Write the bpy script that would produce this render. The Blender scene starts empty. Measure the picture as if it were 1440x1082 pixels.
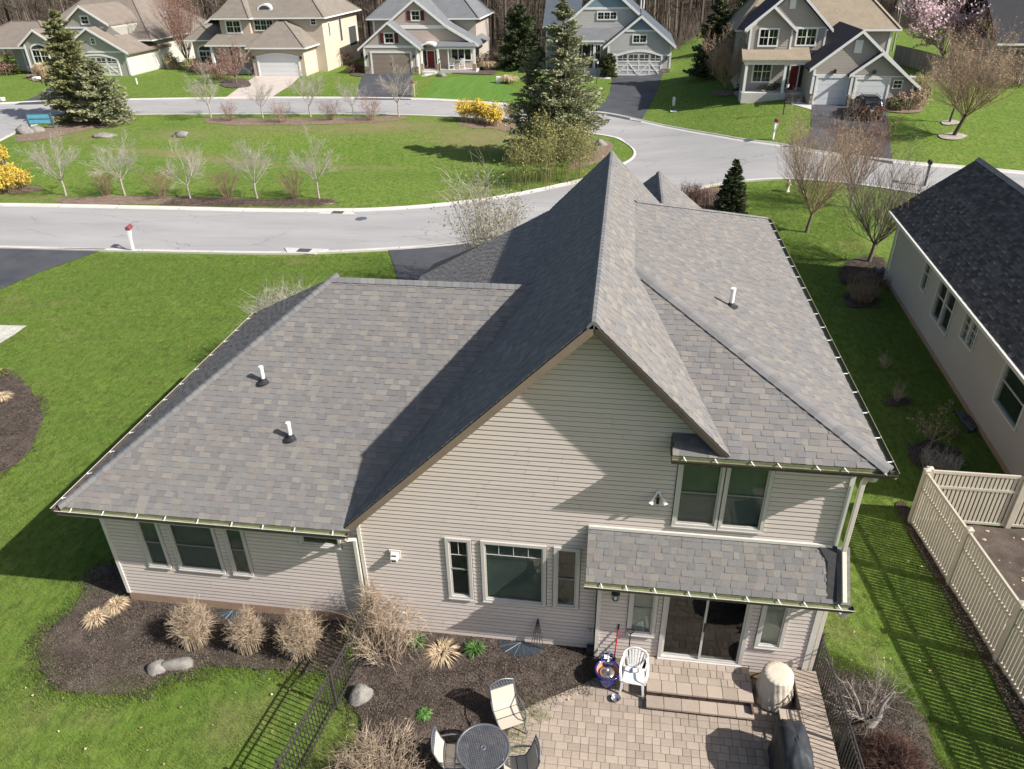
import bpy, math, random
import numpy as np
from mathutils import Vector, Matrix
from mathutils.geometry import delaunay_2d_cdt
scene = bpy.context.scene
COL = scene.collection
rad = math.radians
# ------------------------------------------------------------------ camera
FPX = 1045.0
def cam_axes(p, r, y):
    cy, sy, cp, sp, cr, sr = math.cos(y), math.sin(y), math.cos(p), math.sin(p), math.cos(r), math.sin(r)
    f = np.array([sy*cp, cy*cp, -sp]); rt = np.array([cy, -sy, 0.0]); dn = np.cross(f, rt)
    return np.array([cr*rt+sr*dn, -sr*rt+cr*dn, f])
CM = cam_axes(rad(30.4), rad(1.05), rad(-8.55))
CP = np.array([0.0, 0.0, 14.5])
cam_data = bpy.data.cameras.new('camera'); cam = bpy.data.objects.new('camera', cam_data); COL.objects.link(cam)
cam_data.sensor_width = 36.0; cam_data.sensor_fit = 'HORIZONTAL'; cam_data.lens = FPX/1440*36
cam_data.clip_start = 0.1; cam_data.clip_end = 2000
cam.matrix_world = Matrix(((CM[0][0], -CM[1][0], -CM[2][0], CP[0]), (CM[0][1], -CM[1][1], -CM[2][1], CP[1]),
                           (CM[0][2], -CM[1][2], -CM[2][2], CP[2]), (0, 0, 0, 1)))
scene.camera = cam
# ------------------------------------------------------------------ world, sun, exposure
SUN = Vector((1.20, -0.33, 1.0)).normalized()          # towards the sun
sun_el = math.asin(SUN.z); sun_az = math.atan2(SUN.x, SUN.y)
world = bpy.data.worlds.new('World'); scene.world = world; world.use_nodes = True
wn = world.node_tree.nodes; wl = world.node_tree.links
sky = wn.new('ShaderNodeTexSky'); sky.sky_type = 'NISHITA'; sky.sun_disc = False
sky.sun_elevation = sun_el; sky.sun_rotation = sun_az; sky.air_density = 1.0; sky.dust_density = 2.2; sky.ozone_density = .6
wn['Background'].inputs[1].default_value = 0.078
wl.new(sky.outputs[0], wn['Background'].inputs[0])
sl = bpy.data.lights.new('sun', 'SUN'); sl.energy = 5.0; sl.angle = rad(0.55); sl.color = (1.0, 0.945, 0.87)
so = bpy.data.objects.new('sun', sl); COL.objects.link(so); so.rotation_euler = SUN.to_track_quat('Z', 'Y').to_euler()
so.location = (30, -10, 60)
scene.view_settings.view_transform = 'Standard'; scene.view_settings.look = 'None'
scene.view_settings.gamma = 1.0; scene.view_settings.use_curve_mapping = False
scene.view_settings.exposure = 0.58
scene.render.engine = 'CYCLES'
scene.cycles.max_bounces = 6; scene.cycles.transparent_max_bounces = 12
# ------------------------------------------------------------------ terrain
def sst(t):
    t = min(1.0, max(0.0, t)); return t*t*(3-2*t)
def hh(x, y):
    h = 1.2*sst((y-60)/30)+2.0*sst((y-42)/26)*sst(x/16)
    h -= 0.5*math.exp(-((x+22)/18)**4-((y-60)/6.5)**4) if abs(y-60) < 20 and abs(x+22) < 45 else 0
    return h+22*sst((y-112)/150)
def ray(px, py):
    return CM.T @ np.array([(px-720)/FPX, (py-541)/FPX, 1.0])
def G(px, py):                                          # a measured image point on the terrain
    r = ray(px, py); t0 = 2.0; t = t0
    while True:
        p = CP+r*t
        if p[2] <= hh(p[0], p[1]) or t > 900: break
        t0 = t; t += 0.5
    for _ in range(14):
        m = (t0+t)/2; p = CP+r*m
        if p[2] <= hh(p[0], p[1]): t = m
        else: t0 = m
    return Vector(CP+r*t)
def gz(x, y): return Vector((x, y, hh(x, y)))
# ------------------------------------------------------------------ object helpers
ORG = {}
def props(o, label=None, cat=None, group=None, kind=None):
    if label: o['label'] = label
    if cat: o['category'] = cat
    if group: o['group'] = group
    if kind: o['kind'] = kind
    return o
def thing(name, label, cat, loc=(0, 0, 0), rz=0.0, group=None, world_coords=False):
    o = bpy.data.objects.new(name, None); COL.objects.link(o); o.empty_display_size = 0.3
    o.location = loc; o.rotation_euler = (0, 0, rz); props(o, label, cat, group)
    ORG[o.name] = Vector(loc) if world_coords else Vector((0, 0, 0))
    return o
def kids(o): return list(o.children)
def copy_tree(o, parent=None):
    c = o.copy(); COL.objects.link(c)
    if parent: c.parent = parent
    for ch in kids(o): copy_tree(ch, c)
    return c
class MB:
    def __init__(s): s.v = []; s.f = []; s.t = []
    def poly(s, pts, t=0.5):
        n = len(s.v); s.v.extend(tuple(p) for p in pts); s.f.append(tuple(range(n, n+len(pts)))); s.t.append(t)
    def faces(s, pts, fs, t=0.5):
        n = len(s.v); s.v.extend(tuple(p) for p in pts)
        for f in fs: s.f.append(tuple(i+n for i in f)); s.t.append(t)
        return s
    def box(s, x0, y0, z0, x1, y1, z1, t=0.5):
        return s.faces([(x0, y0, z0), (x1, y0, z0), (x1, y1, z0), (x0, y1, z0), (x0, y0, z1), (x1, y0, z1), (x1, y1, z1), (x0, y1, z1)],
                [(0, 3, 2, 1), (4, 5, 6, 7), (0, 1, 5, 4), (1, 2, 6, 5), (2, 3, 7, 6), (3, 0, 4, 7)], t)
    def beam(s, a, b, w, h, up=(0, 0, 1), t=0.5):       # a bar of section w x h from a to b
        a = Vector(a); b = Vector(b); d = (b-a).normalized(); up = Vector(up)
        sd = d.cross(up); sd = sd.normalized() if sd.length > 1e-5 else Vector((1, 0, 0)); u = sd.cross(d)
        P = []
        for c in (a, b):
            for sx, sz in ((-1, -1), (1, -1), (1, 1), (-1, 1)): P.append(c+sd*sx*w/2+u*sz*h/2)
        return s.faces(P, [(0, 1, 2, 3), (7, 6, 5, 4), (0, 4, 5, 1), (1, 5, 6, 2), (2, 6, 7, 3), (3, 7, 4, 0)], t)
    def tube(s, pts, rs, n=4, t=0.5, caps=False):
        pts = [Vector(p) for p in pts]
        if not hasattr(rs, '__len__'): rs = [rs]*len(pts)
        base = len(s.v)
        for i, p in enumerate(pts):
            d = (pts[min(i+1, len(pts)-1)]-pts[max(i-1, 0)]).normalized()
            a = d.cross(Vector((0.13, 0.31, 0.94) if abs(d.z) < 0.9 else (1, 0.1, 0))).normalized(); b = d.cross(a)
            for k in range(n):
                q = p+(a*math.cos(2*math.pi*k/n)+b*math.sin(2*math.pi*k/n))*rs[i]; s.v.append(tuple(q))
        for i in range(len(pts)-1):
            for k in range(n):
                s.f.append((base+i*n+k, base+i*n+(k+1) % n, base+(i+1)*n+(k+1) % n, base+(i+1)*n+k)); s.t.append(t)
        if caps:
            s.f.append(tuple(base+k for k in range(n))[::-1]); s.t.append(t)
            e = base+(len(pts)-1)*n; s.f.append(tuple(e+k for k in range(n))); s.t.append(t)
        return s
    def lathe(s, prof, c=(0, 0, 0), n=24, t=0.5, wob=None):   # prof: (r, z)
        base = len(s.v)
        for j, (r, z) in enumerate(prof):
            for k in range(n):
                a = 2*math.pi*k/n; rr = r*(wob(a, j) if wob else 1)
                s.v.append((c[0]+rr*math.cos(a), c[1]+rr*math.sin(a), c[2]+z))
        for j in range(len(prof)-1):
            for k in range(n):
                s.f.append((base+j*n+k, base+j*n+(k+1) % n, base+(j+1)*n+(k+1) % n, base+(j+1)*n+k)); s.t.append(t)
        return s
    def prism(s, poly, y0, y1, t=0.5):                  # polygon in xz, extruded along y
        n = len(poly); P = [(x, y0, z) for x, z in poly]+[(x, y1, z) for x, z in poly]
        fs = [tuple(range(n)), tuple(range(2*n-1, n-1, -1))]+[(i, i+n, (i+1) % n+n, (i+1) % n) for i in range(n)]
        return s.faces(P, fs, t)
    def slab(s, pts, th, t=0.5):                        # 3D polygon thickened downwards
        n = len(pts); P = [Vector(p) for p in pts]; P2 = [p-Vector((0, 0, th)) for p in P]
        return s.faces(P+P2, [tuple(range(n)), tuple(range(2*n-1, n-1, -1))]+[(i, i+n, (i+1) % n+n, (i+1) % n) for i in range(n)], t)
    def build(s, name, mat, parent=None, smooth=False, label=None, cat=None, group=None, kind=None, bevel=0):
        me = bpy.data.meshes.new(name)
        org = Vector((0, 0, 0))
        if parent is not None:
            p = parent
            while p.parent: p = p.parent
            org = ORG.get(p.name, org)
        if org.length > 0:
            a = np.array(s.v, dtype=float)-np.array(org); me.from_pydata(a.tolist(), [], s.f)
        else: me.from_pydata(s.v, [], s.f)
        at = me.attributes.new('tint', 'FLOAT', 'FACE'); at.data.foreach_set('value', s.t)
        if smooth: me.polygons.foreach_set('use_smooth', [True]*len(s.f))
        me.materials.append(mat); me.update()
        o = bpy.data.objects.new(name, me); COL.objects.link(o)
        if parent is not None: o.parent = parent
        if bevel:
            md = o.modifiers.new('bevel', 'BEVEL'); md.width = bevel; md.segments = 2; md.limit_method = 'ANGLE'
        return props(o, label, cat, group, kind)
# ------------------------------------------------------------------ materials
MATS = {}
def new_mat(name):
    m = bpy.data.materials.new(name); m.use_nodes = True; MATS[name] = m
    return m, m.node_tree.nodes, m.node_tree.links, m.node_tree.nodes['Principled BSDF']
def rgba(c): return (c[0], c[1], c[2], 1)
def mat(name, c1, c2=None, scale=6.0, rough=0.75, bump=0.0, bscale=None, metal=0.0, tints=None, tmix=1.0, fine=None, stretch=None, spec=0.3, orand=0.0, world_pos=False, trans=0.0):
    m, N, L, B = new_mat(name)
    B.inputs['Roughness'].default_value = rough; B.inputs['Metallic'].default_value = metal
    B.inputs['Specular IOR Level'].default_value = spec
    if world_pos:
        g = N.new('ShaderNodeNewGeometry'); co = g.outputs['Position']
    else:
        g = N.new('ShaderNodeTexCoord'); co = g.outputs['Object']
    if stretch:
        mp = N.new('ShaderNodeMapping'); mp.inputs['Scale'].default_value = stretch; L.new(co, mp.inputs['Vector']); co = mp.outputs['Vector']
    def noise(sc, det=4.0, ro=0.6):
        n = N.new('ShaderNodeTexNoise'); n.inputs['Scale'].default_value = sc; n.inputs['Detail'].default_value = det
        n.inputs['Roughness'].default_value = ro; L.new(co, n.inputs['Vector']); return n.outputs['Fac']
    def contrast(s, a, b):
        r = N.new('ShaderNodeMapRange'); r.inputs[1].default_value = a; r.inputs[2].default_value = b; L.new(s, r.inputs[0]); return r.outputs[0]
    def mix(fac, a, b, mode='MIX'):
        x = N.new('ShaderNodeMix'); x.data_type = 'RGBA'; x.blend_type = mode
        if isinstance(fac, float): x.inputs[0].default_value = fac
        else: L.new(fac, x.inputs[0])
        for i, q in ((6, a), (7, b)):
            if isinstance(q, tuple): x.inputs[i].default_value = q
            else: L.new(q, x.inputs[i])
        return x.outputs[2]
    col = rgba(c1)
    if c2 is not None: col = mix(contrast(noise(scale), 0.3, 0.7), rgba(c1), rgba(c2))
    if tints:
        at = N.new('ShaderNodeAttribute'); at.attribute_name = 'tint'
        cr = N.new('ShaderNodeValToRGB'); cr.color_ramp.interpolation = 'CONSTANT' if len(tints) > 3 else 'LINEAR'
        el = cr.color_ramp.elements
        while len(el) > 1: el.remove(el[-1])
        el[0].position = 0; el[0].color = rgba(tints[0])
        for i, c in enumerate(tints[1:]):
            e = el.new((i+1)/len(tints) if len(tints) > 3 else (i+1)/(len(tints)-1)); e.color = rgba(c)
        L.new(at.outputs['Fac'], cr.inputs[0])
        col = mix(float(tmix), col, cr.outputs[0])
    if fine:
        f = contrast(noise(fine[0], 3.0, 0.7), 0.25, 0.75)
        v = N.new('ShaderNodeMapRange'); v.inputs[3].default_value = 1-fine[1]; v.inputs[4].default_value = 1+fine[1]; L.new(f, v.inputs[0])
        hv = N.new('ShaderNodeHueSaturation'); L.new(v.outputs[0], hv.inputs['Value'])
        if isinstance(col, tuple): hv.inputs['Color'].default_value = col
        else: L.new(col, hv.inputs['Color'])
        col = hv.outputs[0]
    if orand:
        oi = N.new('ShaderNodeObjectInfo'); v = N.new('ShaderNodeMapRange'); v.inputs[3].default_value = 1-orand; v.inputs[4].default_value = 1+orand
        L.new(oi.outputs['Random'], v.inputs[0]); hv = N.new('ShaderNodeHueSaturation'); L.new(v.outputs[0], hv.inputs['Value'])
        if isinstance(col, tuple): hv.inputs['Color'].default_value = col
        else: L.new(col, hv.inputs['Color'])
        col = hv.outputs[0]
    if isinstance(col, tuple): B.inputs['Base Color'].default_value = col
    else: L.new(col, B.inputs['Base Color'])
    if bump:
        b = N.new('ShaderNodeBump'); b.inputs['Strength'].default_value = min(1.0, bump); b.inputs['Distance'].default_value = 0.02
        L.new(noise(bscale or scale*4, 4.0, 0.7), b.inputs['Height']); L.new(b.outputs[0], B.inputs['Normal'])
    if trans:
        out = N['Material Output']; tr = N.new('ShaderNodeBsdfTranslucent'); ms = N.new('ShaderNodeMixShader'); ms.inputs[0].default_value = trans
        if isinstance(col, tuple): tr.inputs[0].default_value = col
        else: L.new(col, tr.inputs[0])
        L.new(B.outputs[0], ms.inputs[1]); L.new(tr.outputs[0], ms.inputs[2]); L.new(ms.outputs[0], out.inputs[0])
    return m
_SH = [(.115, .118, .125), (.155, .155, .16), (.185, .175, .168), (.225, .21, .192), (.15, .158, .175), (.2, .178, .168), (.175, .18, .19), (.135, .14, .152), (.255, .24, .215), (.165, .15, .143)]
SH = [tuple((.172+(v-.175)*.42)*k for v, k in zip(c, (1.15, 1.11, 1.07))) for c in _SH]
M_shingle = mat('weathered_shingle', SH[0], tints=SH, fine=(90, .3), rough=.92, bump=.5, bscale=120)
M_cap = mat('ridge_cap_shingle', (.2, .205, .21), tints=[(.165, .165, .17), (.195, .193, .195), (.225, .22, .215)], fine=(80, .25), rough=.92, bump=.4, bscale=120)
SH_ = None
M_deck = mat('roof_underlay', (.035, .035, .038), (.05, .05, .052), 8, .9)
M_siding = mat('tan_vinyl_siding', (.59, .522, .482), (.63, .558, .516), .7, .55, bump=.12, bscale=40, stretch=(.3, 1, 3), tints=[(.565, .50, .462), (.645, .572, .53)], tmix=.5)
M_trim = mat('cream_trim', (.60, .575, .53), (.68, .65, .60), 3, .5, bump=.05)
M_railgrey = mat('grey_sash_rail', (.2, .205, .2), (.24, .24, .235), 4, .5)
M_winframe = mat('window_frame_vinyl', (.50, .48, .45), (.55, .53, .50), 4, .5)
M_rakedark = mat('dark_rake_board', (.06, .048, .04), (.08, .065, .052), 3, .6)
M_rake = mat('tan_rake_board', (.22, .165, .125), (.26, .2, .155), 3, .6)
M_soffit = mat('soffit', (.42, .38, .34), (.45, .41, .37), 2, .7)
M_bronze = mat('dark_gutter_face', (.055, .042, .034), (.08, .065, .05), 6, .5)
M_algae = mat('gutter_inside_algae', (.16, .175, .095), (.23, .25, .14), 5, .8, fine=(30, .3))
M_downspout = mat('downspout_cream', (.60, .55, .48), (.66, .61, .54), 2, .4)
M_found = mat('foundation_parge', (.34, .23, .16), (.40, .28, .2), 5, .9, bump=.4)
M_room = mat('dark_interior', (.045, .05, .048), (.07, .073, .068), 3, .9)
M_blind = mat('window_blind', (.15, .165, .15), (.19, .205, .19), 3, .6)
M_white = mat('white_paint', (.74, .745, .74), (.80, .80, .79), 3, .5, bump=.05)
M_whiteplastic = mat('white_plastic', (.80, .80, .79), (.84, .84, .83), 5, .35, spec=.5)
M_pvc = mat('white_pvc_pipe', (.78, .79, .8), (.82, .82, .82), 8, .35)
M_rubber = mat('black_rubber', (.02, .02, .022), (.035, .035, .035), 8, .7)
M_iron = mat('black_iron', (.035, .033, .033), (.075, .068, .062), 14, .55, fine=(60, .4))
M_vinylf = mat('tan_vinyl_fence', (.50, .455, .375), (.56, .515, .43), 2.5, .5, orand=.05)
M_bark = mat('bark_grey_brown', (.13, .105, .085), (.21, .175, .145), 9, .9, bump=.5, tints=[(.12, .1, .08), (.22, .185, .155)], tmix=.5)
M_barkpale = mat('bark_pale_grey', (.26, .235, .21), (.40, .37, .335), 9, .85, tints=[(.3, .27, .24), (.5, .46, .42)], tmix=.5)
M_barkdark = mat('woodland_bark', (.06, .048, .04), (.125, .103, .087), 2.5, .95, orand=.55, tints=[(.07, .055, .045), (.17, .145, .125)], tmix=.5)
M_twigbrown = mat('bud_brown_twig', (.2, .14, .1), tints=[(.2, .15, .115), (.33, .245, .17), (.46, .34, .22)], rough=.9)
M_twigwhite = mat('bleached_twig', (.5, .46, .41), tints=[(.24, .21, .185), (.50, .46, .41)], rough=.85)
M_twigtan = mat('tan_dry_stem', (.4, .3, .2), tints=[(.22, .165, .12), (.42, .325, .23), (.62, .51, .39)], rough=.9)
M_twigred = mat('dark_red_twig', (.1, .05, .04), tints=[(.05, .028, .024), (.13, .07, .055), (.20, .13, .10)], rough=.9)
M_straw = mat('straw_grass', (.6, .46, .28), tints=[(.38, .28, .17), (.57, .44, .29), (.70, .58, .42)], rough=.9)
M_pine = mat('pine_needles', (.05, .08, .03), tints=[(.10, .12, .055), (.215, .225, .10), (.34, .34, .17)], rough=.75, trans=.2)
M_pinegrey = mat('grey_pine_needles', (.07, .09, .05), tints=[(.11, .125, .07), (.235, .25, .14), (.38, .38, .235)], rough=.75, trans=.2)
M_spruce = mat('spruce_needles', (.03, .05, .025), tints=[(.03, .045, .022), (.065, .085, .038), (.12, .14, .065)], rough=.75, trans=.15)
M_olive = mat('yellow_green_bud', (.2, .2, .07), tints=[(.11, .115, .045), (.23, .225, .08), (.36, .34, .14)], rough=.8, trans=.2)
M_forsythia = mat('forsythia_yellow', (.6, .42, .03), tints=[(.42, .31, .06), (.68, .48, .05), (.86, .68, .12)], rough=.7, trans=.25)
M_pink = mat('pink_blossom', (.6, .36, .40), tints=[(.48, .33, .35), (.68, .50, .53), (.82, .68, .70)], rough=.7, trans=.25)
M_boxwood = mat('boxwood_leaf', (.06, .09, .02), tints=[(.03, .045, .012), (.075, .1, .02), (.15, .17, .04)], rough=.6, trans=.2)
M_leafgreen = mat('fresh_green_leaf', (.08, .2, .04), tints=[(.05, .13, .035), (.11, .25, .06), (.24, .38, .12)], rough=.5, trans=.3)
M_redleaf = mat('reddish_twig', (.25, .14, .11), tints=[(.15, .085, .07), (.27, .16, .125), (.38, .25, .2)], rough=.9)
M_rock = mat('grey_boulder', (.17, .16, .148), (.29, .275, .255), 3.5, .9, bump=1, bscale=9, fine=(30, .3))
M_asph = mat('dark_sealed_asphalt', (.052, .055, .065), (.085, .088, .098), .55, .8, bump=.3, bscale=60, fine=(25, .18), world_pos=True)
M_conc = mat('pale_concrete', (.50, .48, .45), (.58, .56, .53), .8, .85, bump=.2, bscale=30, fine=(12, .12), world_pos=True)
M_pinkconc = mat('tan_concrete', (.46, .40, .36), (.54, .48, .43), .8, .85, bump=.2, bscale=30, fine=(12, .12), world_pos=True)
M_mulch = mat('dark_mulch', (.055, .043, .036), (.13, .103, .086), 1.6, .95, bump=1, bscale=26, fine=(40, .55), world_pos=True)
M_mulchb = mat('brown_mulch', (.15, .105, .078), (.25, .185, .14), 3, .95, bump=1, bscale=12, fine=(14, .45), world_pos=True)
M_chip = mat('mulch_chip', (.07, .05, .04), tints=[(.034, .026, .021), (.075, .059, .049), (.115, .093, .078), (.19, .155, .13)], rough=.95)
M_paver = mat('tan_concrete_paver', (.345, .285, .235), (.42, .35, .29), 3.0, .9, bump=.5, bscale=60, fine=(40, .16), orand=.14, tints=[(.29, .24, .195), (.43, .36, .30)], tmix=.5)
M_joint = mat('paver_joint_sand', (.14, .11, .09), (.2, .165, .135), 20, .95, world_pos=True)
M_brick = mat('riser_brick', (.085, .055, .045), (.13, .085, .068), 6, .9, bump=.6, orand=.2)
M_greymesh = mat('pewter_metal', (.115, .125, .15), (.16, .17, .19), 10, .45, metal=.3)
M_sling = mat('tan_sling_fabric', (.53, .47, .38), (.58, .52, .43), 40, .8, bump=.1, bscale=200)
M_bluepot = mat('cobalt_glaze', (.01, .02, .16), (.015, .035, .23), 5, .15, spec=.6)
M_terra = mat('terracotta', (.48, .22, .14), (.55, .28, .18), 6, .8)
M_bluebin = mat('blue_plastic', (.03, .07, .26), (.04, .09, .3), 5, .4)
M_red = mat('red_enamel', (.5, .015, .015), (.55, .03, .03), 5, .4)
M_cover = mat('cream_cover_cloth', (.54, .48, .39), (.62, .56, .46), 3, .85, bump=.5, bscale=14)
M_blackcover = mat('black_grill_cover', (.022, .025, .03), (.045, .05, .058), 3, .55, bump=.6, bscale=8)
M_steel = mat('steel_bowl', (.55, .55, .56), (.6, .6, .6), 3, .25, metal=.9)
M_lampglass = mat('frosted_lamp_glass', (.62, .62, .6), (.66, .66, .64), 3, .4)
M_tyre = mat('tyre_black', (.04, .039, .037), (.07, .067, .062), 10, .85)
M_signblue = mat('sign_teal', (.10, .36, .5), (.16, .46, .6), 4, .5)
M_greypost = mat('sign_post_slate', (.06, .1, .12), (.08, .13, .15), 4, .7)
M_cream = mat('hydrant_cream', (.62, .56, .34), (.68, .62, .4), 5, .5)
M_maroon = mat('maroon_mailbox', (.22, .05, .06), (.28, .08, .09), 5, .5)
M_leaf = mat('fallen_leaf', (.5, .35, .22), tints=[(.36, .22, .13), (.52, .37, .24), (.66, .52, .38)], rough=.85)
M_wellblue = mat('well_cover_plastic', (.03, .045, .06), (.05, .065, .08), 4, .2, spec=.6)
def glass_mat(name, tint, rough=.03):
    m, N, L, B = new_mat(name); out = N['Material Output']
    N.remove(B); tr = N.new('ShaderNodeBsdfTransparent'); tr.inputs[0].default_value = rgba(tint)
    gl = N.new('ShaderNodeBsdfGlossy'); gl.inputs['Roughness'].default_value = rough
    ge = N.new('ShaderNodeNewGeometry'); dt = N.new('ShaderNodeVectorMath'); dt.operation = 'DOT_PRODUCT'; L.new(ge.outputs['Normal'], dt.inputs[0]); L.new(ge.outputs['Incoming'], dt.inputs[1])
    def mth(op, x, y=None):
        q = N.new('ShaderNodeMath'); q.operation = op
        for i, w in enumerate((x, y)):
            if w is None: continue
            if isinstance(w, float): q.inputs[i].default_value = w
            else: L.new(w, q.inputs[i])
        return q.outputs[0]
    ad = mth('ADD', mth('MULTIPLY', mth('POWER', mth('SUBTRACT', 1.0, mth('ABSOLUTE', dt.outputs['Value'])), 5.0), .94), .05)
    mx = N.new('ShaderNodeMixShader'); L.new(ad, mx.inputs[0]); L.new(tr.outputs[0], mx.inputs[1]); L.new(gl.outputs[0], mx.inputs[2])
    L.new(mx.outputs[0], out.inputs[0]); return m
M_glass = glass_mat('window_glass', (.80, .85, .83))
M_glassdark = glass_mat('dark_window_glass', (.5, .53, .54))
M_glassclear = glass_mat('clear_glass', (.85, .9, .9))
# ------------------------------------------------------------------ ground materials
def ground_material():
    m, N, L, B = new_mat('lawn_and_woodland_floor')
    g = N.new('ShaderNodeNewGeometry')
    def noise(sc, det=5, ro=.6, st=None, src=g.outputs['Position']):
        if st:
            mp = N.new('ShaderNodeMapping'); mp.inputs['Scale'].default_value = st; mp.inputs['Rotation'].default_value = (0, 0, .3); L.new(src, mp.inputs['Vector']); src = mp.outputs[0]
        n = N.new('ShaderNodeTexNoise'); n.inputs['Scale'].default_value = sc; n.inputs['Detail'].default_value = det; n.inputs['Roughness'].default_value = ro
        L.new(src, n.inputs['Vector']); return n.outputs['Fac']
    def rng(s, a, b, c=0., d=1.):
        r = N.new('ShaderNodeMapRange'); r.inputs[1].default_value = a; r.inputs[2].default_value = b; r.inputs[3].default_value = c; r.inputs[4].default_value = d; L.new(s, r.inputs[0]); return r.outputs[0]
    def mix(f, a, b, mode='MIX'):
        x = N.new('ShaderNodeMix'); x.data_type = 'RGBA'; x.blend_type = mode
        if isinstance(f, float): x.inputs[0].default_value = f
        else: L.new(f, x.inputs[0])
        for i, q in ((6, a), (7, b)):
            if isinstance(q, tuple): x.inputs[i].default_value = rgba(q)
            else: L.new(q, x.inputs[i])
        return x.outputs[2]
    c = mix(rng(noise(.22), .35, .65), (.104, .197, .026), (.145, .240, .035))
    c = mix(rng(noise(.13, 3), .45, .7, 0, .6), c, (.17, .23, .04))
    c = mix(rng(noise(1.1, 6, .7), .42, .72), c, (.20, .25, .058))
    c = mix(rng(noise(2.3, 6, .75), .58, .75, 0, .7), c, (.24, .22, .095))
    c = mix(rng(noise(5.5, 4, .7, (1, .45, 1)), .42, .72), c, (.040, .088, .015))
    c = mix(rng(noise(24, 4, .85), .48, .75, 0, .8), c, (.18, .205, .06))
    c = mix(rng(noise(60, 2, .8), .5, .8, 0, .6), c, (.024, .05, .01))
    at = N.new('ShaderNodeAttribute'); at.attribute_name = 'dry'
    mu = N.new('ShaderNodeMath'); mu.operation = 'MULTIPLY'; L.new(at.outputs['Fac'], mu.inputs[0]); L.new(rng(noise(.9, 6, .75), .3, .6, .25, 1.), mu.inputs[1])
    dry = mix(rng(noise(3.0, 6, .8), .3, .7), (.20, .155, .085), (.27, .215, .125))
    c = mix(mu.outputs[0], c, dry)
    at2 = N.new('ShaderNodeAttribute'); at2.attribute_name = 'litter'
    lit = mix(rng(noise(.35, 6, .75), .3, .7), (.055, .042, .032), (.15, .115, .085))
    lit = mix(rng(noise(.08, 4, .6), .5, .7, 0, .6), lit, (.07, .085, .035))
    c = mix(at2.outputs['Fac'], c, lit)
    L.new(c, B.inputs['Base Color']); B.inputs['Roughness'].default_value = .95; B.inputs['Specular IOR Level'].default_value = .12
    b = N.new('ShaderNodeBump'); b.inputs['Strength'].default_value = .7; b.inputs['Distance'].default_value = .05
    L.new(noise(14, 5, .8), b.inputs['Height']); L.new(b.outputs[0], B.inputs['Normal'])
    return m
M_ground = ground_material()
def road_material():
    m, N, L, B = new_mat('pale_road_asphalt')
    g = N.new('ShaderNodeNewGeometry')
    def noise(sc, det=5, ro=.6, st=None, rot=0):
        mp = N.new('ShaderNodeMapping'); mp.inputs['Scale'].default_value = st or (1, 1, 1); mp.inputs['Rotation'].default_value = (0, 0, rot); L.new(g.outputs['Position'], mp.inputs['Vector'])
        n = N.new('ShaderNodeTexNoise'); n.inputs['Scale'].default_value = sc; n.inputs['Detail'].default_value = det; n.inputs['Roughness'].default_value = ro
        L.new(mp.outputs[0], n.inputs['Vector']); return n
    def rng(s, a, b, c=0., d=1.):
        r = N.new('ShaderNodeMapRange'); r.inputs[1].default_value = a; r.inputs[2].default_value = b; r.inputs[3].default_value = c; r.inputs[4].default_value = d; L.new(s, r.inputs[0]); return r.outputs[0]
    def mix(f, a, b):
        x = N.new('ShaderNodeMix'); x.data_type = 'RGBA'; L.new(f, x.inputs[0])
        for i, q in ((6, a), (7, b)):
            if isinstance(q, tuple): x.inputs[i].default_value = rgba(q)
            else: L.new(q, x.inputs[i])
        return x.outputs[2]
    c = mix(rng(noise(.35, 4, .6, (.35, 1, 1)).outputs['Fac'], .35, .65), (.295, .29, .292), (.355, .35, .348))
    c = mix(rng(noise(1.3, 6, .75, (.12, 1, 1)).outputs['Fac'], .55, .78, 0, .7), c, (.24, .235, .24))
    c = mix(rng(noise(30, 2, .8).outputs['Fac'], .4, .8, 0, .45), c, (.24, .24, .24))
    c = mix(rng(noise(.55, 7, .8).outputs['Fac'], .62, .74, 0, .45), c, (.20, .198, .2))
    c = mix(rng(noise(.18, 3, .5, (.3, 2.5, 1)).outputs['Fac'], .5, .7, 0, .35), c, (.42, .415, .41))
    v = N.new('ShaderNodeTexVoronoi'); v.feature = 'DISTANCE_TO_EDGE'; v.inputs['Scale'].default_value = .32
    mp = N.new('ShaderNodeMapping'); mp.inputs['Scale'].default_value = (.45, 1.2, 1); L.new(g.outputs['Position'], mp.inputs['Vector'])
    vm = N.new('ShaderNodeVectorMath'); vm.operation = 'ADD'; nn = noise(1.7, 4); sc = N.new('ShaderNodeVectorMath'); sc.operation = 'SCALE'; sc.inputs[3].default_value = .55
    L.new(nn.outputs['Color'], sc.inputs[0]); L.new(mp.outputs[0], vm.inputs[0]); L.new(sc.outputs[0], vm.inputs[1]); L.new(vm.outputs[0], v.inputs['Vector'])
    mm = N.new('ShaderNodeMath'); mm.operation = 'MULTIPLY'; L.new(rng(v.outputs['Distance'], 0, .011, .8, 0), mm.inputs[0]); L.new(rng(noise(.25, 2).outputs['Fac'], .42, .6), mm.inputs[1])
    c = mix(mm.outputs[0], c, (.13, .13, .135))
    L.new(c, B.inputs['Base Color']); B.inputs['Roughness'].default_value = .9
    b = N.new('ShaderNodeBump'); b.inputs['Strength'].default_value = .25; b.inputs['Distance'].default_value = .01
    L.new(noise(50, 3, .8).outputs['Fac'], b.inputs['Height']); L.new(b.outputs[0], B.inputs['Normal'])
    return m
M_road = road_material()
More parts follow.
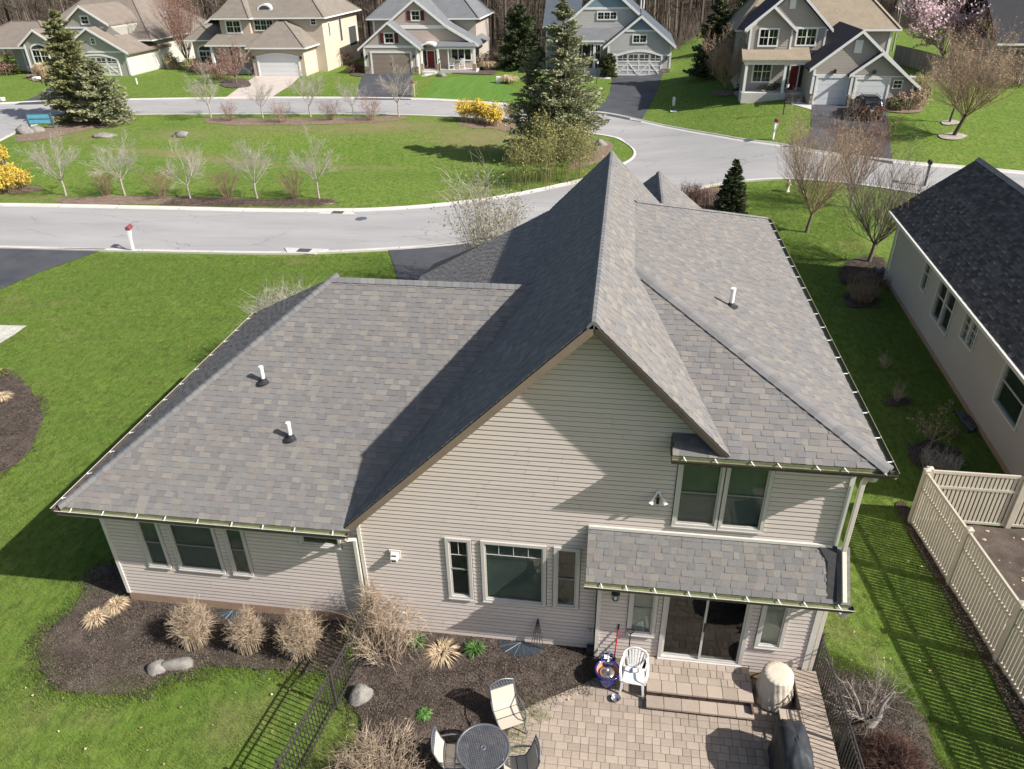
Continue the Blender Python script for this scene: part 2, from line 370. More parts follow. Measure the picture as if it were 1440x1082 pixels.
# ------------------------------------------------------------------ ground sheet
def inside(poly, x, y):
    c = False; j = len(poly)-1
    for i in range(len(poly)):
        xi, yi = poly[i][0], poly[i][1]; xj, yj = poly[j][0], poly[j][1]
        if (yi > y) != (yj > y) and x < (xj-xi)*(y-yi)/(yj-yi)+xi: c = not c
        j = i
    return c
def GP(*pts): return [G(*p) for p in pts]
def smooth_line(P, sub=4, closed=False):
    out = []; n = len(P)
    rng_ = range(n) if closed else range(n-1)
    for i in rng_:
        p0 = P[(i-1) % n] if closed or i > 0 else P[i]; p1 = P[i]; p2 = P[(i+1) % n]; p3 = P[(i+2) % n] if closed or i+2 < n else P[(i+1) % n]
        for k in range(sub):
            t = k/sub
            out.append(0.5*((2*p1)+(p2-p0)*t+(2*p0-5*p1+4*p2-p3)*t*t+(3*p1-p0-3*p2+p3)*t**3))
    if not closed: out.append(P[-1])
    return out
dry_zones = [  # world ellipses (x, y, rx, ry, strength) of last year's dead grass
]
def dry_at(px, py, rx, ry, s): p = G(px, py); dry_zones.append((p.x, p.y, rx, ry, s))
for a in ((545, 178, 6.5, 2.2, .95), (480, 182, 8, 1.6, .8), (400, 180, 7, 1.2, .6), (250, 190, 3.5, 2.2, .6), (330, 186, 6, 1.5, .4), (690, 195, 6, 3.0, .95), (640, 185, 4, 2, .5),
          (210, 214, 4.5, .8, .95), (265, 221, 4.0, .7, .9), (320, 227, 4.0, .6, .8), (400, 234, 5, .5, .6), (500, 237, 5, .5, .6), (120, 190, 3.5, 3, .5), (230, 285, 12, .8, .5), (60, 280, 5, 1, .4),
          (420, 367, .8, .5, .8), (635, 277, 1.5, .8, .7), (22, 420, .7, .35, .7), (28, 430, .8, .35, .6), (70, 428, .6, .3, .5), (88, 447, .6, .3, .5), (100, 422, .6, .3, .5), (8, 438, .5, .3, .6), (102, 471, .7, .4, .35),
          (320, 1020, .55, .6, .75), (60, 1000, .5, .6, .55), (130, 1000, .5, .3, .5), (480, 1040, .5, .7, .5), (1160, 880, .35, .5, .5), (1185, 890, .3, .6, .4), (1230, 940, .25, 1.4, .35), (1200, 345, 1.4, 1.0, .35), (390, 990, .5, .8, .35)):
    dry_at(*a)
def woods_edge(x):
    e = 111+3*math.sin(x*.11)
    e += 17*sst((x-3)/12) if x > 3 else 0
    return e
def ground_sheet():
    def axis(lo, hi, a, b, fine, mid_lo, mid_hi, mid, coarse):
        v = lo; out = []
        while v < hi:
            out.append(v)
            v += fine if a <= v < b else (mid if mid_lo <= v < mid_hi else coarse)
        out.append(hi); return out
    xs = axis(-420, 380, -36, 17, .5, -100, 50, 1.5, 14); ys = axis(-25, 620, 5, 46, .5, 5, 135, 1.2, 10)
    V = []; dry = []; lit = []
    for y in ys:
        for x in xs:
            V.append((x, y, hh(x, y)))
            d = 0
            if y < 84:
                for (cx, cy, rx, ry, s) in dry_zones:
                    q = ((x-cx)/rx)**2+((y-cy)/ry)**2
                    if q < 4: d = max(d, s*math.exp(-q*1.1))
            dry.append(d); lit.append(sst((y-woods_edge(x))/3+.5))
    nx = len(xs); F = [(j*nx+i, j*nx+i+1, (j+1)*nx+i+1, (j+1)*nx+i) for j in range(len(ys)-1) for i in range(nx-1)]
    me = bpy.data.meshes.new('ground'); me.from_pydata(V, [], F)
    for n_, a in (('dry', dry), ('litter', lit)):
        at = me.attributes.new(n_, 'FLOAT', 'POINT'); at.data.foreach_set('value', a)
    me.polygons.foreach_set('use_smooth', [True]*len(F)); me.materials.append(M_ground)
    o = bpy.data.objects.new('ground', me); COL.objects.link(o); props(o, kind='structure'); return o
ground_sheet()
def sheet(name, poly, off, m, res=1.0, kind='structure', jag=0.0, dome=0.0, label=None, cat=None, sub=0):
    P = list(poly)
    if sub: P = smooth_line([Vector(p) for p in P], sub, True)
    rnd = random.Random(hash(name) % 1000 if False else len(P)*7+1)
    pts = []
    for i in range(len(P)):
        a = Vector((P[i][0], P[i][1])); b = Vector((P[(i+1) % len(P)][0], P[(i+1) % len(P)][1])); n = max(1, int((b-a).length/res))
        for k in range(n):
            q = a.lerp(b, k/n)
            if jag: q = q+Vector((rnd.uniform(-jag, jag), rnd.uniform(-jag, jag)))
            pts.append(q)
    nb = len(pts); xs = [p.x for p in pts]; ys = [p.y for p in pts]
    y = min(ys)+res*.5
    while y < max(ys):
        x = min(xs)+res*.5
        while x < max(xs):
            if inside(pts, x, y): pts.append(Vector((x+rnd.uniform(-.1, .1)*res, y+rnd.uniform(-.1, .1)*res)))
            x += res
        y += res
    vv, _, ff, _, _, _ = delaunay_2d_cdt(pts, [], [list(range(nb))], 1, 1e-4)
    V = []
    for i, v in enumerate(vv):
        z = hh(v.x, v.y)+off
        if dome and i >= nb: z += dome*rnd.uniform(.3, 1)
        V.append((v.x, v.y, z))
    me = bpy.data.meshes.new(name); me.from_pydata(V, [], [tuple(f) for f in ff]); me.materials.append(m)
    me.polygons.foreach_set('use_smooth', [True]*len(ff)); me.update()
    if len(ff) and me.polygons[0].normal.z < 0: me.flip_normals()
    o = bpy.data.objects.new(name, me); COL.objects.link(o); return props(o, label, cat, kind=kind)
def visible(x, y, z=0, mg=40):
    v = CM @ (np.array([x, y, z])-CP)
    if v[2] < 1: return False
    px = v[0]/v[2]*FPX+720; py = v[1]/v[2]*FPX+541
    return -mg < px < 1440+mg and -mg < py < 1082+mg
def curb(name, line, w, side, h=.07, m=M_conc):                # pale concrete gutter and kerb swept along a line
    line = [Vector((p[0], p[1], 0)) for p in line]
    V = []; F = []
    prof = [(0, -.05), (0, .022), (.62, .03), (.82, .03+h), (1, .03+h), (1, -.05)]
    for i, p in enumerate(line):
        d = (line[min(i+1, len(line)-1)]-line[max(i-1, 0)]).normalized(); n = Vector((-d.y, d.x, 0))*side
        for (u, z) in prof:
            q = p+n*w*u; V.append((q.x, q.y, hh(q.x, q.y)+z))
    k = len(prof)
    for i in range(len(line)-1):
        for j in range(k-1): F.append((i*k+j, i*k+j+1, (i+1)*k+j+1, (i+1)*k+j))
    me = bpy.data.meshes.new(name); me.from_pydata(V, [], F); me.materials.append(m); o = bpy.data.objects.new(name, me); COL.objects.link(o)
    jt = MB(); acc = 0
    for i in range(len(line)-1):
        acc += (line[i+1]-line[i]).length
        if acc > 3.0 and visible(line[i].x, line[i].y, 0, 20):
            acc = 0; p = line[i]; d = (line[i+1]-line[i]).normalized(); n = Vector((-d.y, d.x, 0))*side
            jt.beam((p.x, p.y, hh(p.x, p.y)+.026), (p.x+n.x*w*.6, p.y+n.y*w*.6, hh(p.x, p.y)+.034), .03, .006); jt.beam((p.x+n.x*w*.8, p.y+n.y*w*.8, hh(p.x, p.y)+.034+h), (p.x+n.x*w, p.y+n.y*w, hh(p.x, p.y)+.034+h), .03, .006)
    if jt.v: jt.build('kerb_joints', M_joint, kind='stuff')
    return props(o, kind='structure')
# ---- streets: the near street, the loop behind the island and the junction, one drive surface
near_N = GP((-160, 291), (0, 291), (120, 293), (250, 296), (380, 299), (450, 299), (520, 298), (600, 293), (680, 284), (740, 274), (800, 261), (850, 247), (882, 233), (897, 224), (900, 213), (888, 202), (868, 193), (832, 187))
loop_S = GP((832, 187), (800, 181), (720, 169), (600, 162), (500, 160), (340, 160), (180, 161), (100, 166), (60, 172), (30, 182), (0, 196), (-60, 225))
loop_N = GP((-120, 150), (0, 147), (60, 144), (200, 141), (340, 139), (480, 139), (600, 141), (700, 147), (760, 153), (810, 158), (850, 161), (900, 172), (1000, 192), (1040, 199), (1100, 207), (1160, 218), (1290, 233), (1340, 237), (1440, 246), (1600, 262))
near_S = GP((-160, 343), (0, 346), (150, 350), (300, 353), (400, 354), (480, 352), (600, 345), (680, 336), (725, 328), (780, 318), (860, 300), (920, 284), (958, 272), (985, 263), (1020, 256), (1060, 252), (1100, 250), (1140, 252), (1200, 257), (1270, 267), (1330, 278), (1440, 298), (1600, 330))
near_N = smooth_line(near_N, 3); loop_S = smooth_line(loop_S, 3); loop_N = smooth_line(loop_N, 3); near_S = smooth_line(near_S, 3)
island = near_N+loop_S[1:]
west = G(-160, 291)
road_poly = near_S[::-1]+[Vector((near_S[0].x-2, near_S[0].y, 0))]+[Vector((-85, 45, 0)), Vector((-95, 60, 0)), Vector((loop_N[0].x-4, loop_N[0].y-4, 0))]+loop_N
sheet('road', road_poly, .02, M_road, 2.0)
def inset(line, w):
    out = []
    for i, p in enumerate(line):
        d = (line[min(i+1, len(line)-1)]-line[max(i-1, 0)]); d.z = 0; d.normalize(); out.append(p+Vector((-d.y, d.x, 0))*w)
    return out
isl = sheet('island_lawn', inset(island, .5), .05, M_ground, .9)
at = isl.data.attributes.new('dry', 'FLOAT', 'POINT'); vals = []
for v in isl.data.vertices:
    d = 0
    for (cx, cy, rx, ry, s) in dry_zones:
        q = ((v.co.x-cx)/rx)**2+((v.co.y-cy)/ry)**2
        if q < 4: d = max(d, s*math.exp(-q*1.1))
    vals.append(d)
at.data.foreach_set('value', vals)
curb('kerb', near_N+loop_S[1:], .55, 1 if True else -1)
curb('kerb', near_S, .5, -1)
curb('kerb', loop_N, .45, 1)
drive_polys = {}
def drive(nm, px, m, off=.03, res=1.2, kind='structure'):
    P = GP(*px); drive_polys.setdefault(nm, []).append(P); return sheet(nm, P, off, m, res)
drive('driveway', [(77, 120), (92, 122), (112, 146), (20, 148), (50, 136)], M_asph)
drive('driveway', [(362, 106), (424, 106), (410, 120), (378, 140.5), (314, 140.5), (335, 125)], M_pinkconc)
drive('driveway', [(511, 103), (580, 103), (578, 141), (500, 141)], M_asph)
drive('driveway', [(862, 105), (932, 104), (926, 125), (916, 145), (901, 172), (828, 158), (848, 146), (858, 132)], M_asph)
drive('driveway', [(1141, 146), (1247, 150), (1250, 190), (1256, 232), (1098, 207), (1126, 196), (1140, 185)], M_asph)
drive('driveway', [(-120, 347), (150, 350.5), (120, 361), (60, 382), (0, 408), (-110, 450)], M_asph)
drive('driveway', [(546, 352), (640, 342), (735, 327), (860, 305), (800, 340), (700, 375), (640, 395), (560, 394), (553, 372)], M_asph)
sheet('concrete_pad', GP((-60, 457), (38, 459), (20, 472), (0, 484), (-60, 510)), .03, M_conc, 1.0)
sheet('front_walk', GP((860, 104), (822, 104), (818, 108), (858, 112)), .03, M_conc, 1.0)
sheet('front_walk', GP((592, 108), (612, 97), (636, 97), (600, 108)), .03, M_conc, 1.0)
sheet('front_walk', GP((1106, 135), (1122, 135), (1126, 144), (1141, 148), (1141, 155), (1112, 147)), .035, M_conc, 1.0)
M_soil = mat('bare_damp_soil', (.05, .038, .028), (.10, .085, .05), 4, .95, bump=1, bscale=20, fine=(22, .5), world_pos=True)
M_gravel = mat('pale_gravel_ring', (.27, .24, .21), (.40, .36, .32), 3, .95, bump=.8, bscale=12, fine=(9, .4), world_pos=True)
# ---- planting beds
bed_polys = []
def bed(px, m=M_mulch, off=.07, res=.35, dome=.03, world=None, sub=4):
    P = [Vector((p[0], p[1], 0)) for p in world] if world else GP(*px)
    if sub: P = smooth_line(P, sub, True)
    bed_polys.append(P); return sheet('mulch_bed', P, off, m, min(res, .22) if world or res < .5 else res, jag=(.03 if world else .075) if res < .5 else (.25 if res >= 1 else .06), dome=dome)
B_rear = bed([(140, 800), (122, 835), (98, 862), (72, 885), (56, 920), (68, 955), (100, 975), (150, 981), (200, 972), (262, 946), (330, 941), (400, 944), (450, 948), (486, 957), (480, 870), (512, 850), (300, 800)])
B_mid = bed(None, world=[(-5.55, 12.6), (-5.6, 10.9), (-5.45, 10.2), (-4.95, 9.75), (-4.7, 9.0), (-5.3, 8.3), (-5.6, 7.2), (-5.6, 6.2), (-1.85, 6.2), (-1.72, 8.6), (-1.70, 9.6), (-1.62, 10.2), (-1.25, 10.55), (-.75, 10.85), (-.05, 11.3), (.22, 11.6), (.3, 12.6)], sub=0)
B_right = bed([(1143, 925), (1172, 935), (1205, 952), (1252, 972), (1292, 1010), (1318, 1082), (1335, 1130), (1190, 1130), (1182, 1082), (1160, 1000)])
B_left = bed([(-80, 520), (0, 524), (36, 543), (57, 575), (56, 605), (38, 640), (8, 664), (-80, 690)])
bed([(1190, 372), (1212, 364), (1243, 366), (1245, 398), (1225, 402), (1190, 402), (1180, 388)])
bed([(1190, 413), (1222, 408), (1235, 422), (1222, 433), (1192, 432)])
bed([(1245, 566), (1262, 560), (1282, 565), (1270, 572), (1248, 572)])
bed([(1275, 632), (1310, 622), (1350, 640), (1340, 660), (1290, 655)])
bed(None, world=[(8.65, 18.6), (8.7, 17.2), (8.85, 15.5), (9.05, 12), (9.25, 6.5), (9.6, 6.5), (9.4, 12), (9.15, 15.5), (9.05, 18.6)], off=.045, dome=.01, m=M_soil)
bed([(82, 281), (160, 276), (260, 278), (360, 282), (462, 282), (463, 289), (380, 292), (240, 290), (95, 287)], M_mulchb, res=1.0)
bed([(294, 166), (360, 167), (440, 167), (567, 165), (545, 172), (460, 176), (380, 177), (300, 176)], M_mulchb, res=1.0)
bed([(22, 192), (60, 180), (110, 172), (178, 166), (172, 175), (120, 184), (60, 198), (28, 200)], M_mulchb, res=1.0)
bed([(645, 170), (700, 168), (760, 176), (790, 190), (745, 193), (700, 184), (655, 180)], M_mulchb, res=1.0)
bed([(-60, 262), (30, 262), (62, 268), (20, 274), (-60, 276)], M_mulchb, res=1.0)
bed([(820, 205), (845, 198), (862, 206), (850, 225), (800, 240)], M_mulchb, res=.8)
bed([(962, 284), (985, 268), (1020, 268), (1048, 282), (1040, 300), (990, 302)], M_mulchb, res=.8)
bed([(40, 104), (75, 107), (76, 115), (44, 114)], M_mulchb, res=.8)
bed([(1035, 125), (1100, 128), (1102, 138), (1038, 136)], M_mulch, res=.8)
bed([(1245, 150), (1285, 148), (1300, 153), (1288, 160), (1248, 158)], M_mulchb, res=.8)
bed([(1004, 129), (1035, 129), (1038, 134), (1008, 136)], M_mulchb, res=.8)
bed([(635, 100), (690, 98), (698, 102), (690, 106), (640, 104)], M_mulch, res=.8)
bed([(1320, 190), (1345, 188), (1360, 193), (1345, 198), (1325, 196)], M_gravel, res=.8, dome=.05)
bed([(1324, 171), (1340, 170), (1352, 174), (1338, 177), (1326, 176)], M_gravel, res=.8, dome=.05)
bed([(308, 118), (322, 112), (345, 112), (352, 122), (320, 124)], M_mulch, res=.8)
bed([(492, 106), (500, 100), (512, 100), (511, 108)], M_mulch, res=.8)
bed([(828, 104), (850, 105), (860, 104), (858, 98), (828, 98)], M_mulch, res=.8)
B_yard = bed(None, world=[(9.02, 17.9), (16, 17.9), (16, 6), (10.15, 6), (9.92, 8.25)], m=M_mulch, res=.5, sub=0)
HOUSE_FP = [[(-12.1, 12.0), (5.0, 12.0), (5.0, 26.5), (-12.1, 23)], [(-1.75, 6), (5.1, 6), (5.1, 12.3), (-1, 12.3)], [(12.2, 6), (22, 6), (24, 40), (13.2, 37)], [(8.95, 18), (16, 18), (16, 6), (10.1, 6)]]
M_mown = mat('mown_stripe_grass', (.07, .17, .018), (.12, .215, .035), 1.3, .9, bump=.4, bscale=14, fine=(9, .3), stretch=(3.4, .12, 1), world_pos=True)
sheet('striped_lawn', GP((612, 112), (655, 107), (696, 107), (712, 122), (735, 138), (712, 144), (650, 140.5), (592, 139.5)), .03, M_mown, 1.0)
# ---- instanced patches (one object: loose points carry a patch of blades or chips)
def patch_stuff(name, tuft, pts, mat_, seed=1, smin=.8, smax=1.25):
    me = bpy.data.meshes.new(name)
    nv = len(tuft.v); V = list(tuft.v)+[tuple(p) for p in pts]
    me.from_pydata(V, [], tuft.f)
    a = me.attributes.new('spot', 'BOOLEAN', 'POINT'); a.data.foreach_set('value', [False]*nv+[True]*len(pts))
    t = me.attributes.new('tint', 'FLOAT', 'FACE'); t.data.foreach_set('value', tuft.t)
    me.materials.append(mat_)
    o = bpy.data.objects.new(name, me); COL.objects.link(o); props(o, kind='stuff')
    ng = bpy.data.node_groups.new(name+'_scatter', 'GeometryNodeTree')
    ng.interface.new_socket('Geometry', in_out='INPUT', socket_type='NodeSocketGeometry'); ng.interface.new_socket('Geometry', in_out='OUTPUT', socket_type='NodeSocketGeometry')
    N = ng.nodes; L = ng.links; gi = N.new('NodeGroupInput'); go = N.new('NodeGroupOutput')
    na = N.new('GeometryNodeInputNamedAttribute'); na.data_type = 'BOOLEAN'; na.inputs[0].default_value = 'spot'
    sep = N.new('GeometryNodeSeparateGeometry'); sep.domain = 'POINT'; L.new(gi.outputs[0], sep.inputs[0]); L.new(na.outputs[0], sep.inputs[1])
    ip = N.new('GeometryNodeInstanceOnPoints'); L.new(sep.outputs[0], ip.inputs['Points']); L.new(sep.outputs[1], ip.inputs['Instance'])
    rv = N.new('FunctionNodeRandomValue'); rv.data_type = 'FLOAT_VECTOR'; rv.inputs[0].default_value = (0, 0, 0); rv.inputs[1].default_value = (.0, .0, 6.283); rv.inputs['Seed'].default_value = seed
    sc = N.new('FunctionNodeRandomValue'); sc.data_type = 'FLOAT'; sc.inputs[2].default_value = smin; sc.inputs[3].default_value = smax; sc.inputs['Seed'].default_value = seed+5
    L.new(rv.outputs[0], ip.inputs['Rotation']); L.new(sc.outputs[1], ip.inputs['Scale']); L.new(ip.outputs[0], go.inputs[0])
    md = o.modifiers.new('scatter', 'NODES'); md.node_group = ng
    return o
def grass_blade_mat():
    m = mat('grass_blades', (.07, .15, .02), tints=[(.09, .168, .024), (.148, .243, .035), (.26, .31, .09)], rough=.6, trans=.3)
    N = m.node_tree.nodes; L = m.node_tree.links; B = N['Principled BSDF']; src = B.inputs['Base Color'].links[0].from_socket
    g = N.new('ShaderNodeNewGeometry')
    def nz(sc, a, b, hi):
        n = N.new('ShaderNodeTexNoise'); n.inputs['Scale'].default_value = sc; n.inputs['Detail'].default_value = 5; n.inputs['Roughness'].default_value = .65; L.new(g.outputs['Position'], n.inputs['Vector'])
        r = N.new('ShaderNodeMapRange'); r.inputs[1].default_value = a; r.inputs[2].default_value = b; r.inputs[4].default_value = hi; L.new(n.outputs['Fac'], r.inputs[0]); return r.outputs[0]
    for sc, a, b, hi, c in ((.45, .42, .7, .6, (.23, .25, .06)), (1.1, .48, .68, .7, (.04, .095, .014)), (6.5, .5, .7, .5, (.24, .27, .08)), (2.7, .6, .78, .85, (.36, .29, .13))):
        x = N.new('ShaderNodeMix'); x.data_type = 'RGBA'; L.new(nz(sc, a, b, hi), x.inputs[0]); L.new(src, x.inputs[6]); x.inputs[7].default_value = rgba(c); src = x.outputs[2]
    L.new(src, B.inputs['Base Color'])
    return m
M_blade = grass_blade_mat()
rng0 = random.Random(5)
def blade_patch(size, n, h, w, rnd):
    mb = MB()
    for i in range(n):
        x = rnd.uniform(-size, size); y = rnd.uniform(-size, size); a = rnd.uniform(0, 6.283); hh_ = h*rnd.uniform(.5, 1.3); l = hh_*rnd.uniform(.2, 1.1)
        dx, dy = math.cos(a), math.sin(a)
        mb.poly([(x-dy*w, y+dx*w, -.01), (x+dy*w, y-dx*w, -.01), (x+dx*l, y+dy*l, hh_)], rnd.random()**1.4)
    return mb
def free_lawn(x, y, m=.1):
    for P in HOUSE_FP:
        if inside(P, x, y): return False
    for P in bed_polys:
        if inside(P, x, y): return False
    for Q in drive_polys['driveway']:
        if inside(Q, x, y): return False
    return True
spots = []
def lane_edge(x):                                        # lawn stops at the kerb of the near street
    b = None
    for i in range(len(near_S)-1):
        a, c = near_S[i], near_S[i+1]
        if a.x <= x <= c.x: b = a.y+(c.y-a.y)*(x-a.x)/(c.x-a.x+1e-9)
    return (b if b else 36)-.9
x = -34.0
while x < 13.6:
    y = 5.8; top = lane_edge(x)
    while y < min(top, 52):
        if visible(x, y) and free_lawn(x, y):
            q = G; spots.append(gz(x+rng0.uniform(-.12, .12), y+rng0.uniform(-.12, .12))+Vector((0, 0, .0)))
        y += .42
    x += .42
rg = random.Random(12)
for P in (bed_polys[0], bed_polys[1], bed_polys[2]):
    for q in P:
        for k in range(2):
            a = rg.uniform(0, 6.28); r_ = rg.uniform(.0, .35); xx, yy_ = q.x+r_*math.cos(a), q.y+r_*math.sin(a)
            if not any(inside(F, xx, yy_) for F in HOUSE_FP) and visible(xx, yy_): spots.append(gz(xx, yy_)+Vector((0, 0, .055)))
patch_stuff('lawn_grass', blade_patch(.3, 210, .062, .0045, rng0), spots, M_blade, 3)
chips = MB()
for i in range(420):
    x = rng0.uniform(-.3, .3); y = rng0.uniform(-.3, .3); a = rng0.uniform(0, 3.14); l = rng0.uniform(.005, .02); w = rng0.uniform(.002, .006); z = rng0.uniform(.0, .025); tl = rng0.uniform(-.012, .014)
    dx, dy = math.cos(a), math.sin(a)
    chips.poly([(x-dx*l-dy*w, y-dy*l+dx*w, z-tl), (x-dx*l+dy*w, y-dy*l-dx*w, z-tl+.004), (x+dx*l+dy*w, y+dy*l-dx*w, z+tl+.004), (x+dx*l-dy*w, y+dy*l+dx*w, z+tl)], rng0.random()**1.6)
cs = []
for P in (B_rear, B_mid, B_right, B_left):
    poly = [(v.co.x, v.co.y) for v in P.data.vertices]
for poly in bed_polys[:10]:
    xs = [p[0] for p in poly]; ys = [p[1] for p in poly]; x = max(min(xs), -30)
    while x < max(xs):
        y = min(ys)
        while y < max(ys):
            if inside(poly, x, y) and visible(x, y): cs.append(gz(x, y)+Vector((0, 0, .082)))
            y += .36
        x += .36
patch_stuff('mulch_chips', chips, cs, M_chip, 9)
lv = MB()
def leaf(x, y, z, s, rnd):
    a = rnd.uniform(0, 6.283); c = [(math.cos(a+k*1.2566)*s*rnd.uniform(.6, 1.1), math.sin(a+k*1.2566)*s*rnd.uniform(.5, 1.0)) for k in range(5)]
    lv.poly([(x+p[0], y+p[1], z+rnd.uniform(0, .035)) for p in c], rnd.random())
rl = random.Random(77)
for i in range(60):
    y = rl.uniform(8.5, 18); x = rl.uniform(5.3, 8.9); leaf(x, y, .05, rl.uniform(.014, .038), rl)
for i in range(200):
    x = rl.uniform(9.7, 13.5); y = rl.uniform(9, 17.8); leaf(x, y, .07, rl.uniform(.03, .08), rl)
for i in range(130):
    x = rl.uniform(-30, -8); y = rl.uniform(7, 35)
    if free_lawn(x, y): leaf(x, y, .06, rl.uniform(.014, .038), rl)
for i in range(45):
    x = rl.uniform(-5.3, 0); y = rl.uniform(8, 12); leaf(x, y, .06, rl.uniform(.02, .05), rl)
for i in range(40):
    x = rl.uniform(-13, -6); y = rl.uniform(7.5, 11.8); leaf(x, y, .06, rl.uniform(.015, .04), rl)
lv.build('fallen_leaves', M_leaf, kind='stuff')
# ------------------------------------------------------------------ main house
R3 = random.Random(11)
HOUSE = thing('house', 'big tan sided house with grey shingled hip and gable roofs in the foreground', 'house', (-3.5, 12.2, 0), world_coords=True)
def scan(poly, v):
    xs = []
    for i in range(len(poly)):
        (u0, v0), (u1, v1) = poly[i], poly[(i+1) % len(poly)]
        if (v0 <= v) != (v1 <= v): xs.append(u0+(u1-u0)*(v-v0)/(v1-v0))
    xs.sort(); return [(xs[i], xs[i+1]) for i in range(0, len(xs)-1, 2)]
def shingle_plane(o, u, v, poly, out, e=.143, rnd=R3, wr=(.10, .27)):
    """courses of tabs over polygon (in u, v metres); out gets (corner points, tint, full?)"""
    o = Vector(o); u = Vector(u).normalized(); v = Vector(v).normalized(); n = u.cross(v)
    if n.z < 0: n = -n
    vmin = min(p[1] for p in poly); vmax = max(p[1] for p in poly); k = 0
    while vmin+k*e < vmax-.02:
        v0 = vmin+k*e; v1 = min(v0+e+.012, vmax); mid = scan(poly, (v0+v1)/2)
        a0 = scan(poly, v0+1e-4); a1 = scan(poly, v1-1e-4)
        if len(a0) != len(mid): a0 = mid
        if len(a1) != len(mid): a1 = mid
        for (l, r), (l0, r0), (l1, r1) in zip(mid, a0, a1):
            L_ = min(l0, l1); Rr = max(r0, r1); p = L_-rnd.uniform(0, .3); thick = rnd.random() < .5
            while p < Rr:
                w = rnd.uniform(*wr); q = p+w; th = .017 if thick else .0085; th += rnd.uniform(-.0015, .0015); thick = not thick
                c = [min(max(p, l0), r0), min(max(q, l0), r0), min(max(p, l1), r1), min(max(q, l1), r1)]
                if c[1]-c[0] > .004 or c[3]-c[2] > .004:
                    vb = v0-rnd.uniform(0, .004)
                    full = v1-v0 > .15 and (abs(c[0]-p)+abs(c[1]-q)+abs(c[2]-p)+abs(c[3]-q)) < 1e-6
                    pts = [o+u*c[0]+v*vb+n*th, o+u*c[1]+v*vb+n*th, o+u*c[3]+v*v1+n*.004, o+u*c[2]+v*v1+n*.004, o+u*c[0]+v*vb, o+u*c[1]+v*vb]
                    out.append((pts, rnd.random(), full, (u, v, n, w, th, o+u*p+v*vb)))
                p = q+.002
        k += 1
SF = [(0, 1, 2, 3), (4, 5, 1, 0), (0, 3, 4), (1, 5, 2)]
def ridge_caps(mb, a, b, nl, nr, w=.15, step=.2, rnd=R3, lift=.03):
    """overlapping cap pieces from a to b; nl, nr run down each side"""
    a = Vector(a); b = Vector(b); d = (b-a); n = int(d.length/step); d.normalize(); nl = Vector(nl).normalized(); nr = Vector(nr).normalized()
    up = (d.cross(nl) if d.cross(nl).z > 0 else nl.cross(d)); up = Vector((0, 0, 1))
    for i in range(n+1):
        p = a+d*step*i; q = p+d*(step+.05); h0 = lift+.012; h1 = lift; t = rnd.random()
        ln = [p+up*h0+nl*w, p+up*(h0+.012)+nl*w*.3, p+up*(h0+.012)+nr*w*.3, p+up*h0+nr*w]; ln2 = [x+d*(step+.05)-up*(h0-h1) for x in ln]
        ln3 = [ln[0]-up*(h0+.01), ln[3]-up*(h0+.01)]
        mb.faces(ln+ln2+ln3, [(0, 1, 5, 4), (1, 2, 6, 5), (2, 3, 7, 6), (8, 9, 3, 2, 1, 0)], t)
ROOF = None
roofmb = MB(); planes = []
def pl(pts, th=.17): roofmb.slab([Vector(p)-Vector((0, 0, .004)) for p in pts], th)
EY = 11.70; EZ = 3.60; XL = -12.36; yr = 17.05; KL = (7.25-EZ)/(yr-EY)
zl = lambda x, y: EZ+KL*(y-EY)
xr_l = -7.22                       # left wing ridge
LW_E = [(XL, EY, EZ), (-5.42, EY, EZ), (-1.9, yr, 7.25), (xr_l, yr, 7.25)]
pl(LW_E)
yfar = yr+(yr-EY); pl([(XL, yfar, EZ), (XL, EY, EZ), (xr_l, yr, 7.25)])
pl([(XL, yfar, EZ), (xr_l, yr, 7.25), (-3.5, yr, 7.25), (-3.5, yfar, EZ)])
RX = -.31; RZ = 8.88; YF = 11.75; YB = 24.4                        # main ridge
zs = lambda x: RZ-abs(x-RX)
pl([(-5.62, YF, zs(-5.62)), (RX, YF, RZ), (RX, YB, RZ), (-2.3, YB, zs(-2.3)), (-2.3, 17, zs(-2.3)), (-5.62, 17, zs(-5.62))], .2)
pl([(-6.9, 17.2, zs(-2.3)-.55*4.6), (-2.3, 17.0, zs(-2.3)), (-2.3, YB, zs(-2.3)), (-6.9, YB, zs(-2.3)-.55*4.6)])
pl([(-6.9, YB, 4.34), (-2.3, YB, 6.87), (-2.3, YB+.3, 6.6), (-6.9, YB+1.9, 4.1)])
CX = .44
pl([(RX, YF, RZ), (2.36, YF, zs(2.36)), (2.5, 12.0, zs(2.5)), (1.0, 16.0, zs(1.0)), (1.0, 21.8, zs(1.0)), (2.8, YB, zs(2.8)), (RX, YB, RZ)], .2)
HY = 11.71; HZ = 6.2; HP = (zs(CX)-HZ)/(16.3-HY); HX = 5.17
pl([(1.28, HY, HZ), (HX, HY, HZ), (CX, 16.3, zs(CX)), (1.28, 14.0, HZ+HP*(14.0-HY))])
pl([(HX, HY, HZ), (HX, 26.4, HZ), (CX, 21.5, zs(CX)), (CX, 16.3, zs(CX))])
pl([(HX, 26.4, HZ), (-1, 26.4, HZ), (CX, 21.5, zs(CX))])
PT = 3.88; PB = 3.02; PY = 11.44
pl([(-.24, PY, PB), (5.06, PY, PB), (5.06, 12.19, PT), (-.24, 12.19, PT)], .12)
DX, DZ = 1.42, 7.28                                                # front gable behind the ridge
pl([(DX, 21.0, DZ), (DX, 28.2, DZ), (DX+2.2, 28.2, DZ-1.76), (DX+2.2, 21.5, DZ-1.76)]); pl([(DX, 21.0, DZ), (DX, 28.2, DZ), (DX-2.2, 28.2, DZ-1.76), (DX-2.2, 21, DZ-1.76)])
ROOF = roofmb.build('roof', M_deck, HOUSE)
T = []
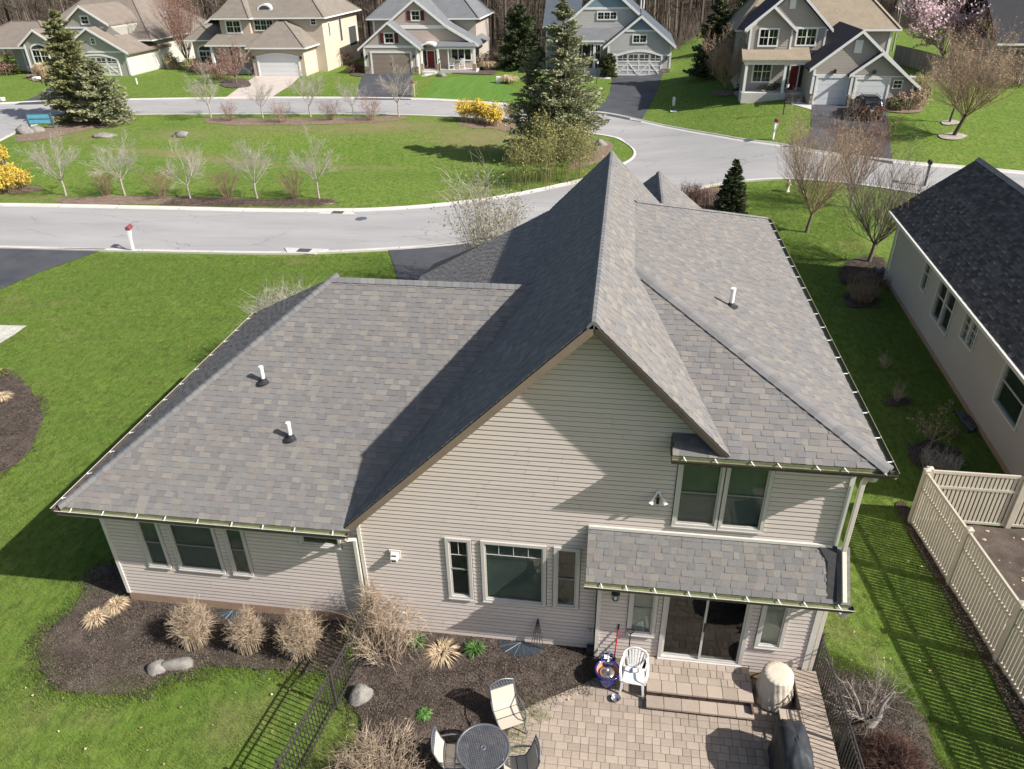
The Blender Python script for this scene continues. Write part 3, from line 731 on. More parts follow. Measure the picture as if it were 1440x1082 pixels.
s2 = math.sqrt(1+KL**2); sL = math.sqrt(1+((7.25-EZ)/(xr_l-XL))**2)
def up2(poly_xy, ox, oy, axis, k):   # xy polygon -> uv polygon on a plane rising along axis
    return poly_xy
# left wing, facing the garden: u=+x, v=up slope (+y)
vdir = (0, 1, KL); q = [(x-XL, (y-EY)*s2) for x, y, z in LW_E]
shingle_plane((XL, EY, EZ), (1, 0, 0), vdir, q, T)
# left hip plane facing -x: u=+y, v=+x up
shingle_plane((XL, EY, EZ), (0, 1, 0), (1, 0, (7.25-EZ)/(xr_l-XL)), [(0, 0), (yfar-EY, 0), (yr-EY, (xr_l-XL)*sL)], T)
r2 = math.sqrt(2)
# main gable, left slope: u=+y, v=+x up
shingle_plane((-5.62, YF, zs(-5.62)), (0, 1, 0), (1, 0, 1), [(0, 0), (17-YF, 0), (17-YF, 3.32*r2), (YB-YF, 3.32*r2), (YB-YF, 5.31*r2), (0, 5.31*r2)], T)
s3 = math.sqrt(1+.55**2)
shingle_plane((-6.9, 17.2, zs(-2.3)-.55*4.6), (0, 1, 0), (1, 0, .55), [(0, 0), (YB-17.2, 0), (YB-17.2, 4.6*s3), (-.2, 4.6*s3)], T)
# main gable, right slope: v up towards -x
px_ = lambda x: (3.0-x)*r2
shingle_plane((3.0, YF, zs(3.0)), (0, 1, 0), (-1, 0, 1), [(0, px_(RX)), (YB-YF, px_(RX)), (YB-YF, px_(2.5)), (21.5-YF, px_(CX)), (16.3-YF, px_(CX)), (0, px_(2.36))], T)
s4 = math.sqrt(1+HP**2)
shingle_plane((1.28, HY, HZ), (1, 0, 0), (0, 1, HP), [(0, 0), (HX-1.28, 0), (CX-1.28, (16.3-HY)*s4), (0, (14.0-HY)*s4)], T)
hp2 = (zs(CX)-HZ)/(HX-CX); s5 = math.sqrt(1+hp2**2)
shingle_plane((HX, HY, HZ), (0, 1, 0), (-1, 0, hp2), [(0, 0), (26.4-HY, 0), (21.5-HY, (HX-CX)*s5), (16.3-HY, (HX-CX)*s5)], T)
pp = (PT-PB)/(12.19-PY); s6 = math.sqrt(1+pp*pp)
shingle_plane((-.24, PY, PB), (1, 0, 0), (0, 1, pp), [(0, 0), (5.3, 0), (5.3, (12.19-PY)*s6), (0, (12.19-PY)*s6)], T)
s7 = math.sqrt(1+.64)
shingle_plane((DX+2.2, 21.5, DZ-1.76), (0, 1, 0), (-1, 0, .8), [(0, 0), (6.7, 0), (6.7, 2.2*s7), (0, 2.2*s7)], T)
shingle_plane((DX-2.2, 21.5, DZ-1.76), (0, 1, 0), (1, 0, .8), [(0, 0), (6.7, 0), (6.7, 2.2*s7), (0, 2.2*s7)], T)
T.sort(key=lambda q: (not q[2], (q[0][0]-Vector((0, 0, 14.5))).length))
HB = Vector((-3.5, 12.2, 0)); cache = {}
for pts, t, full, (u, v, n, w, th, o) in T[:300]:
    wq = round(w, 2); key = (wq, int(t*10), round(th, 3))
    if key not in cache:
        mb = MB(); e = .155
        mb.faces([(0, 0, th), (wq, 0, th), (wq, e, .004), (0, e, .004), (0, 0, 0), (wq, 0, 0)], SF, int(t*10)/10+.05)
        s_ = mb.build('shingle', M_shingle, ROOF); cache[key] = s_.data; ob = s_
    else: ob = bpy.data.objects.new('shingle', cache[key]); COL.objects.link(ob); ob.parent = ROOF
    ob.matrix_local = Matrix(((u.x, v.x, n.x, o.x-HB.x), (u.y, v.y, n.y, o.y-HB.y), (u.z, v.z, n.z, o.z-HB.z), (0, 0, 0, 1)))
    me = ob.data
# fix: shared mesh vertices must be local, not shifted to the house base
for me in cache.values():
    for vtx in me.vertices: vtx.co = vtx.co+HB
smb = MB()
for pts, t, full, _ in T[300:]: smb.faces(pts, SF, t)
smb.build('shingle_courses', M_shingle, ROOF, kind='stuff')
cap = MB()
ridge_caps(cap, (RX, YF-.02, RZ+.0), (RX, YB-.2, RZ), (-1, 0, -1), (1, 0, -1), w=.165)
ridge_caps(cap, (xr_l, yr, 7.25), (-2.4, yr, 7.25), (0, -1, -KL), (0, 1, -KL), w=.16)
def hipcap(a, b, da, db, w=.15): ridge_caps(cap, a, b, da, db, w=w)
hd = (Vector((xr_l, yr, 7.25))-Vector((XL, EY, EZ))).normalized()
def hip_sides(d, n1, n2):                                           # directions down each face, square to the hip
    out = []
    for n in (n1, n2):
        s = Vector(n).normalized().cross(d); s = s if s.z < 0 else -s; out.append(s)
    return out
a_, b_ = hip_sides(hd, (0, -KL, 1), (-KL, 0, 1)); ridge_caps(cap, (XL, EY, EZ), (xr_l, yr, 7.25), a_, b_, w=.15)
hd = (Vector((CX, 16.3, zs(CX)))-Vector((HX, HY, HZ))).normalized()
a_, b_ = hip_sides(hd, (0, -HP, 1), (hp2, 0, 1)); ridge_caps(cap, (HX, HY, HZ), Vector((CX, 16.3, zs(CX)))-hd*.15, a_, b_, w=.16)
hd = (Vector((CX, 21.5, zs(CX)))-Vector((HX, 26.4, HZ))).normalized()
a_, b_ = hip_sides(hd, (0, HP, 1), (hp2, 0, 1)); ridge_caps(cap, (HX, 26.4, HZ), Vector((CX, 21.5, zs(CX)))-hd*.15, a_, b_, w=.12)
ridge_caps(cap, (DX, 22.2, DZ), (DX, 28.1, DZ), (-1, 0, -.8), (1, 0, -.8), w=.15)
cap.build('ridge_cap', M_cap, ROOF, kind='stuff')
# vent pipes
def vent(px, py, planez, lab, h=.42, r=.05):
    rr = ray(px, py); n, d = planez; n = np.array(n, float); p = CP+rr*((d-n@CP)/(n@rr)); x, y, z = p
    b = MB(); b.tube([(x, y, z-.05), (x, y, z+.10)], [.085, .06], 12, caps=True)
    b.lathe([(.17, .015), (.1, .05), (.06, .1)], (x, y, z-.02), 14)
    bo = b.build('vent_boot', M_rubber, ROOF)
    v_ = MB(); v_.tube([(x, y, z), (x, y, z+h)], [r, r], 12, caps=True); v_.tube([(x, y, z+h-.05), (x, y, z+h+.004)], [r*1.15, r*1.15], 12, caps=True)
    v_.build('vent_pipe', M_pvc, ROOF, smooth=False)
plA = ((0, -KL, 1), EZ-KL*EY); plB = ((hp2, 0, 1), HZ+hp2*HX)
vent(371, 537, plA, ''); vent(409, 616, plA, ''); vent(1028, 431, plB, '', .45, .055)
# masses of the house
Yw = 12.2; YL = 12.27
wm = MB()
wm.prism([(-5.42, .0), (4.78, .0), (4.78, 5.95), (2.55, 5.95), (RX, 8.6), (-5.0, 4.0), (-5.42, 3.6)], Yw+.12, 24.2)
wm.box(-11.9, YL+.12, 0, -5.3, 21.8, 3.3); wm.box(CX, 20, 0, 4.78, 26.0, 5.95); wm.box(-6.5, 17.5, 0, -2, 24, 4.2)
wm.prism([(DX-1.8, 0), (DX+1.8, 0), (DX+1.8, 5.6), (DX, 7.0), (DX-1.8, 5.6)], 24, 27.8)
WALL = wm.build('wall', M_soffit, HOUSE)
fm = MB(); fm.box(-11.92, YL-.01, -.4, -5.4, YL+.1, .36); fm.box(-5.42, Yw-.01, -.4, 4.8, Yw+.1, .11); fm.build('foundation', M_found, HOUSE)
# ---- lap siding
boards = []
BF = [(0, 1, 2, 3), (4, 5, 1, 0), (3, 2, 6, 7), (7, 6, 8, 9), (0, 3, 7, 4), (1, 5, 6, 2)]
def lap(y, z0, z1, lo, hi, holes, e=.1145, tint=None):
    z = z0
    while z < z1-.01:
        zt = min(z+e, z1); segs = [(lo(z), hi(z), lo(zt), hi(zt))]
        a0, b0, a1, b1 = segs[0]
        cuts = sorted([(h[0], h[1]) for h in holes if h[2] < z+e*.5 < h[3]])
        cur = []; s0 = a0; s1 = a1
        for c in cuts:
            if c[0] > s0: cur.append((s0, c[0], min(s1, c[0]), c[0]))
            s0 = s1 = max(s0, c[1])
        if b0 > s0: cur.append((s0, b0, s1, b1))
        for (l0, r0, l1, r1) in cur:
            if r0-l0 < .02: continue
            if r1 < l1: r1 = l1
            th = .011
            zm = zt-.026; f_ = (zm-z)/(zt-z); lm, rm = l0+(l1-l0)*f_, r0+(r1-r0)*f_
            boards.append(((r0-l0), [(l0, y-th, z), (r0, y-th, z), (rm, y-.001, zm), (lm, y-.001, zm), (l0, y+.016, z), (r0, y+.016, z), (rm, y+.017, zm), (lm, y+.017, zm), (r1, y+.018, zt+.002), (l1, y+.018, zt+.002)], R3.random()))
        z += e
LWIN = [(-10.97, -10.52, 1.45, 2.95), (-10.17, -9.10, 1.45, 2.95), (-8.75, -8.36, 1.45, 2.95), (-6.84, -5.98, 2.62, 2.95)]
MWIN = [(-3.34, -2.90, 1.44, 3.15), (-2.53, -1.21, 1.44, 3.15), (-.90, -.46, 1.44, 3.15), (1.54, 3.23, 4.17, 5.80)]
PWIN = [(.80, 1.28, 1.08, 2.66), (1.55, 3.27, .40, 2.78), (3.62, 4.06, 1.08, 2.66)]
lap(YL, .36, 3.30, lambda z: -11.86, lambda z: -5.44, [(a-.09, b+.09, c-.09, d+.3) for a, b, c, d in LWIN])
def split_long(bs):
    out = []
    for wd, pts, t in bs:
        if wd > 3.9:
            f = R3.uniform(.3, .7); L_, R_ = [], []
            mid = lambda a, b: tuple(a[i]+(b[i]-a[i])*f for i in range(3)); g = .0025
            p = [mid(pts[0], pts[1]), mid(pts[3], pts[2]), mid(pts[4], pts[5]), mid(pts[7], pts[6]), mid(pts[9], pts[8])]
            sh = lambda q, d: (q[0]+d, q[1]-(.002 if d > 0 else 0), q[2])
            a = [pts[0], sh(p[0], -g), sh(p[1], -g), pts[3], pts[4], sh(p[2], -g), sh(p[3], -g), pts[7], sh(p[4], -g), pts[9]]
            b = [sh(p[0], g), pts[1], pts[2], sh(p[1], g), sh(p[2], g), pts[5], pts[6], sh(p[3], g), pts[8], sh(p[4], g)]
            out.append((wd*f, a, t)); out.append((wd*(1-f), b, R3.random()))
        else: out.append((wd, pts, t))
    return out
def mlo(z): return -5.36 if z < 3.55 else max(-5.36, RX-(8.62-z))
def mhi(z): return 4.72 if z < 6.0 else min(4.72, RX+(8.62-z))
mh = [(a-.09, b+.09, c-.09, d+.09) for a, b, c, d in MWIN]+[(.0, 4.9, 0, 3.86)]
lap(Yw, .11, 8.55, mlo, mhi, mh)
PYw = 11.95
lap(PYw, .36, 2.95, lambda z: .12, lambda z: 4.66, [(a-.09, b+.09, c-.09, d+.3) for a, b, c, d in PWIN])
lap(PYw, .16, .36, lambda z: .12, lambda z: 1.2, []); lap(PYw, .16, .36, lambda z: 3.55, lambda z: 4.66, [])
boards = split_long(boards); boards.sort(key=lambda b: -b[0])
for wd, pts, t in boards[:300]:
    mb = MB(); mb.faces(pts, BF, t); mb.build('siding_board', M_siding, WALL)
if len(boards) > 300:
    mb = MB()
    for wd, pts, t in boards[300:]: mb.faces(pts, BF, t)
    mb.build('short_siding_boards', M_siding, WALL, kind='stuff')
pb = MB(); pb.box(.06, PYw+.1, 0, 4.74, Yw+.13, 2.98); pb.box(.03, PYw+.02, .1, .06, Yw, 3.3); pb.box(4.74, PYw+.02, .0, 4.77, Yw+2, 3.3); pb.build('patio_bay', M_siding, HOUSE)
fm = MB(); fm.box(.05, PYw-.005, -.3, 4.76, PYw+.1, .16); fm.build('foundation', M_found, HOUSE)
# corner boards, frieze
for x0, x1, y, z0, z1 in ((-11.95, -11.86, YL, .36, 3.28), (-5.44, -5.36, Yw, .11, 3.62), (4.72, 4.81, Yw, 3.8, 5.93), (.03, .12, PYw, .16, 2.95), (4.66, 4.78, PYw, .16, 2.95)):
    cb = MB(); cb.box(x0, y-.03, z0, x1, y+.12, z1); cb.build('corner_board', M_trim, HOUSE)
# soffits and rake boards
SFB = [(-11.79, EY-.02, EZ-.24, -5.45, YL+.1, EZ-.215), (1.3, 11.83, HZ-.24, 4.69, Yw+.1, HZ-.215), (-.2, PY, PB-.2, 5.0, PYw+.1, PB-.18), (4.7, 11.83, HZ-.24, HX-.02, 26.3, HZ-.215), (-12.45, EY-.02, EZ-.24, -11.8, 22, EZ-.215)]
for q in SFB: sf = MB(); sf.box(*q); sf.build('soffit', M_soffit, HOUSE)
def rake(x0, z0, x1, z1, m, w=.21):
    mb = MB(); s = .03
    mb.faces([(x0, YF-.02, z0), (x1, YF-.02, z1), (x1, YF-.02, z1-w), (x0, YF-.02, z0-w), (x0, YF+.02, z0), (x1, YF+.02, z1), (x1, YF+.02, z1-w), (x0, YF+.02, z0-w)],
             [(0, 1, 2, 3), (7, 6, 5, 4), (0, 4, 5, 1), (3, 2, 6, 7), (0, 3, 7, 4), (1, 5, 6, 2)])
    mb.faces([(x0, YF+.02, z0-w+.01), (x1, YF+.02, z1-w+.01), (x1, Yw+.1, z1-w+.01), (x0, Yw+.1, z0-w+.01)], [(0, 1, 2, 3)])
    return mb.build('rake_board', m, HOUSE)
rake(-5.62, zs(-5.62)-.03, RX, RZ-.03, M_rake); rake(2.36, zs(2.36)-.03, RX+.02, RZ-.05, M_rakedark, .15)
# rear wall of the little roof return
mb = MB(); mb.box(1.27, 11.86, HZ-.2, 1.3, Yw, HZ+.12); mb.box(-.25, PY+.01, PB-.15, -.235, PY+.2, PB+.1); mb.build('end_board', M_bronze, HOUSE)
# ---- windows
def window(x0, x1, z0, z1, y, rail=True, grid=None, blind=False, name='window', fr=.075, par=HOUSE, fm_=None, mull=None):
    mb = MB(); d0, d1 = y-.045, y+.12
    mb.box(x0-fr, d0, z0-fr, x1+fr, d1, z0); mb.box(x0-fr, d0, z1, x1+fr, d1, z1+fr); mb.box(x0-fr, d0, z0, x0, d1, z1); mb.box(x1, d0, z0, x1+fr, d1, z1)
    mb.box(x0-fr, d0-.018, z0-fr-.012, x1+fr, d0, z0-fr+.012)
    s = .035; e0, e1 = y-.015, y+.03
    mb.box(x0, e0, z0, x1, e1, z0+s); mb.box(x0, e0, z1-s, x1, e1, z1); mb.box(x0, e0, z0+s, x0+s, e1, z1-s); mb.box(x1-s, e0, z0+s, x1, e1, z1-s)
    w = mb.build(name, fm_ or M_winframe, par)
    g = MB(); g.box(x0+s, y+.005, z0+s, x1-s, y+.009, z1-s); g.build('pane', M_glass, w)
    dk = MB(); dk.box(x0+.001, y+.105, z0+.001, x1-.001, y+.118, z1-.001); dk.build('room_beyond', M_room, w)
    if rail: r = MB(); zm = (z0+z1)/2; r.box(x0+s, y-.02, zm-.014, x1-s, y+.004, zm+.014); r.build('meeting_rail', M_railgrey, w)
    if grid:
        g = MB(); zt = grid[2]; n = grid[0]
        for k in range(1, n): xx = x0+(x1-x0)*k/n; g.box(xx-.006, y-.004, zt, xx+.006, y+.0045, z1-s)
        for k in range(grid[1]): zz = zt+(z1-zt)*k/grid[1]; g.box(x0+s, y-.0045, zz-.006, x1-s, y+.004, zz+.006)
        g.build('muntin', M_trim, w)
    if blind:
        b = MB(); zz = z0+.06
        while zz < z1-.03: b.faces([(x0+.04, y+.05, zz), (x1-.04, y+.05, zz), (x1-.04, y+.075, zz+.04), (x0+.04, y+.075, zz+.04)], [(0, 1, 2, 3)]); zz += .05
        b.build('blind_slats', M_blind, w, kind='stuff')
    return w
for i, (a, b, c, d) in enumerate(LWIN): window(a-.015, b+.015, c-.01, d, YL, rail=i < 3, fr=.058, blind=i < 3)
window(*MWIN[0], Yw, grid=(2, 1, 2.72)); window(*MWIN[1], Yw, rail=False, grid=(4, 1, 2.82), blind=True); window(*MWIN[2], Yw)
a, b, c, d = MWIN[3]; xm = (a+b)/2
window(a, xm-.065, c, d, Yw, blind=True); window(xm+.065, b, c, d, Yw, blind=True)
window(*PWIN[0], PYw); window(*PWIN[2], PYw, rail=False)
# sliding door
a, b, c, d = PWIN[1]; mb = MB(); y = PYw
mb.box(a-.08, y-.05, c-.02, a, y+.12, d); mb.box(b, y-.05, c-.02, b+.08, y+.12, d); mb.box(a-.08, y-.05, d, b+.08, y+.12, d+.08); mb.box(a-.08, y-.09, c-.1, b+.08, y+.12, c-.021)
mb.box(a, y-.05, c-.02, b, y+.1, c+.015)
dr = mb.build('sliding_door', M_winframe, HOUSE); xm = (a+b)/2
for k, (p, q, yy_) in enumerate(((a, xm+.03, y+.03), (xm-.03, b, y-.015))):
    s = MB(); f = .05; s.box(p, yy_-.015, c+.016, p+f, yy_+.015, d-.001); s.box(q-f, yy_-.015, c+.016, q, yy_+.015, d-.001); s.box(p+f, yy_-.015, c+.016, q-f, yy_+.015, c+.016+f); s.box(p+f, yy_-.015, d-f, q-f, yy_+.015, d-.001)
    s.build('door_panel', M_winframe, dr)
    s = MB(); s.box(p+f, yy_-.003, c+.076, q-f, yy_+.003, d-f); s.build('pane', M_glass, dr)
s = MB(); s.box(xm-.01, y-.06, 1.35, xm+.02, y-.03, 1.6); s.build('handle', M_rubber, dr)
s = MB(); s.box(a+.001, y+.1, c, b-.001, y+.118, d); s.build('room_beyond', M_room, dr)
# ---- gutters with hangers
def gutter(x0, y0, x1, y1, z, out, nh, lip=M_trim):
    a = Vector((x0, y0, z)); b = Vector((x1, y1, z)); o = Vector(out); L_ = (b-a).length; d = (b-a).normalized()
    P = lambda s, w, h: a+d*s+o*w+Vector((0, 0, h))
    mb = MB()
    for w0, h0, w1, h1 in ((0, 0, 0, -.105), (.0, -.105, (.11), -.105)):
        mb.faces([P(0, w0, h0), P(L_, w0, h0), P(L_, w1, h1), P(0, w1, h1)], [(0, 1, 2, 3)])
        mb.faces([P(0, w0+.003, h0), P(L_, w0+.003, h0), P(L_, w1+.003, h1+.003), P(0, w1+.003, h1+.003)], [(3, 2, 1, 0)])
    mb.faces([P(0, .003, -.07), P(L_, .003, -.07), P(L_, .14, -.07), P(0, .14, -.07)], [(3, 2, 1, 0)])
    g = mb.build('gutter', M_algae, ROOF)
    f = MB(); f.faces([P(0, .085, -.108), P(L_, .085, -.108), P(L_, .152, -.03), P(0, .152, -.03), P(0, .152, 0), P(L_, .152, 0), P(L_, .142, 0), P(0, .142, 0), P(L_, .142, -.03), P(0, .142, -.03), P(L_, .075, -.1), P(0, .075, -.1)],
                      [(0, 1, 2, 3), (3, 2, 5, 4), (4, 5, 6, 7), (7, 6, 8, 9), (9, 8, 10, 11)])
    for s in (0, L_-.003): f.faces([P(s, 0, 0), P(s, .15, 0), P(s, .085, -.108), P(s, 0, -.108), P(s+.004, 0, 0), P(s+.004, .15, 0), P(s+.004, .085, -.108), P(s+.004, 0, -.108)], [(0, 1, 2, 3), (7, 6, 5, 4), (0, 4, 5, 1)])
    f.build('gutter_face', M_bronze, g)
    l = MB(); l.beam(P(0, .145, .004), P(L_, .145, .004), .012, .008); l.build('gutter_lip', lip, g)
    for k in range(nh):
        s = (k+.5)/nh*L_+R3.uniform(-.07, .07); h = MB(); h.beam(P(s-.02, .0, -.005), P(s+.02, .142, -.012), .022, .012, (0, 0, 1)); h.beam(P(s+.02, .125, -.03), P(s+.02, .142, .01), .035, .01, (1, 0, 0)); h.build('hanger', M_white, g)
gutter(XL, EY-.0, -5.42, EY-.0, EZ-.01, (0, -1, 0), 9)
gutter(1.26, HY, HX+.1, HY, HZ-.01, (0, -1, 0), 7, M_bronze)
gutter(HX, HY-.08, HX, 26.3, HZ-.01, (1, 0, 0), 18, M_algae)
gutter(-.26, PY, 5.12, PY, PB-.01, (0, -1, 0), 9)
gutter(XL, 22.3, XL, EY-.08, EZ-.01, (-1, 0, 0), 12)
# ---- downspouts
def spout(path, m=M_downspout, w=.085, d=.075):
    mb = MB()
    for a, b in zip(path[:-1], path[1:]): mb.beam(a, b, w, d, (0, 1, 0) if abs(b[2]-a[2]) > .3 else (0, 0, 1))
    mb.build('downspout', m, HOUSE, bevel=.008)
spout([(-5.55, EY-.06, 3.46), (-5.55, EY+.05, 3.3), (-5.52, 12.16, 2.95), (-5.52, 12.16, .25), (-5.52, 11.95, .12)])
spout([(4.94, HY-.05, 6.06), (4.94, HY, 5.95), (4.92, 12.0, 5.75), (4.92, 12.08, 5.6), (4.92, 12.08, 3.86), (4.92, 11.40, 3.12)])
spout([(4.98, 11.36, 2.9), (4.98, 11.42, 2.7), (4.86, 12.0, 2.55), (4.86, 12.0, .3)])
# flashing strip behind the downspout on the patio roof, wall vents and lights
mb = MB(); mb.slab([(4.60, PY+.02, PB+.035), (4.80, PY+.02, PB+.035), (4.80, 12.16, PT+.03), (4.42, 12.16, PT+.03), (4.62, 11.95, PT-.22)], .012); mb.build('rubber_flashing', M_deck, ROOF)
mb = MB(); mb.box(-.24, 12.13, PT-.02, 4.7, 12.18, PT+.05); mb.build('flashing', M_trim, HOUSE)
def vent_hood(cx, cz):
    mb = MB(); y = Yw-.02
    mb.box(cx-.13, y-.03, cz-.13, cx+.13, y, cz+.13)
    mb.faces([(cx-.09, y-.03, cz+.09), (cx+.09, y-.03, cz+.09), (cx+.07, y-.17, cz-.02), (cx-.07, y-.17, cz-.02), (cx-.09, y-.03, cz-.1), (cx+.09, y-.03, cz-.1), (cx+.07, y-.17, cz-.1), (cx-.07, y-.17, cz-.1)],
             [(0, 3, 2, 1), (3, 7, 6, 2), (0, 4, 7, 3), (1, 2, 6, 5)])
    h = mb.build('vent_hood', M_trim, HOUSE); k = MB(); k.box(cx-.05, y-.172, cz-.1, cx+.05, y-.168, cz-.04); k.box(cx-.05, y-.13, cz+.03, cx+.05, y-.1, cz+.045); k.build('louvre', M_room, h)
vent_hood(-4.60, 2.60)
mb = MB(); mb.lathe([(.0, 0), (.13, .0), (.13, .04), (.0, .05)], (0, 0, 0), 18); 
for i, v in enumerate(mb.v): mb.v[i] = (-4.62+v[0], Yw-.02-v[2], .62+v[1])
mb.build('round_cover_plate', M_trim, HOUSE)
for cx in (-.12, -.04): mb = MB(); mb.box(cx-.03, Yw-.06, .66, cx+.02, Yw-.018, .8); mb.build('outlet_box', M_winframe, HOUSE)
# flood light with two heads and a sensor
y = Yw-.02; mb = MB(); mb.lathe([(0, 0), (.055, 0), (.05, .03), (0, .035)], (0, 0, 0), 14)
for i, v in enumerate(mb.v): mb.v[i] = (1.13+v[0], y-v[2], 4.93+v[1])
fl = mb.build('flood_light', M_white, HOUSE)
for s in (-1, 1):
    mb = MB(); mb.tube([(1.13+s*.02, y-.03, 4.93), (1.13+s*.08, y-.1, 4.88), (1.13+s*.12, y-.13, 4.80)], [.012, .014, .02], 6); mb.tube([(1.13+s*.1, y-.11, 4.85), (1.13+s*.15, y-.17, 4.76)], [.028, .06], 10, caps=True); mb.build('lamp_head', M_whiteplastic, fl)
mb = MB(); mb.box(1.10, y-.12, 4.72, 1.16, y-.05, 4.83); mb.tube([(1.13, y-.04, 4.93), (1.13, y-.09, 4.8)], .012, 6); mb.build('sensor', M_rubber, fl)
# wall lantern by the patio
mb = MB(); cx, cz, y = .42, 2.36, PYw-.16
mb.box(cx-.05, PYw-.03, cz+.02, cx+.05, PYw-.017, cz+.16); mb.lathe([(0, .12), (.06, .11), (.095, .06), (.095, .03), (.0, .03)], (cx, y, cz), 10); mb.tube([(cx, PYw-.02, cz+.1), (cx, y, cz+.12)], .015, 6)
for k in range(6): a = k*math.pi/3; mb.tube([(cx+.085*math.cos(a), y+.085*math.sin(a), cz+.04), (cx+.07*math.cos(a), y+.07*math.sin(a), cz-.13)], .008, 4)
mb.lathe([(.0, -.15), (.075, -.14), (.075, -.125), (0, -.125)], (cx, y, cz), 10)
ln = mb.build('wall_lantern', M_rubber, HOUSE); mb = MB(); mb.lathe([(0, -.12), (.062, -.12), (.075, .03), (0, .03)], (cx, y, cz), 10); mb.build('lantern_glass', M_lampglass, ln)
# ------------------------------------------------------------------ patio
R4 = random.Random(4)
PATIO = thing('patio', 'tan paver patio with mixed rectangular pavers and a curved soldier edge by the house', 'patio', (1, 10, 0), world_coords=True)
def edge_x(y):                                                    # curved left edge of the patio
    pts = [(6.0, -1.85), (8.6, -1.72), (9.6, -1.70), (10.2, -1.62), (10.55, -1.25), (10.85, -.75), (11.3, -.05), (11.6, .25), (12, .35)]
    for (a, b), (c, d) in zip(pts[:-1], pts[1:]):
        if a <= y <= c: return b+(d-b)*(y-a)/(c-a)
    return .3
base = MB(); ys = [6+.1*i for i in range(60)]
P = [(edge_x(y), y, .012) for y in ys]+[(4.62, 11.9, .012), (4.62, 6.0, .012)]
base.poly(P); base.build('sand_bed', M_joint, PATIO)
pavers = []; y = 6.05
cellm = {}
gx0, gy0, g = -2.0, 6.05, .088
nx, ny = 76, 67
used = [[False]*nx for _ in range(ny)]
for j in range(ny):
    for i in range(nx):
        if used[j][i]: continue
        opts = [(2, 2), (3, 2), (2, 3), (2, 2), (1, 2), (2, 1), (1, 1)] if R4.random() < .6 else [(3, 2), (2, 3), (2, 2), (2, 1), (1, 2), (1, 1)]
        for (w, h) in opts:
            if i+w <= nx and j+h <= ny and not any(used[j+b][i+a] for a in range(w) for b in range(h)):
                for a in range(w):
                    for b in range(h): used[j+b][i+a] = True
                pavers.append((gx0+i*g, gy0+j*g, w, h)); break
vis = []
for (x, y, w, h) in pavers:
    cx, cy = x+w*g/2, y+h*g/2
    if cx < edge_x(cy)+.16 or cx > 4.55 or cy > 11.9: continue
    if 1.3 < cx < 3.45 and cy > 10.85: continue
    vis.append((x, y, w, h))
vis.sort(key=lambda p: -p[1] if p[1] < 8.2 else -100+abs(p[1]-9.5))
pc = {}
def paver_mesh(w, h):
    if (w, h) not in pc:
        mb = MB(); W, H = w*g-.007, h*g-.007; b = .006; z = .03
        mb.faces([(-W/2, -H/2, -.03), (W/2, -H/2, -.03), (W/2, H/2, -.03), (-W/2, H/2, -.03), (-W/2, -H/2, z-b), (W/2, -H/2, z-b), (W/2, H/2, z-b), (-W/2, H/2, z-b), (-W/2+b, -H/2+b, z), (W/2-b, -H/2+b, z), (W/2-b, H/2-b, z), (-W/2+b, H/2-b, z)],
                 [(0, 1, 5, 4), (1, 2, 6, 5), (2, 3, 7, 6), (3, 0, 4, 7), (4, 5, 9, 8), (5, 6, 10, 9), (6, 7, 11, 10), (7, 4, 8, 11), (8, 9, 10, 11)], .5)
        pc[(w, h)] = mb
    return pc[(w, h)]
pdata = {}
rest = MB()
for n_, (x, y, w, h) in enumerate(vis):
    cx, cy = x+w*g/2-1, y+h*g/2-10; dz = R4.uniform(-.003, .003)
    if n_ < 300:
        if (w, h) not in pdata: 
            o = paver_mesh(w, h).build('paver', M_paver); o.parent = PATIO; pdata[(w, h)] = o.data
        else: o = bpy.data.objects.new('paver', pdata[(w, h)]); COL.objects.link(o); o.parent = PATIO
        o.location = (cx, cy, dz); o.rotation_euler = (R4.uniform(-.006, .006), R4.uniform(-.006, .006), 0)
    else:
        m = paver_mesh(w, h); k = len(rest.v); t = R4.random()
        rest.v.extend((a+cx+1, b+cy+10, c+dz) for a, b, c in m.v); rest.f.extend(tuple(i+k for i in f) for f in m.f); rest.t.extend([t]*len(m.f))
if rest.v: rest.build('outer_pavers', M_paver, PATIO, kind='stuff')
y = 6.1
while y < 11.75:                                                   # soldier course
    x = edge_x(y); x2 = edge_x(y+.1); d = Vector((x2-x, .1, 0)).normalized(); n = Vector((d.y, -d.x, 0))
    st = .108*d.y if d.y > .2 else .04
    mb = MB(); p = Vector((x-.02, y, .0)); a = p+d*.004; b = p+d*.1; c = b+n*.2; e = a+n*.2
    mb.faces([a, b, c, e]+[q+Vector((0, 0, .034)) for q in (a, b, c, e)], [(4, 5, 6, 7), (0, 4, 7, 3), (1, 2, 6, 5), (0, 1, 5, 4), (3, 7, 6, 2)], R4.random())
    for f in range(len(mb.f)): mb.f[f] = mb.f[f][::-1]
    mb.build('edge_paver', M_paver, PATIO); y += max(.03, .106*d.y)
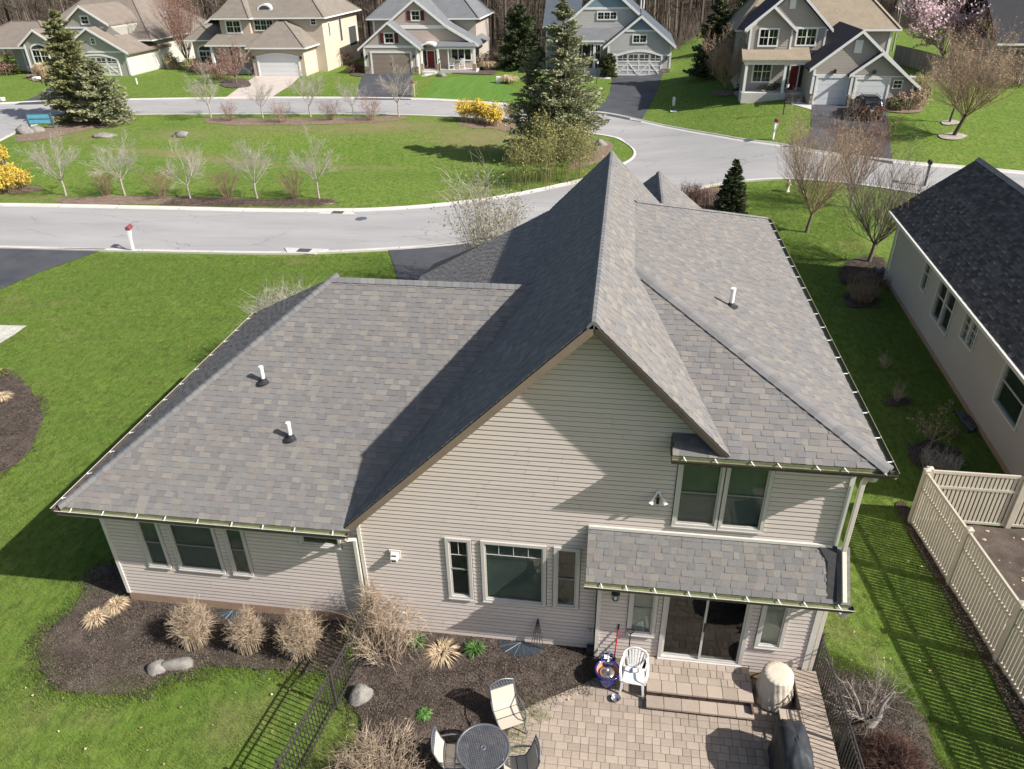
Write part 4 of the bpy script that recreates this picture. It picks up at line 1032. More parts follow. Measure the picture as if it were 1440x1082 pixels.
# steps: a landing and one tread, each of big slabs on brick risers
STEP = thing('patio_steps', 'two low paver steps with brick risers leading up to the sliding door', 'steps', (2.4, 11.4, 0), world_coords=True)
xa, xb = 1.22, 3.52
def slabs(y0, y1, z, n, nm='step_slab', big=True):
    x = xa
    for k in range(n):
        w = (xb-xa)/n; mb = MB(); mb.box(x+.004, y0, z-.06, x+w-.004, y1, z); mb.build(nm, M_paver, STEP, bevel=.008); x += w
slabs(10.72, 11.02, .17, 6); slabs(11.0, 11.3, .35, 7)
x = xa; row = [(11.305, 11.5), (11.505, 11.7), (11.705, 11.93)]
for (y0, y1) in row:
    x = xa
    while x < xb-.02:
        w = R4.choice([.2, .3, .2, .14]); x2 = min(x+w, xb)
        mb = MB(); mb.box(x+.004, y0+.003, .28, x2-.004, y1, .35+R4.uniform(-.004, .004)); mb.build('paver', M_paver, STEP, bevel=.006); x = x2
for (y0, z0, z1, yb) in ((10.745, .0, .11, 11.0), (11.03, .16, .29, 11.9)):
    x = xa+.02
    mb = MB(); mb.box(xa+.03, y0+.03, z0-.05, xb-.03, yb, z1); mb.build('step_core', M_joint, STEP)
    while x < xb-.03:
        mb = MB(); w = .075; mb.box(x+.003, y0+R4.uniform(0, .008), z0, x+w-.003, y0+.06, z1); mb.build('riser_brick', M_brick, STEP); x += w
mb = MB(); mb.box(3.46, 10.8, 0, 3.5, 11.9, .285); mb.build('side_course', M_brick, STEP)
# low seat wall along the right side with cap slabs
SW = thing('seat_wall', 'low paver seat wall with cap slabs running beside the iron fence', 'wall', (4.75, 10, 0), world_coords=True)
mb = MB(); mb.box(4.48, 6.0, -.05, 4.93, 11.9, .40); mb.box(4.02, 10.42, -.05, 4.48, 10.78, .40); mb.build('wall_core', M_brick, SW)
y = 6.0
while y < 11.85:
    w = .155; off = (y-9)*0.0
    mb = MB(); mb.box(4.45, y+.003, .402, 4.96, y+w-.003, .46+R4.uniform(-.003, .003)); mb.build('cap_slab', M_paver, SW, bevel=.006); y += w
x = 3.98
while x < 4.44:
    mb = MB(); mb.box(x+.003, 10.38, .402, x+.15, 10.82, .46); mb.build('cap_slab', M_paver, SW, bevel=.006); x += .157
for zz in (.1, .2, .3):
    y = 6.0+(.1 if zz == .2 else 0)
    while y < 11.8:
        mb = MB(); mb.box(4.455, y+.004, zz-.095, 4.485, y+.196, zz-.004); mb.build('wall_block', M_paver, SW); y += .2
# ------------------------------------------------------------------ iron fences
def iron_fence(a, b, label, step=.108, h=1.22, posts=2.1, gate=None):
    a = Vector(a); b = Vector(b); d = (b-a); L_ = d.length; d.normalize()
    F = thing('iron_fence', label, 'fence', tuple(a), world_coords=True)
    for z, w in ((h-.02, .035), (h-.17, .028), (.12, .028)):
        mb = MB(); mb.beam(a+Vector((0, 0, z)), b+Vector((0, 0, z)), .025, w); mb.build('rail', M_iron, F)
    n = int(L_/step)
    mb0 = MB(); mb0.box(-.0095, -.0095, .05, .0095, .0095, h-.035); base = None
    for i in range(n):
        s = step*(i+.5)
        if base is None: o = mb0.build('picket', M_iron); o.parent = F; base = o.data
        else: o = bpy.data.objects.new('picket', base); COL.objects.link(o); o.parent = F
        o.location = d*s
    s = 0
    while s <= L_+.01:
        mb = MB(); p = a+d*s; mb.box(p.x-.03, p.y-.03, p.z, p.x+.03, p.y+.03, p.z+h+.06); mb.box(p.x-.037, p.y-.037, p.z+h+.061, p.x+.037, p.y+.037, p.z+h+.08); mb.build('post', M_iron, F); s += posts
    return F
iron_fence((-5.28, 12.0, 0), (-6.05, 6.2, 0), 'black iron picket fence running down from the wall between the tan bushes and patio bed')
iron_fence((5.04, 12.25, 0), (5.22, 6.2, 0), 'black iron picket fence behind the seat wall on the right side of the patio')
# ------------------------------------------------------------------ tan vinyl fence
def vinyl_fence(a, b, label, n, h=1.83):
    a = Vector(a); b = Vector(b); d = (b-a)/n; u = d.normalized(); nrm = Vector((-u.y, u.x, 0))
    F = thing('vinyl_fence', label, 'fence', tuple(a), math.atan2(u.y, u.x))
    pm = MB(); pm.box(-.0, -.009, .15, .075, .009, 1.26); pm2 = MB(); pm2.box(0, -.009, 1.34, .075, .009, h-.06); pb = p2b = None
    for k in range(n):
        x0 = d.length*k+.07; x1 = d.length*(k+1)-.07
        for z0, z1 in ((.09, .17), (1.26, 1.34), (h-.07, h+.02)):
            mb = MB(); mb.box(x0, -.028, z0, x1, .028, z1); mb.build('rail', M_vinylf, F)
        m = int((x1-x0)/.1115); st = (x1-x0)/m
        for i in range(m):
            for mb_, which in ((pm, 0), (pm2, 1)):
                dat = pb if which == 0 else p2b
                if dat is None:
                    o = mb_.build('picket', M_vinylf); o.parent = F
                    if which == 0: pb = o.data
                    else: p2b = o.data
                else: o = bpy.data.objects.new('picket', dat); COL.objects.link(o); o.parent = F
                o.location = (x0+i*st+.008, 0, 0)
    for k in range(n+1):
        mb = MB(); x = d.length*k; mb.box(x-.068, -.068, -.1, x+.068, .068, h+.06); p = mb.build('post', M_vinylf, F)
        mb = MB(); mb.faces([(x-.08, -.08, h+.061), (x+.08, -.08, h+.061), (x+.08, .08, h+.061), (x-.08, .08, h+.061), (x-.08, -.08, h+.09), (x+.08, -.08, h+.09), (x+.08, .08, h+.09), (x-.08, .08, h+.09), (x, 0, h+.12)],
                            [(0, 3, 2, 1), (0, 1, 5, 4), (1, 2, 6, 5), (2, 3, 7, 6), (3, 0, 4, 7), (4, 5, 8), (5, 6, 8), (6, 7, 8), (7, 4, 8)]); mb.build('post_cap', M_vinylf, p)
    return F
vinyl_fence((8.86, 17.9, 0), (9.75, 8.25, 0), 'tan vinyl picket fence running down the right edge of the side lawn', 4)
vinyl_fence((8.97, 18.0, 0), (14.0, 18.0, 0), 'tan vinyl picket fence crossing towards the neighbouring cream house', 2)
# ------------------------------------------------------------------ patio furniture and small things
def wpos(px, py, z=0.0):
    r = ray(px, py); t = (z-CP[2])/r[2]; return Vector(CP+r*t)
def mesh_table():
    p = wpos(679, 1052, .72); T = thing('round_patio_table', 'round pewter mesh patio table among the sling chairs', 'table', (p.x, p.y, 0)); R = .53
    mb = MB(); mb.lathe([(R-.03, .70), (R+.01, .695), (R+.02, .715), (R+.01, .735), (R-.03, .73), (R-.03, .70)], n=48); mb.lathe([(.06, .72), (.06, .735), (.025, .74), (.025, .72)], n=20); mb.build('table_rim', M_greymesh, T, smooth=True)
    mb = MB(); s = .036
    k = -int(R/s)
    for k in range(-int(R/s), int(R/s)+1):
        o = k*s; L_ = math.sqrt(max(0, R*R-o*o))-.01
        if L_ > .03:
            mb.box(-L_, o-.008, .714, L_, o+.008, .722); mb.box(o-.008, -L_, .7225, o+.008, L_, .730)
    mb.build('lattice_top', M_greymesh, T, kind='stuff')
    for k in range(4):
        a = k*math.pi/2+.4; mb = MB(); mb.tube([(.42*math.cos(a), .42*math.sin(a), .7), (.30*math.cos(a), .30*math.sin(a), .4), (.38*math.cos(a), .38*math.sin(a), 0)], .016, 6); mb.build('leg', M_greymesh, T)
mesh_table()
def sling_chair(px, py, rz, label):
    p = wpos(px, py, .42)
    C_ = thing('patio_chair', label, 'chair', (p.x, p.y, 0), rz, 'tan sling patio chairs round the mesh table')   # faces +y
    w = .27
    side = [(0, .27, .40), (0, .0, .38), (0, -.2, .39), (0, -.3, .6), (0, -.38, .86), (0, -.41, 1.0)]
    for s in (-1, 1):
        mb = MB(); mb.tube([(s*w, y, z) for _, y, z in side], .015, 6); mb.build('side_frame', M_greymesh, C_)
        mb = MB(); mb.tube([(s*(w+.02), -.3, .62), (s*(w+.05), -.1, .63), (s*(w+.05), .2, .61), (s*(w+.03), .27, .55), (s*w, .24, .4)], .016, 6); mb.build('armrest', M_greymesh, C_)
    for s in (-1, 1):
        for (y0, y1) in ((.22, .3), (-.18, -.33)): mb = MB(); mb.tube([(s*w, y0, .4), (s*(w+.03), y1, 0)], .014, 6); mb.build('leg', M_greymesh, C_)
    mb = MB()
    for (a, b) in zip(side[:-2], side[1:-1]):
        mb.faces([(-w+.01, a[1], a[2]+.006), (w-.01, a[1], a[2]+.006), (w-.01, b[1], b[2]+.006), (-w+.01, b[1], b[2]+.006)], [(0, 1, 2, 3)])
    mb.faces([(-w+.01, -.3, .606), (w-.01, -.3, .606), (w-.01, -.375, .85), (-w+.01, -.375, .85)], [(0, 1, 2, 3)])
    mb.build('sling', M_sling, C_)
    mb = MB(); n = 9                                                  # cast scroll top rail, arched
    P = [(-w+2*w*i/n, -.38-.02*math.sin(math.pi*i/n), .87) for i in range(n+1)]; Q = [(-w+2*w*i/n, -.405-.03*math.sin(math.pi*i/n), .98+.07*math.sin(math.pi*i/n)) for i in range(n+1)]
    mb.tube(P, .012, 5); mb.tube(Q, .014, 5)
    for i in range(n): mb.tube([P[i], Q[i+1]], .010, 4); mb.tube([P[i+1], Q[i]], .010, 4)
    for i in range(n): c = (Vector(P[i])+Vector(Q[i+1]))/2; mb.tube([c+Vector((-.025, 0, -.02)), c+Vector((.025, 0, .02))], .016, 4)
    mb.build('scroll_top_rail', M_greymesh, C_, kind='stuff')
    mb = MB(); mb.beam((-w, .0, .385), (w, .0, .385), .02, .014); mb.beam((-w, -.2, .395), (w, -.2, .395), .02, .014); mb.build('stretcher', M_greymesh, C_)
sling_chair(715, 1006, rad(208), 'tan sling chair seen from the front above the mesh table')
sling_chair(640, 1062, rad(-82), 'tan sling chair at the left side of the mesh table, back to the bed')
sling_chair(728, 1080, rad(105), 'tan sling chair at the right of the mesh table with its back to the pavers')
def plastic_chair():
    p = wpos(891, 950, .40); C_ = thing('plastic_chair', 'white moulded plastic garden chair by the blue pot and steps', 'chair', (p.x, p.y, .03), rad(180-6))   # faces +y
    W = .25
    mb = MB(); n = 8
    def row(y, z, w, cup=.015): return [(-w+2*w*i/n, y, z-cup*math.sin(math.pi*i/n)) for i in range(n+1)]
    rows = [row(.25, .40, W-.01), row(.23, .43, W), row(.1, .425, W-.005), (row(-.05, .415, W-.02)), row(-.18, .41, W-.04)]
    vv = []; ff = []
    for r in rows: vv += r
    for j in range(len(rows)-1):
        for i in range(n): ff.append((j*(n+1)+i, j*(n+1)+i+1, (j+1)*(n+1)+i+1, (j+1)*(n+1)+i))
    mb.faces(vv, ff); o = mb.build('seat', M_whiteplastic, C_, smooth=True); md = o.modifiers.new('th', 'SOLIDIFY'); md.thickness = .02
    mb = MB()                                                          # back: arched rim and fan of slats
    arch = [(-W-.0, -.19, .42), (-W-.02, -.24, .62), (-W+.0, -.29, .76), (-W+.09, -.325, .85), (0, -.335, .89), (W-.09, -.325, .85), (W, -.29, .76), (W+.02, -.24, .62), (W, -.19, .42)]
    A = smooth_line([Vector(a) for a in arch], 3)
    for a, b in zip(A[:-1], A[1:]): mb.beam(a, b+(b-a)*.1, .05, .025, (0, -1, .25))
    mb.build('back_rim', M_whiteplastic, C_, bevel=.006)
    for k in range(-3, 4):
        mb = MB(); mb.beam((k*.045, -.19, .42), (k*.072, -.32+abs(k)*.008, .86-abs(k)*abs(k)*.012), .042 if k else .05, .012, (0, -1, .3)); mb.build('back_slat', M_whiteplastic, C_, bevel=.004)
    for s in (-1, 1):
        mb = MB(); A = smooth_line([Vector(q) for q in ((s*(W-.01), -.27, .68), (s*(W+.04), -.1, .66), (s*(W+.045), .12, .645), (s*(W+.03), .22, .60), (s*(W+.01), .25, .42))], 3)
        for a, b in zip(A[:-1], A[1:]): mb.beam(a, b+(b-a)*.08, .055, .02, (0, 0, 1) if abs((b-a).normalized().z) < .7 else (0, 1, 0))
        mb.build('armrest', M_whiteplastic, C_, bevel=.006)
        for (y0, y1) in ((.23, .27), (-.18, -.24)):
            mb = MB(); mb.faces([(s*(W-.06), y0-.02, .42), (s*W, y0-.02, .42), (s*W, y0+.03, .42), (s*(W-.06), y0+.03, .42), (s*(W-.01), y1-.015, 0), (s*(W+.03), y1-.015, 0), (s*(W+.03), y1+.02, 0), (s*(W-.01), y1+.02, 0)],
                               [(0, 1, 2, 3), (0, 4, 5, 1), (1, 5, 6, 2), (2, 6, 7, 3), (3, 7, 4, 0)]); mb.build('leg', M_whiteplastic, C_)
    return C_, p
_, pc_ = plastic_chair()
mb = MB(); mb.box(pc_.x-.03, pc_.y+.0, .475, pc_.x+.11, pc_.y+.09, .53); o = mb.build('folded_cloth', M_white, bevel=.01); props(o, 'small white folded cloth lying on the plastic chair seat', 'cloth')
mb = MB(); mb.tube([(pc_.x-.06, pc_.y+.02, .475), (pc_.x-.06, pc_.y+.02, .60)], [.028, .024], 10, caps=True); o = mb.build('spray_bottle', M_bluebin); props(o, 'small blue bottle standing on the plastic chair seat', 'bottle')
p = wpos(853, 962, 0); b = thing('glazed_pot', 'big cobalt blue glazed pot beside the white plastic chair', 'pot', (p.x, p.y, .03))
mb = MB(); mb.lathe([(.0, 0), (.15, 0), (.19, .08), (.25, .3), (.27, .42), (.295, .44), (.29, .46), (.255, .455), (.245, .4)], n=36); mb.build('pot_body', M_bluepot, b, smooth=True)
mb = MB(); mb.lathe([(.246, .45), (.235, .36), (.2, .32), (0, .31)], n=36); mb.build('pot_lining', M_terra, b, smooth=True)
d = thing('glass_dish', 'round clear glass lid resting inside the cobalt blue pot', 'dish', (p.x, p.y-.01, .40))
mb = MB(); mb.lathe([(.0, .05), (.06, .045), (.14, .02), (.165, 0), (.17, .01), (.14, .03), (.06, .055), (0, .06)], n=28); mb.build('dish_bowl', M_steel, d, smooth=True); mb = MB(); mb.lathe([(.0, .1), (.03, .1), (.03, .06), (.015, .06)], n=12); mb.build('knob', M_lampglass, d, smooth=True)
p = wpos(845, 925, .25); b = thing('blue_bin', 'blue plastic bin standing against the wall behind the glazed pot', 'bin', (.36, 11.66, .0))
mb = MB(); mb.lathe([(0, .03), (.13, .03), (.16, .42), (.175, .42), (.175, .45), (.15, .45), (.12, .1), (0, .1)], n=20); mb.build('bin_body', M_bluebin, b, smooth=True)
mb = MB()
for k in range(26): a = R4.uniform(0, 6.28); r_ = R4.uniform(0, .13); q = Vector((r_*math.cos(a), r_*math.sin(a), .44+R4.uniform(0, .06))); mb.faces([q, q+Vector((R4.uniform(-.09, .09), R4.uniform(-.05, .05), R4.uniform(-.03, .05))), q+Vector((R4.uniform(-.03, .08), R4.uniform(.02, .08), R4.uniform(-.02, .06)))], [(0, 1, 2)])
mb.build('crumpled_bag', M_whiteplastic, b)
q = thing('red_handled_tool', 'red pole leaning upright against the siding in the blue bin', 'tool', (.47, 11.75, .03)); mb = MB(); mb.tube([(0, -.12, 0), (.07, .16, 1.12)], .016, 8, caps=True); mb.build('pole', M_red, q); mb = MB(); mb.tube([(.07, .16, 1.12), (.078, .19, 1.26)], .02, 8, caps=True); mb.build('grip', M_rubber, q)
q = thing('snow_shovel', 'black D handled shovel leaning on the siding right of the red pole', 'shovel', (.80, 11.72, .03)); mb = MB(); mb.tube([(0, -.1, .25), (.02, .16, 1.05)], .014, 8); mb.build('shaft', M_rubber, q)
mb = MB(); mb.tube([(.02, .16, 1.05), (-.05, .165, 1.12), (-.055, .17, 1.18), (.1, .17, 1.18), (.09, .165, 1.12), (.02, .16, 1.05)], .014, 6); mb.build('handle', M_rubber, q)
mb = MB(); mb.faces([(-.14, -.16, .0), (.14, -.16, .0), (.14, -.09, .3), (-.14, -.09, .3), (-.14, -.13, .0), (.14, -.13, .0), (.14, -.07, .3), (-.14, -.07, .3)], [(0, 1, 2, 3), (7, 6, 5, 4), (0, 4, 5, 1), (2, 6, 7, 3), (0, 3, 7, 4), (1, 5, 6, 2)]); mb.build('blade', M_rubber, q)
p = wpos(866, 984, .05); mb = MB(); mb.lathe([(0, 0), (.05, .0), (.085, .045), (.1, .08), (.105, .08), (.09, .04), (.055, .012), (0, .012)], (p.x, p.y, .033), 24); o = mb.build('metal_bowl', M_steel, smooth=True); props(o, 'small shiny metal bowl on the pavers below the glazed pot', 'bowl')
mb = MB(); a = 0
p = wpos(803, 900, .1)
for k in range(25): pass
mb.lathe([(.13, -.09), (.24, -.10), (.285, -.06), (.285, .06), (.24, .10), (.13, .09), (.11, 0), (.13, -.09)], (0, 0, 0), 28)
M_ = Matrix.Translation((p.x, p.y+.05, .2)) @ Matrix.Rotation(rad(52), 4, 'X')
mb.v = [tuple(M_ @ Vector(v)) for v in mb.v]; t_ = mb.build('tyre', M_tyre, smooth=True); props(t_, 'small black tyre leaning in the bed against the house wall', 'tyre')
mb = MB(); mb.box(-.15, 12.0, .03, .03-.01, 12.15, .28); o = mb.build('utility_box', M_tyre, bevel=.01); props(o, 'small black box at the foot of the wall next to the tyre', 'box')
# trellis and window well cover
q = thing('garden_trellis', 'black wire fan trellis standing against the siding above the window well', 'trellis', (-1.3, 12.02, 0)); 
for (a, b_) in (((-.2, -.0, 0), (-.02, .1, 1.0)), ((.15, 0, 0), (.0, .1, 1.0)), ((-.03, 0, 0), (-.01, .1, 1.0)), ((-.12, 0, 0), (-.015, .1, 1.0)), ((.06, 0, 0), (-.005, .1, 1.0))): mb = MB(); mb.tube([a, b_], .008, 4); mb.build('rod', M_iron, q)
for z in (.2, .4, .6, .8): mb = MB(); mb.tube([(-.2+z*.17, z*.1, z), (.15-z*.14, z*.1, z)], .007, 4); mb.build('cross_wire', M_iron, q)
def well_cover(x, y, rz, label, s=1.0):
    q = thing('window_well_cover', label, 'window well cover', (x, y, 0), rz)
    mb = MB(); n = 14; R = .55*s
    P = [(R*math.cos(math.pi*k/n), -R*.75*math.sin(math.pi*k/n), .10) for k in range(n+1)]; Q = [(a*1.02, b*1.02, .0) for a, b, c in P]
    for k in range(n): mb.faces([P[k], P[k+1], Q[k+1], Q[k]], [(0, 1, 2, 3)]); mb.faces([P[k], P[k+1], (0, 0, .13)], [(0, 2, 1)])
    mb.build('dome', M_wellblue, q)
    mb = MB()
    for k in range(2, n, 2): mb.tube([Vector(P[k])+Vector((0, 0, .006)), (0, -.02, .135)], .008, 4)
    mb.build('rib', M_greymesh, q, kind='stuff')
well_cover(-1.72, 12.15, 0, 'dark plastic window well cover below the trellis on the gable wall')
well_cover(-9.1, 12.22, 0, 'bluish window well cover between the first two tan bushes at the left wing', .7)
well_cover(12.2, 23.6, rad(90), 'blue grey window well cover at the foot of the neighbouring cream house', 1.2)
# covered round fire table and covered grill
p = wpos(1098, 985, .1); x, y = 4.02, 11.42
q = thing('covered_fire_table', 'round cream fabric cover over a table at the corner of the patio', 'covered table', (x, y, .03))
wob = lambda a, j: 1+(.0 if j > 6 else .055*(7-j)/5)*abs(math.sin(5.5*a+j*.35+.6*math.sin(2*a)))**.6-(.0 if j > 6 else .03)+(.0 if j > 6 else .022)*math.sin(19*a+1.3*j)
mb = MB(); mb.lathe([(.37, .0), (.42, .05), (.36, .16), (.40, .30), (.35, .45), (.345, .62), (.33, .78), (.315, .815), (.2, .825), (.0, .83)], n=140, wob=wob); mb.build('cover_skirt', M_cover, q, smooth=True)
x, y = 4.02, 9.62
q = thing('covered_grill', 'barbecue grill under a dark grey cover beside the seat wall', 'grill', (x, y, .03), rad(1))
mb = MB(); rr_ = random.Random(3)
def ring(z, w, d, j): 
    out = []
    for k in range(56):
        a = 2*math.pi*k/56; ex = 3.6; c, s = math.cos(a), math.sin(a)
        r = 1/((abs(c)**ex+abs(s)**ex)**(1/ex)); f = 1+.05*abs(math.sin(3.5*a+.4*j))-.03+.03*math.sin(11*a+1.1*j)
        out.append((w*r*c*f, d*r*s*f, z+.015*math.sin(3*a+j)))
    return out
rings = [ring(0.05, .33, .62, 0), ring(.3, .31, .60, 1), ring(.6, .32, .61, 2), ring(.85, .315, .60, 3), ring(.95, .30, .56, 4), ring(1.08, .26, .40, 5), ring(1.15, .16, .30, 6), ring(1.17, .03, .08, 7)]
vv = [v for r in rings for v in r]; ff = [(j*56+k, j*56+(k+1) % 56, (j+1)*56+(k+1) % 56, (j+1)*56+k) for j in range(len(rings)-1) for k in range(56)]+[tuple(range(7*56, 8*56))]
mb.faces(vv, ff); o = mb.build('grill_cover', M_blackcover, q, smooth=True)
# boulders
def boulder(x, y, sx, sy, sz, label, seed, rz=0):
    sx, sy, sz = sx*1.35, sy*1.4, sz*1.35
    r_ = random.Random(seed); bm = MB(); n, m = 16, 9; base = hh(x, y)
    dirs = [(Vector((r_.uniform(-1, 1), r_.uniform(-1, 1), r_.uniform(-.4, 1))).normalized(), r_.uniform(.5, .86)) for _ in range(13)]
    vs = []
    for j in range(m):
        th = math.pi*(j+.5)/m
        for k in range(n):
            a = 2*math.pi*k/n; d_ = Vector((math.sin(th)*math.cos(a), math.sin(th)*math.sin(a), math.cos(th))); rr = 1.0
            for dd, lim in dirs:
                q_ = d_.dot(dd)
                if q_ > .01: rr = min(rr, lim/q_)
            rr *= 1+.03*math.sin(7*a+j*3.1); c, s = math.cos(rz), math.sin(rz); X, Y = d_.x*rr*sx, d_.y*rr*sy
            vs.append((x+X*c-Y*s, y+X*s+Y*c, base+sz*.35+d_.z*rr*sz))
    fs = [(j*n+k, (j+1)*n+k, (j+1)*n+(k+1) % n, j*n+(k+1) % n) for j in range(m-1) for k in range(n)]+[tuple(range(n))]+[tuple(range((m-1)*n, m*n))[::-1]]
    bm.faces(vs, fs); o = bm.build('boulder', M_rock, smooth=True); props(o, label, 'rock', 'grey boulders'); return o
for (px, py, sx, sy, sz, lb, sd, rz) in ((221, 943, .27, .2, .2, 'rounded grey boulder left of its long neighbour at the edge of the rear bed', 1, .3), (254, 938, .36, .2, .18, 'long grey boulder at the edge of the rear bed below the first tan bush', 2, .5), (509, 984, .25, .23, .22, 'round pale boulder just right of the iron fence', 3, 0),
      (84, 173, .9, .55, .5, 'pale boulder right of the blue sign', 4, .2), (38, 188, .9, .6, .45, 'pale boulder left of the blue sign at the road edge', 5, 0), (52, 186, .7, .5, .4, 'small pale boulder in front of the blue sign', 6, .6), (144, 193, 1.0, .8, .25, 'flat pale stone below the twin pines', 7, 0), (256, 192, .8, .5, .35, 'low pale stone round the drain opening on the island lawn', 8, 0),
      (843, 206, .5, .4, .4, 'pale stone in the island bed behind the roof peak', 9, 0), (1050, 134, 1.0, .35, .3, 'long pale stone edging the bed of the porch house', 10, 0), (620, 108, .6, .35, .3, 'stone at the edge of the walk by the maroon shuttered house', 11, 0)):
    p = G(px, py); boulder(p.x, p.y, sx, sy, sz, lb, sd, rz)
p = G(256, 192); mb = MB(); mb.tube([(p.x-.35, p.y-.35, p.z+.15), (p.x+.35, p.y+.3, p.z+.15)], .28, 12, caps=True); o = mb.build('drain_pipe', M_tyre); props(o, 'dark drain pipe end among stones on the island lawn', 'pipe')
# mailboxes
def mailbox(px, py, label, boxm=M_maroon, postm=M_white, rz=0.0, hgt=1.15):
    p = G(px, py); q = thing('mailbox', label, 'mailbox', tuple(p), rz, 'mailboxes along the streets')
    mb = MB(); mb.box(-.06, -.06, -.1, .06, .06, hgt-.05); mb.build('post', postm, q); mb = MB(); mb.beam((.05, 0, .55), (.32, 0, hgt-.12), .06, .07); mb.build('brace', postm, q); mb = MB(); mb.box(-.08, -.055, hgt-.05, .42, .055, hgt); mb.build('arm', postm, q)
    mb = MB(); n = 10; P = [(-.11, hgt+.001), (.11, hgt+.001)]+[(.11*math.cos(math.pi*k/n), hgt+.12+.11*math.sin(math.pi*k/n)) for k in range(n+1)]
    mb.faces([(-.06, a, z) for a, z in P]+[(.45, a, z) for a, z in P], [tuple(range(len(P)))[::-1], tuple(range(len(P), 2*len(P)))]+[(i, (i+1) % len(P), (i+1) % len(P)+len(P), i+len(P)) for i in range(len(P))]); mb.build('box', boxm, q)
    mb = MB(); mb.box(.30, -.125, hgt+.1, .34, -.115, hgt+.24); mb.build('flag', M_red, q)
mailbox(188, 353, 'white mailbox post with a maroon box beside the near driveway on the left', rz=rad(100), hgt=1.2)
mailbox(1087, 196, 'white mailbox post at the kerb below the porch house', rz=rad(-70), hgt=1.3)
mailbox(583, 136, 'pale mailbox post by the dark driveway of the maroon shuttered house', postm=M_vinylf, rz=rad(-90), hgt=1.35)
mailbox(1300, 262, 'dark mailbox post beyond the black roof on the right', boxm=M_rubber, postm=M_greypost, rz=rad(80), hgt=1.4)
# lamp posts
def lamp_post(px, py, label, h=2.3):
    p = G(px, py); q = thing('lamp_post', label, 'lamp', tuple(p), 0, 'front yard lamp posts'); mb = MB(); mb.tube([(0, 0, -.1), (0, 0, h-.35)], .045, 8); mb.build('post', M_rubber, q)
    mb = MB(); mb.lathe([(.05, h-.35), (.11, h-.3), (.13, h-.05), (.06, h), (0, h+.02)], n=8); mb.build('lantern', M_lampglass, q); mb = MB(); mb.lathe([(.14, h-.06), (.07, h+.02), (.02, h+.07), (0, h+.07)], n=8); mb.build('lamp_cap', M_rubber, q)
lamp_post(1101, 162, 'black lamp post with white lantern on the lawn of the porch house', 2.5); lamp_post(839, 118, 'black lamp post with white lantern left of the blue gabled house drive', 2.4); lamp_post(619, 108, 'dark lamp post on the walk of the maroon shuttered house', 1.9)
p = G(1107, 270); q = thing('fire_hydrant', 'cream fire hydrant on the verge right of the small spruce', 'hydrant', tuple(p)); mb = MB(); mb.lathe([(.17, 0), (.17, .05), (.11, .06), (.11, .55), (.15, .57), (.15, .61), (.12, .66), (.07, .75), (.03, .77), (.03, .82), (0, .82)], n=14); mb.build('barrel', M_cream, q, smooth=True)
for s in (-1, 1): mb = MB(); mb.tube([(0, 0, .45), (s*.2, 0, .45)], .055, 8, caps=True); mb.build('nozzle', M_cream, q)
# blue sign
p = G(60, 182); q = thing('street_sign', 'pale blue community sign on two slate posts in the island bed', 'sign', tuple(p), rad(8))
for s in (-1.15, 1.15): mb = MB(); mb.box(s-.07, -.07, -.1, s+.07, .07, 1.5); mb.build('post', M_greypost, q)
mb = MB(); mb.box(-1.08, -.04, .55, 1.08, .04, 1.4); mb.build('sign_panel', M_signblue, q); mb = MB(); mb.box(-1.0, -.055, .92, 1.0, -.041, 1.0); mb.box(-1.08, -.06, 1.401, 1.08, .06, 1.46); mb.box(-1.08, -.06, .49, 1.08, .06, .549); mb.build('sign_trim', M_greypost, q)
# storm drains
for px, py, lb in ((475, 300.5, 'storm drain grate in the kerb on the far side of the near street'), (428, 354, 'storm drain grate in the kerb on the near side of the street')):
    p = G(px, py); q = thing('storm_drain', lb, 'drain', (p.x, p.y, p.z+.02)); mb = MB(); mb.faces([(-1.3, -.35, 0), (1.3, -.35, 0), (.8, .45, 0), (-.8, .45, 0), (-1.3, -.35, .05), (1.3, -.35, .05), (.8, .45, .05), (-.8, .45, .05)] if py < 320 else [(-.8, -.45, 0), (.8, -.45, 0), (1.3, .35, 0), (-1.3, .35, 0), (-.8, -.45, .05), (.8, -.45, .05), (1.3, .35, .05), (-1.3, .35, .05)], [(0, 3, 2, 1), (4, 5, 6, 7), (0, 1, 5, 4), (1, 2, 6, 5), (2, 3, 7, 6), (3, 0, 4, 7)]); mb.build('concrete_apron', M_conc, q)
    mb = MB(); mb.box(-.38, -.26, .052, .38, .26, .056); mb.build('pit', M_rubber, q)
    for k in range(8): mb = MB(); mb.box(-.36+k*.1, -.26, .058, -.32+k*.1, .26, .075); mb.build('grate_bar', M_greymesh, q)
p = G(508, 308.5); mb = MB(); mb.lathe([(0, .04), (.36, .04), (.37, .02)], tuple(p), 24); o = mb.build('manhole_cover', M_greymesh); props(o, 'round manhole cover in the near street by the storm drain', 'manhole cover')
for (px, py, w, h, lb) in ((947, 149, .25, .8, 'white utility marker standing on the lawn right of the blue gabled house'), (947, 157, .6, .06, 'flat white utility cover on the lawn right of the blue gabled house'), (701, 117, .5, .7, 'white utility box in the bed at the right of the striped lawn'), (193, 119, .15, .7, 'thin white marker post on the lawn beside the green gabled house'), (3, 142, .5, .35, 'white lawn ornament at the far left lawn edge'), (52, 113, .7, .4, 'low white planter by the green gabled house'), (66, 121, .5, .1, 'white stepping stone')):
    if lb == 'white stepping stone': continue
    p = G(px, py); mb = MB(); mb.box(p.x-w/2, p.y-w/2, p.z, p.x+w/2, p.y+w/2, p.z+h); o = mb.build('utility_box', M_white, bevel=.03); props(o, lb, 'utility box')
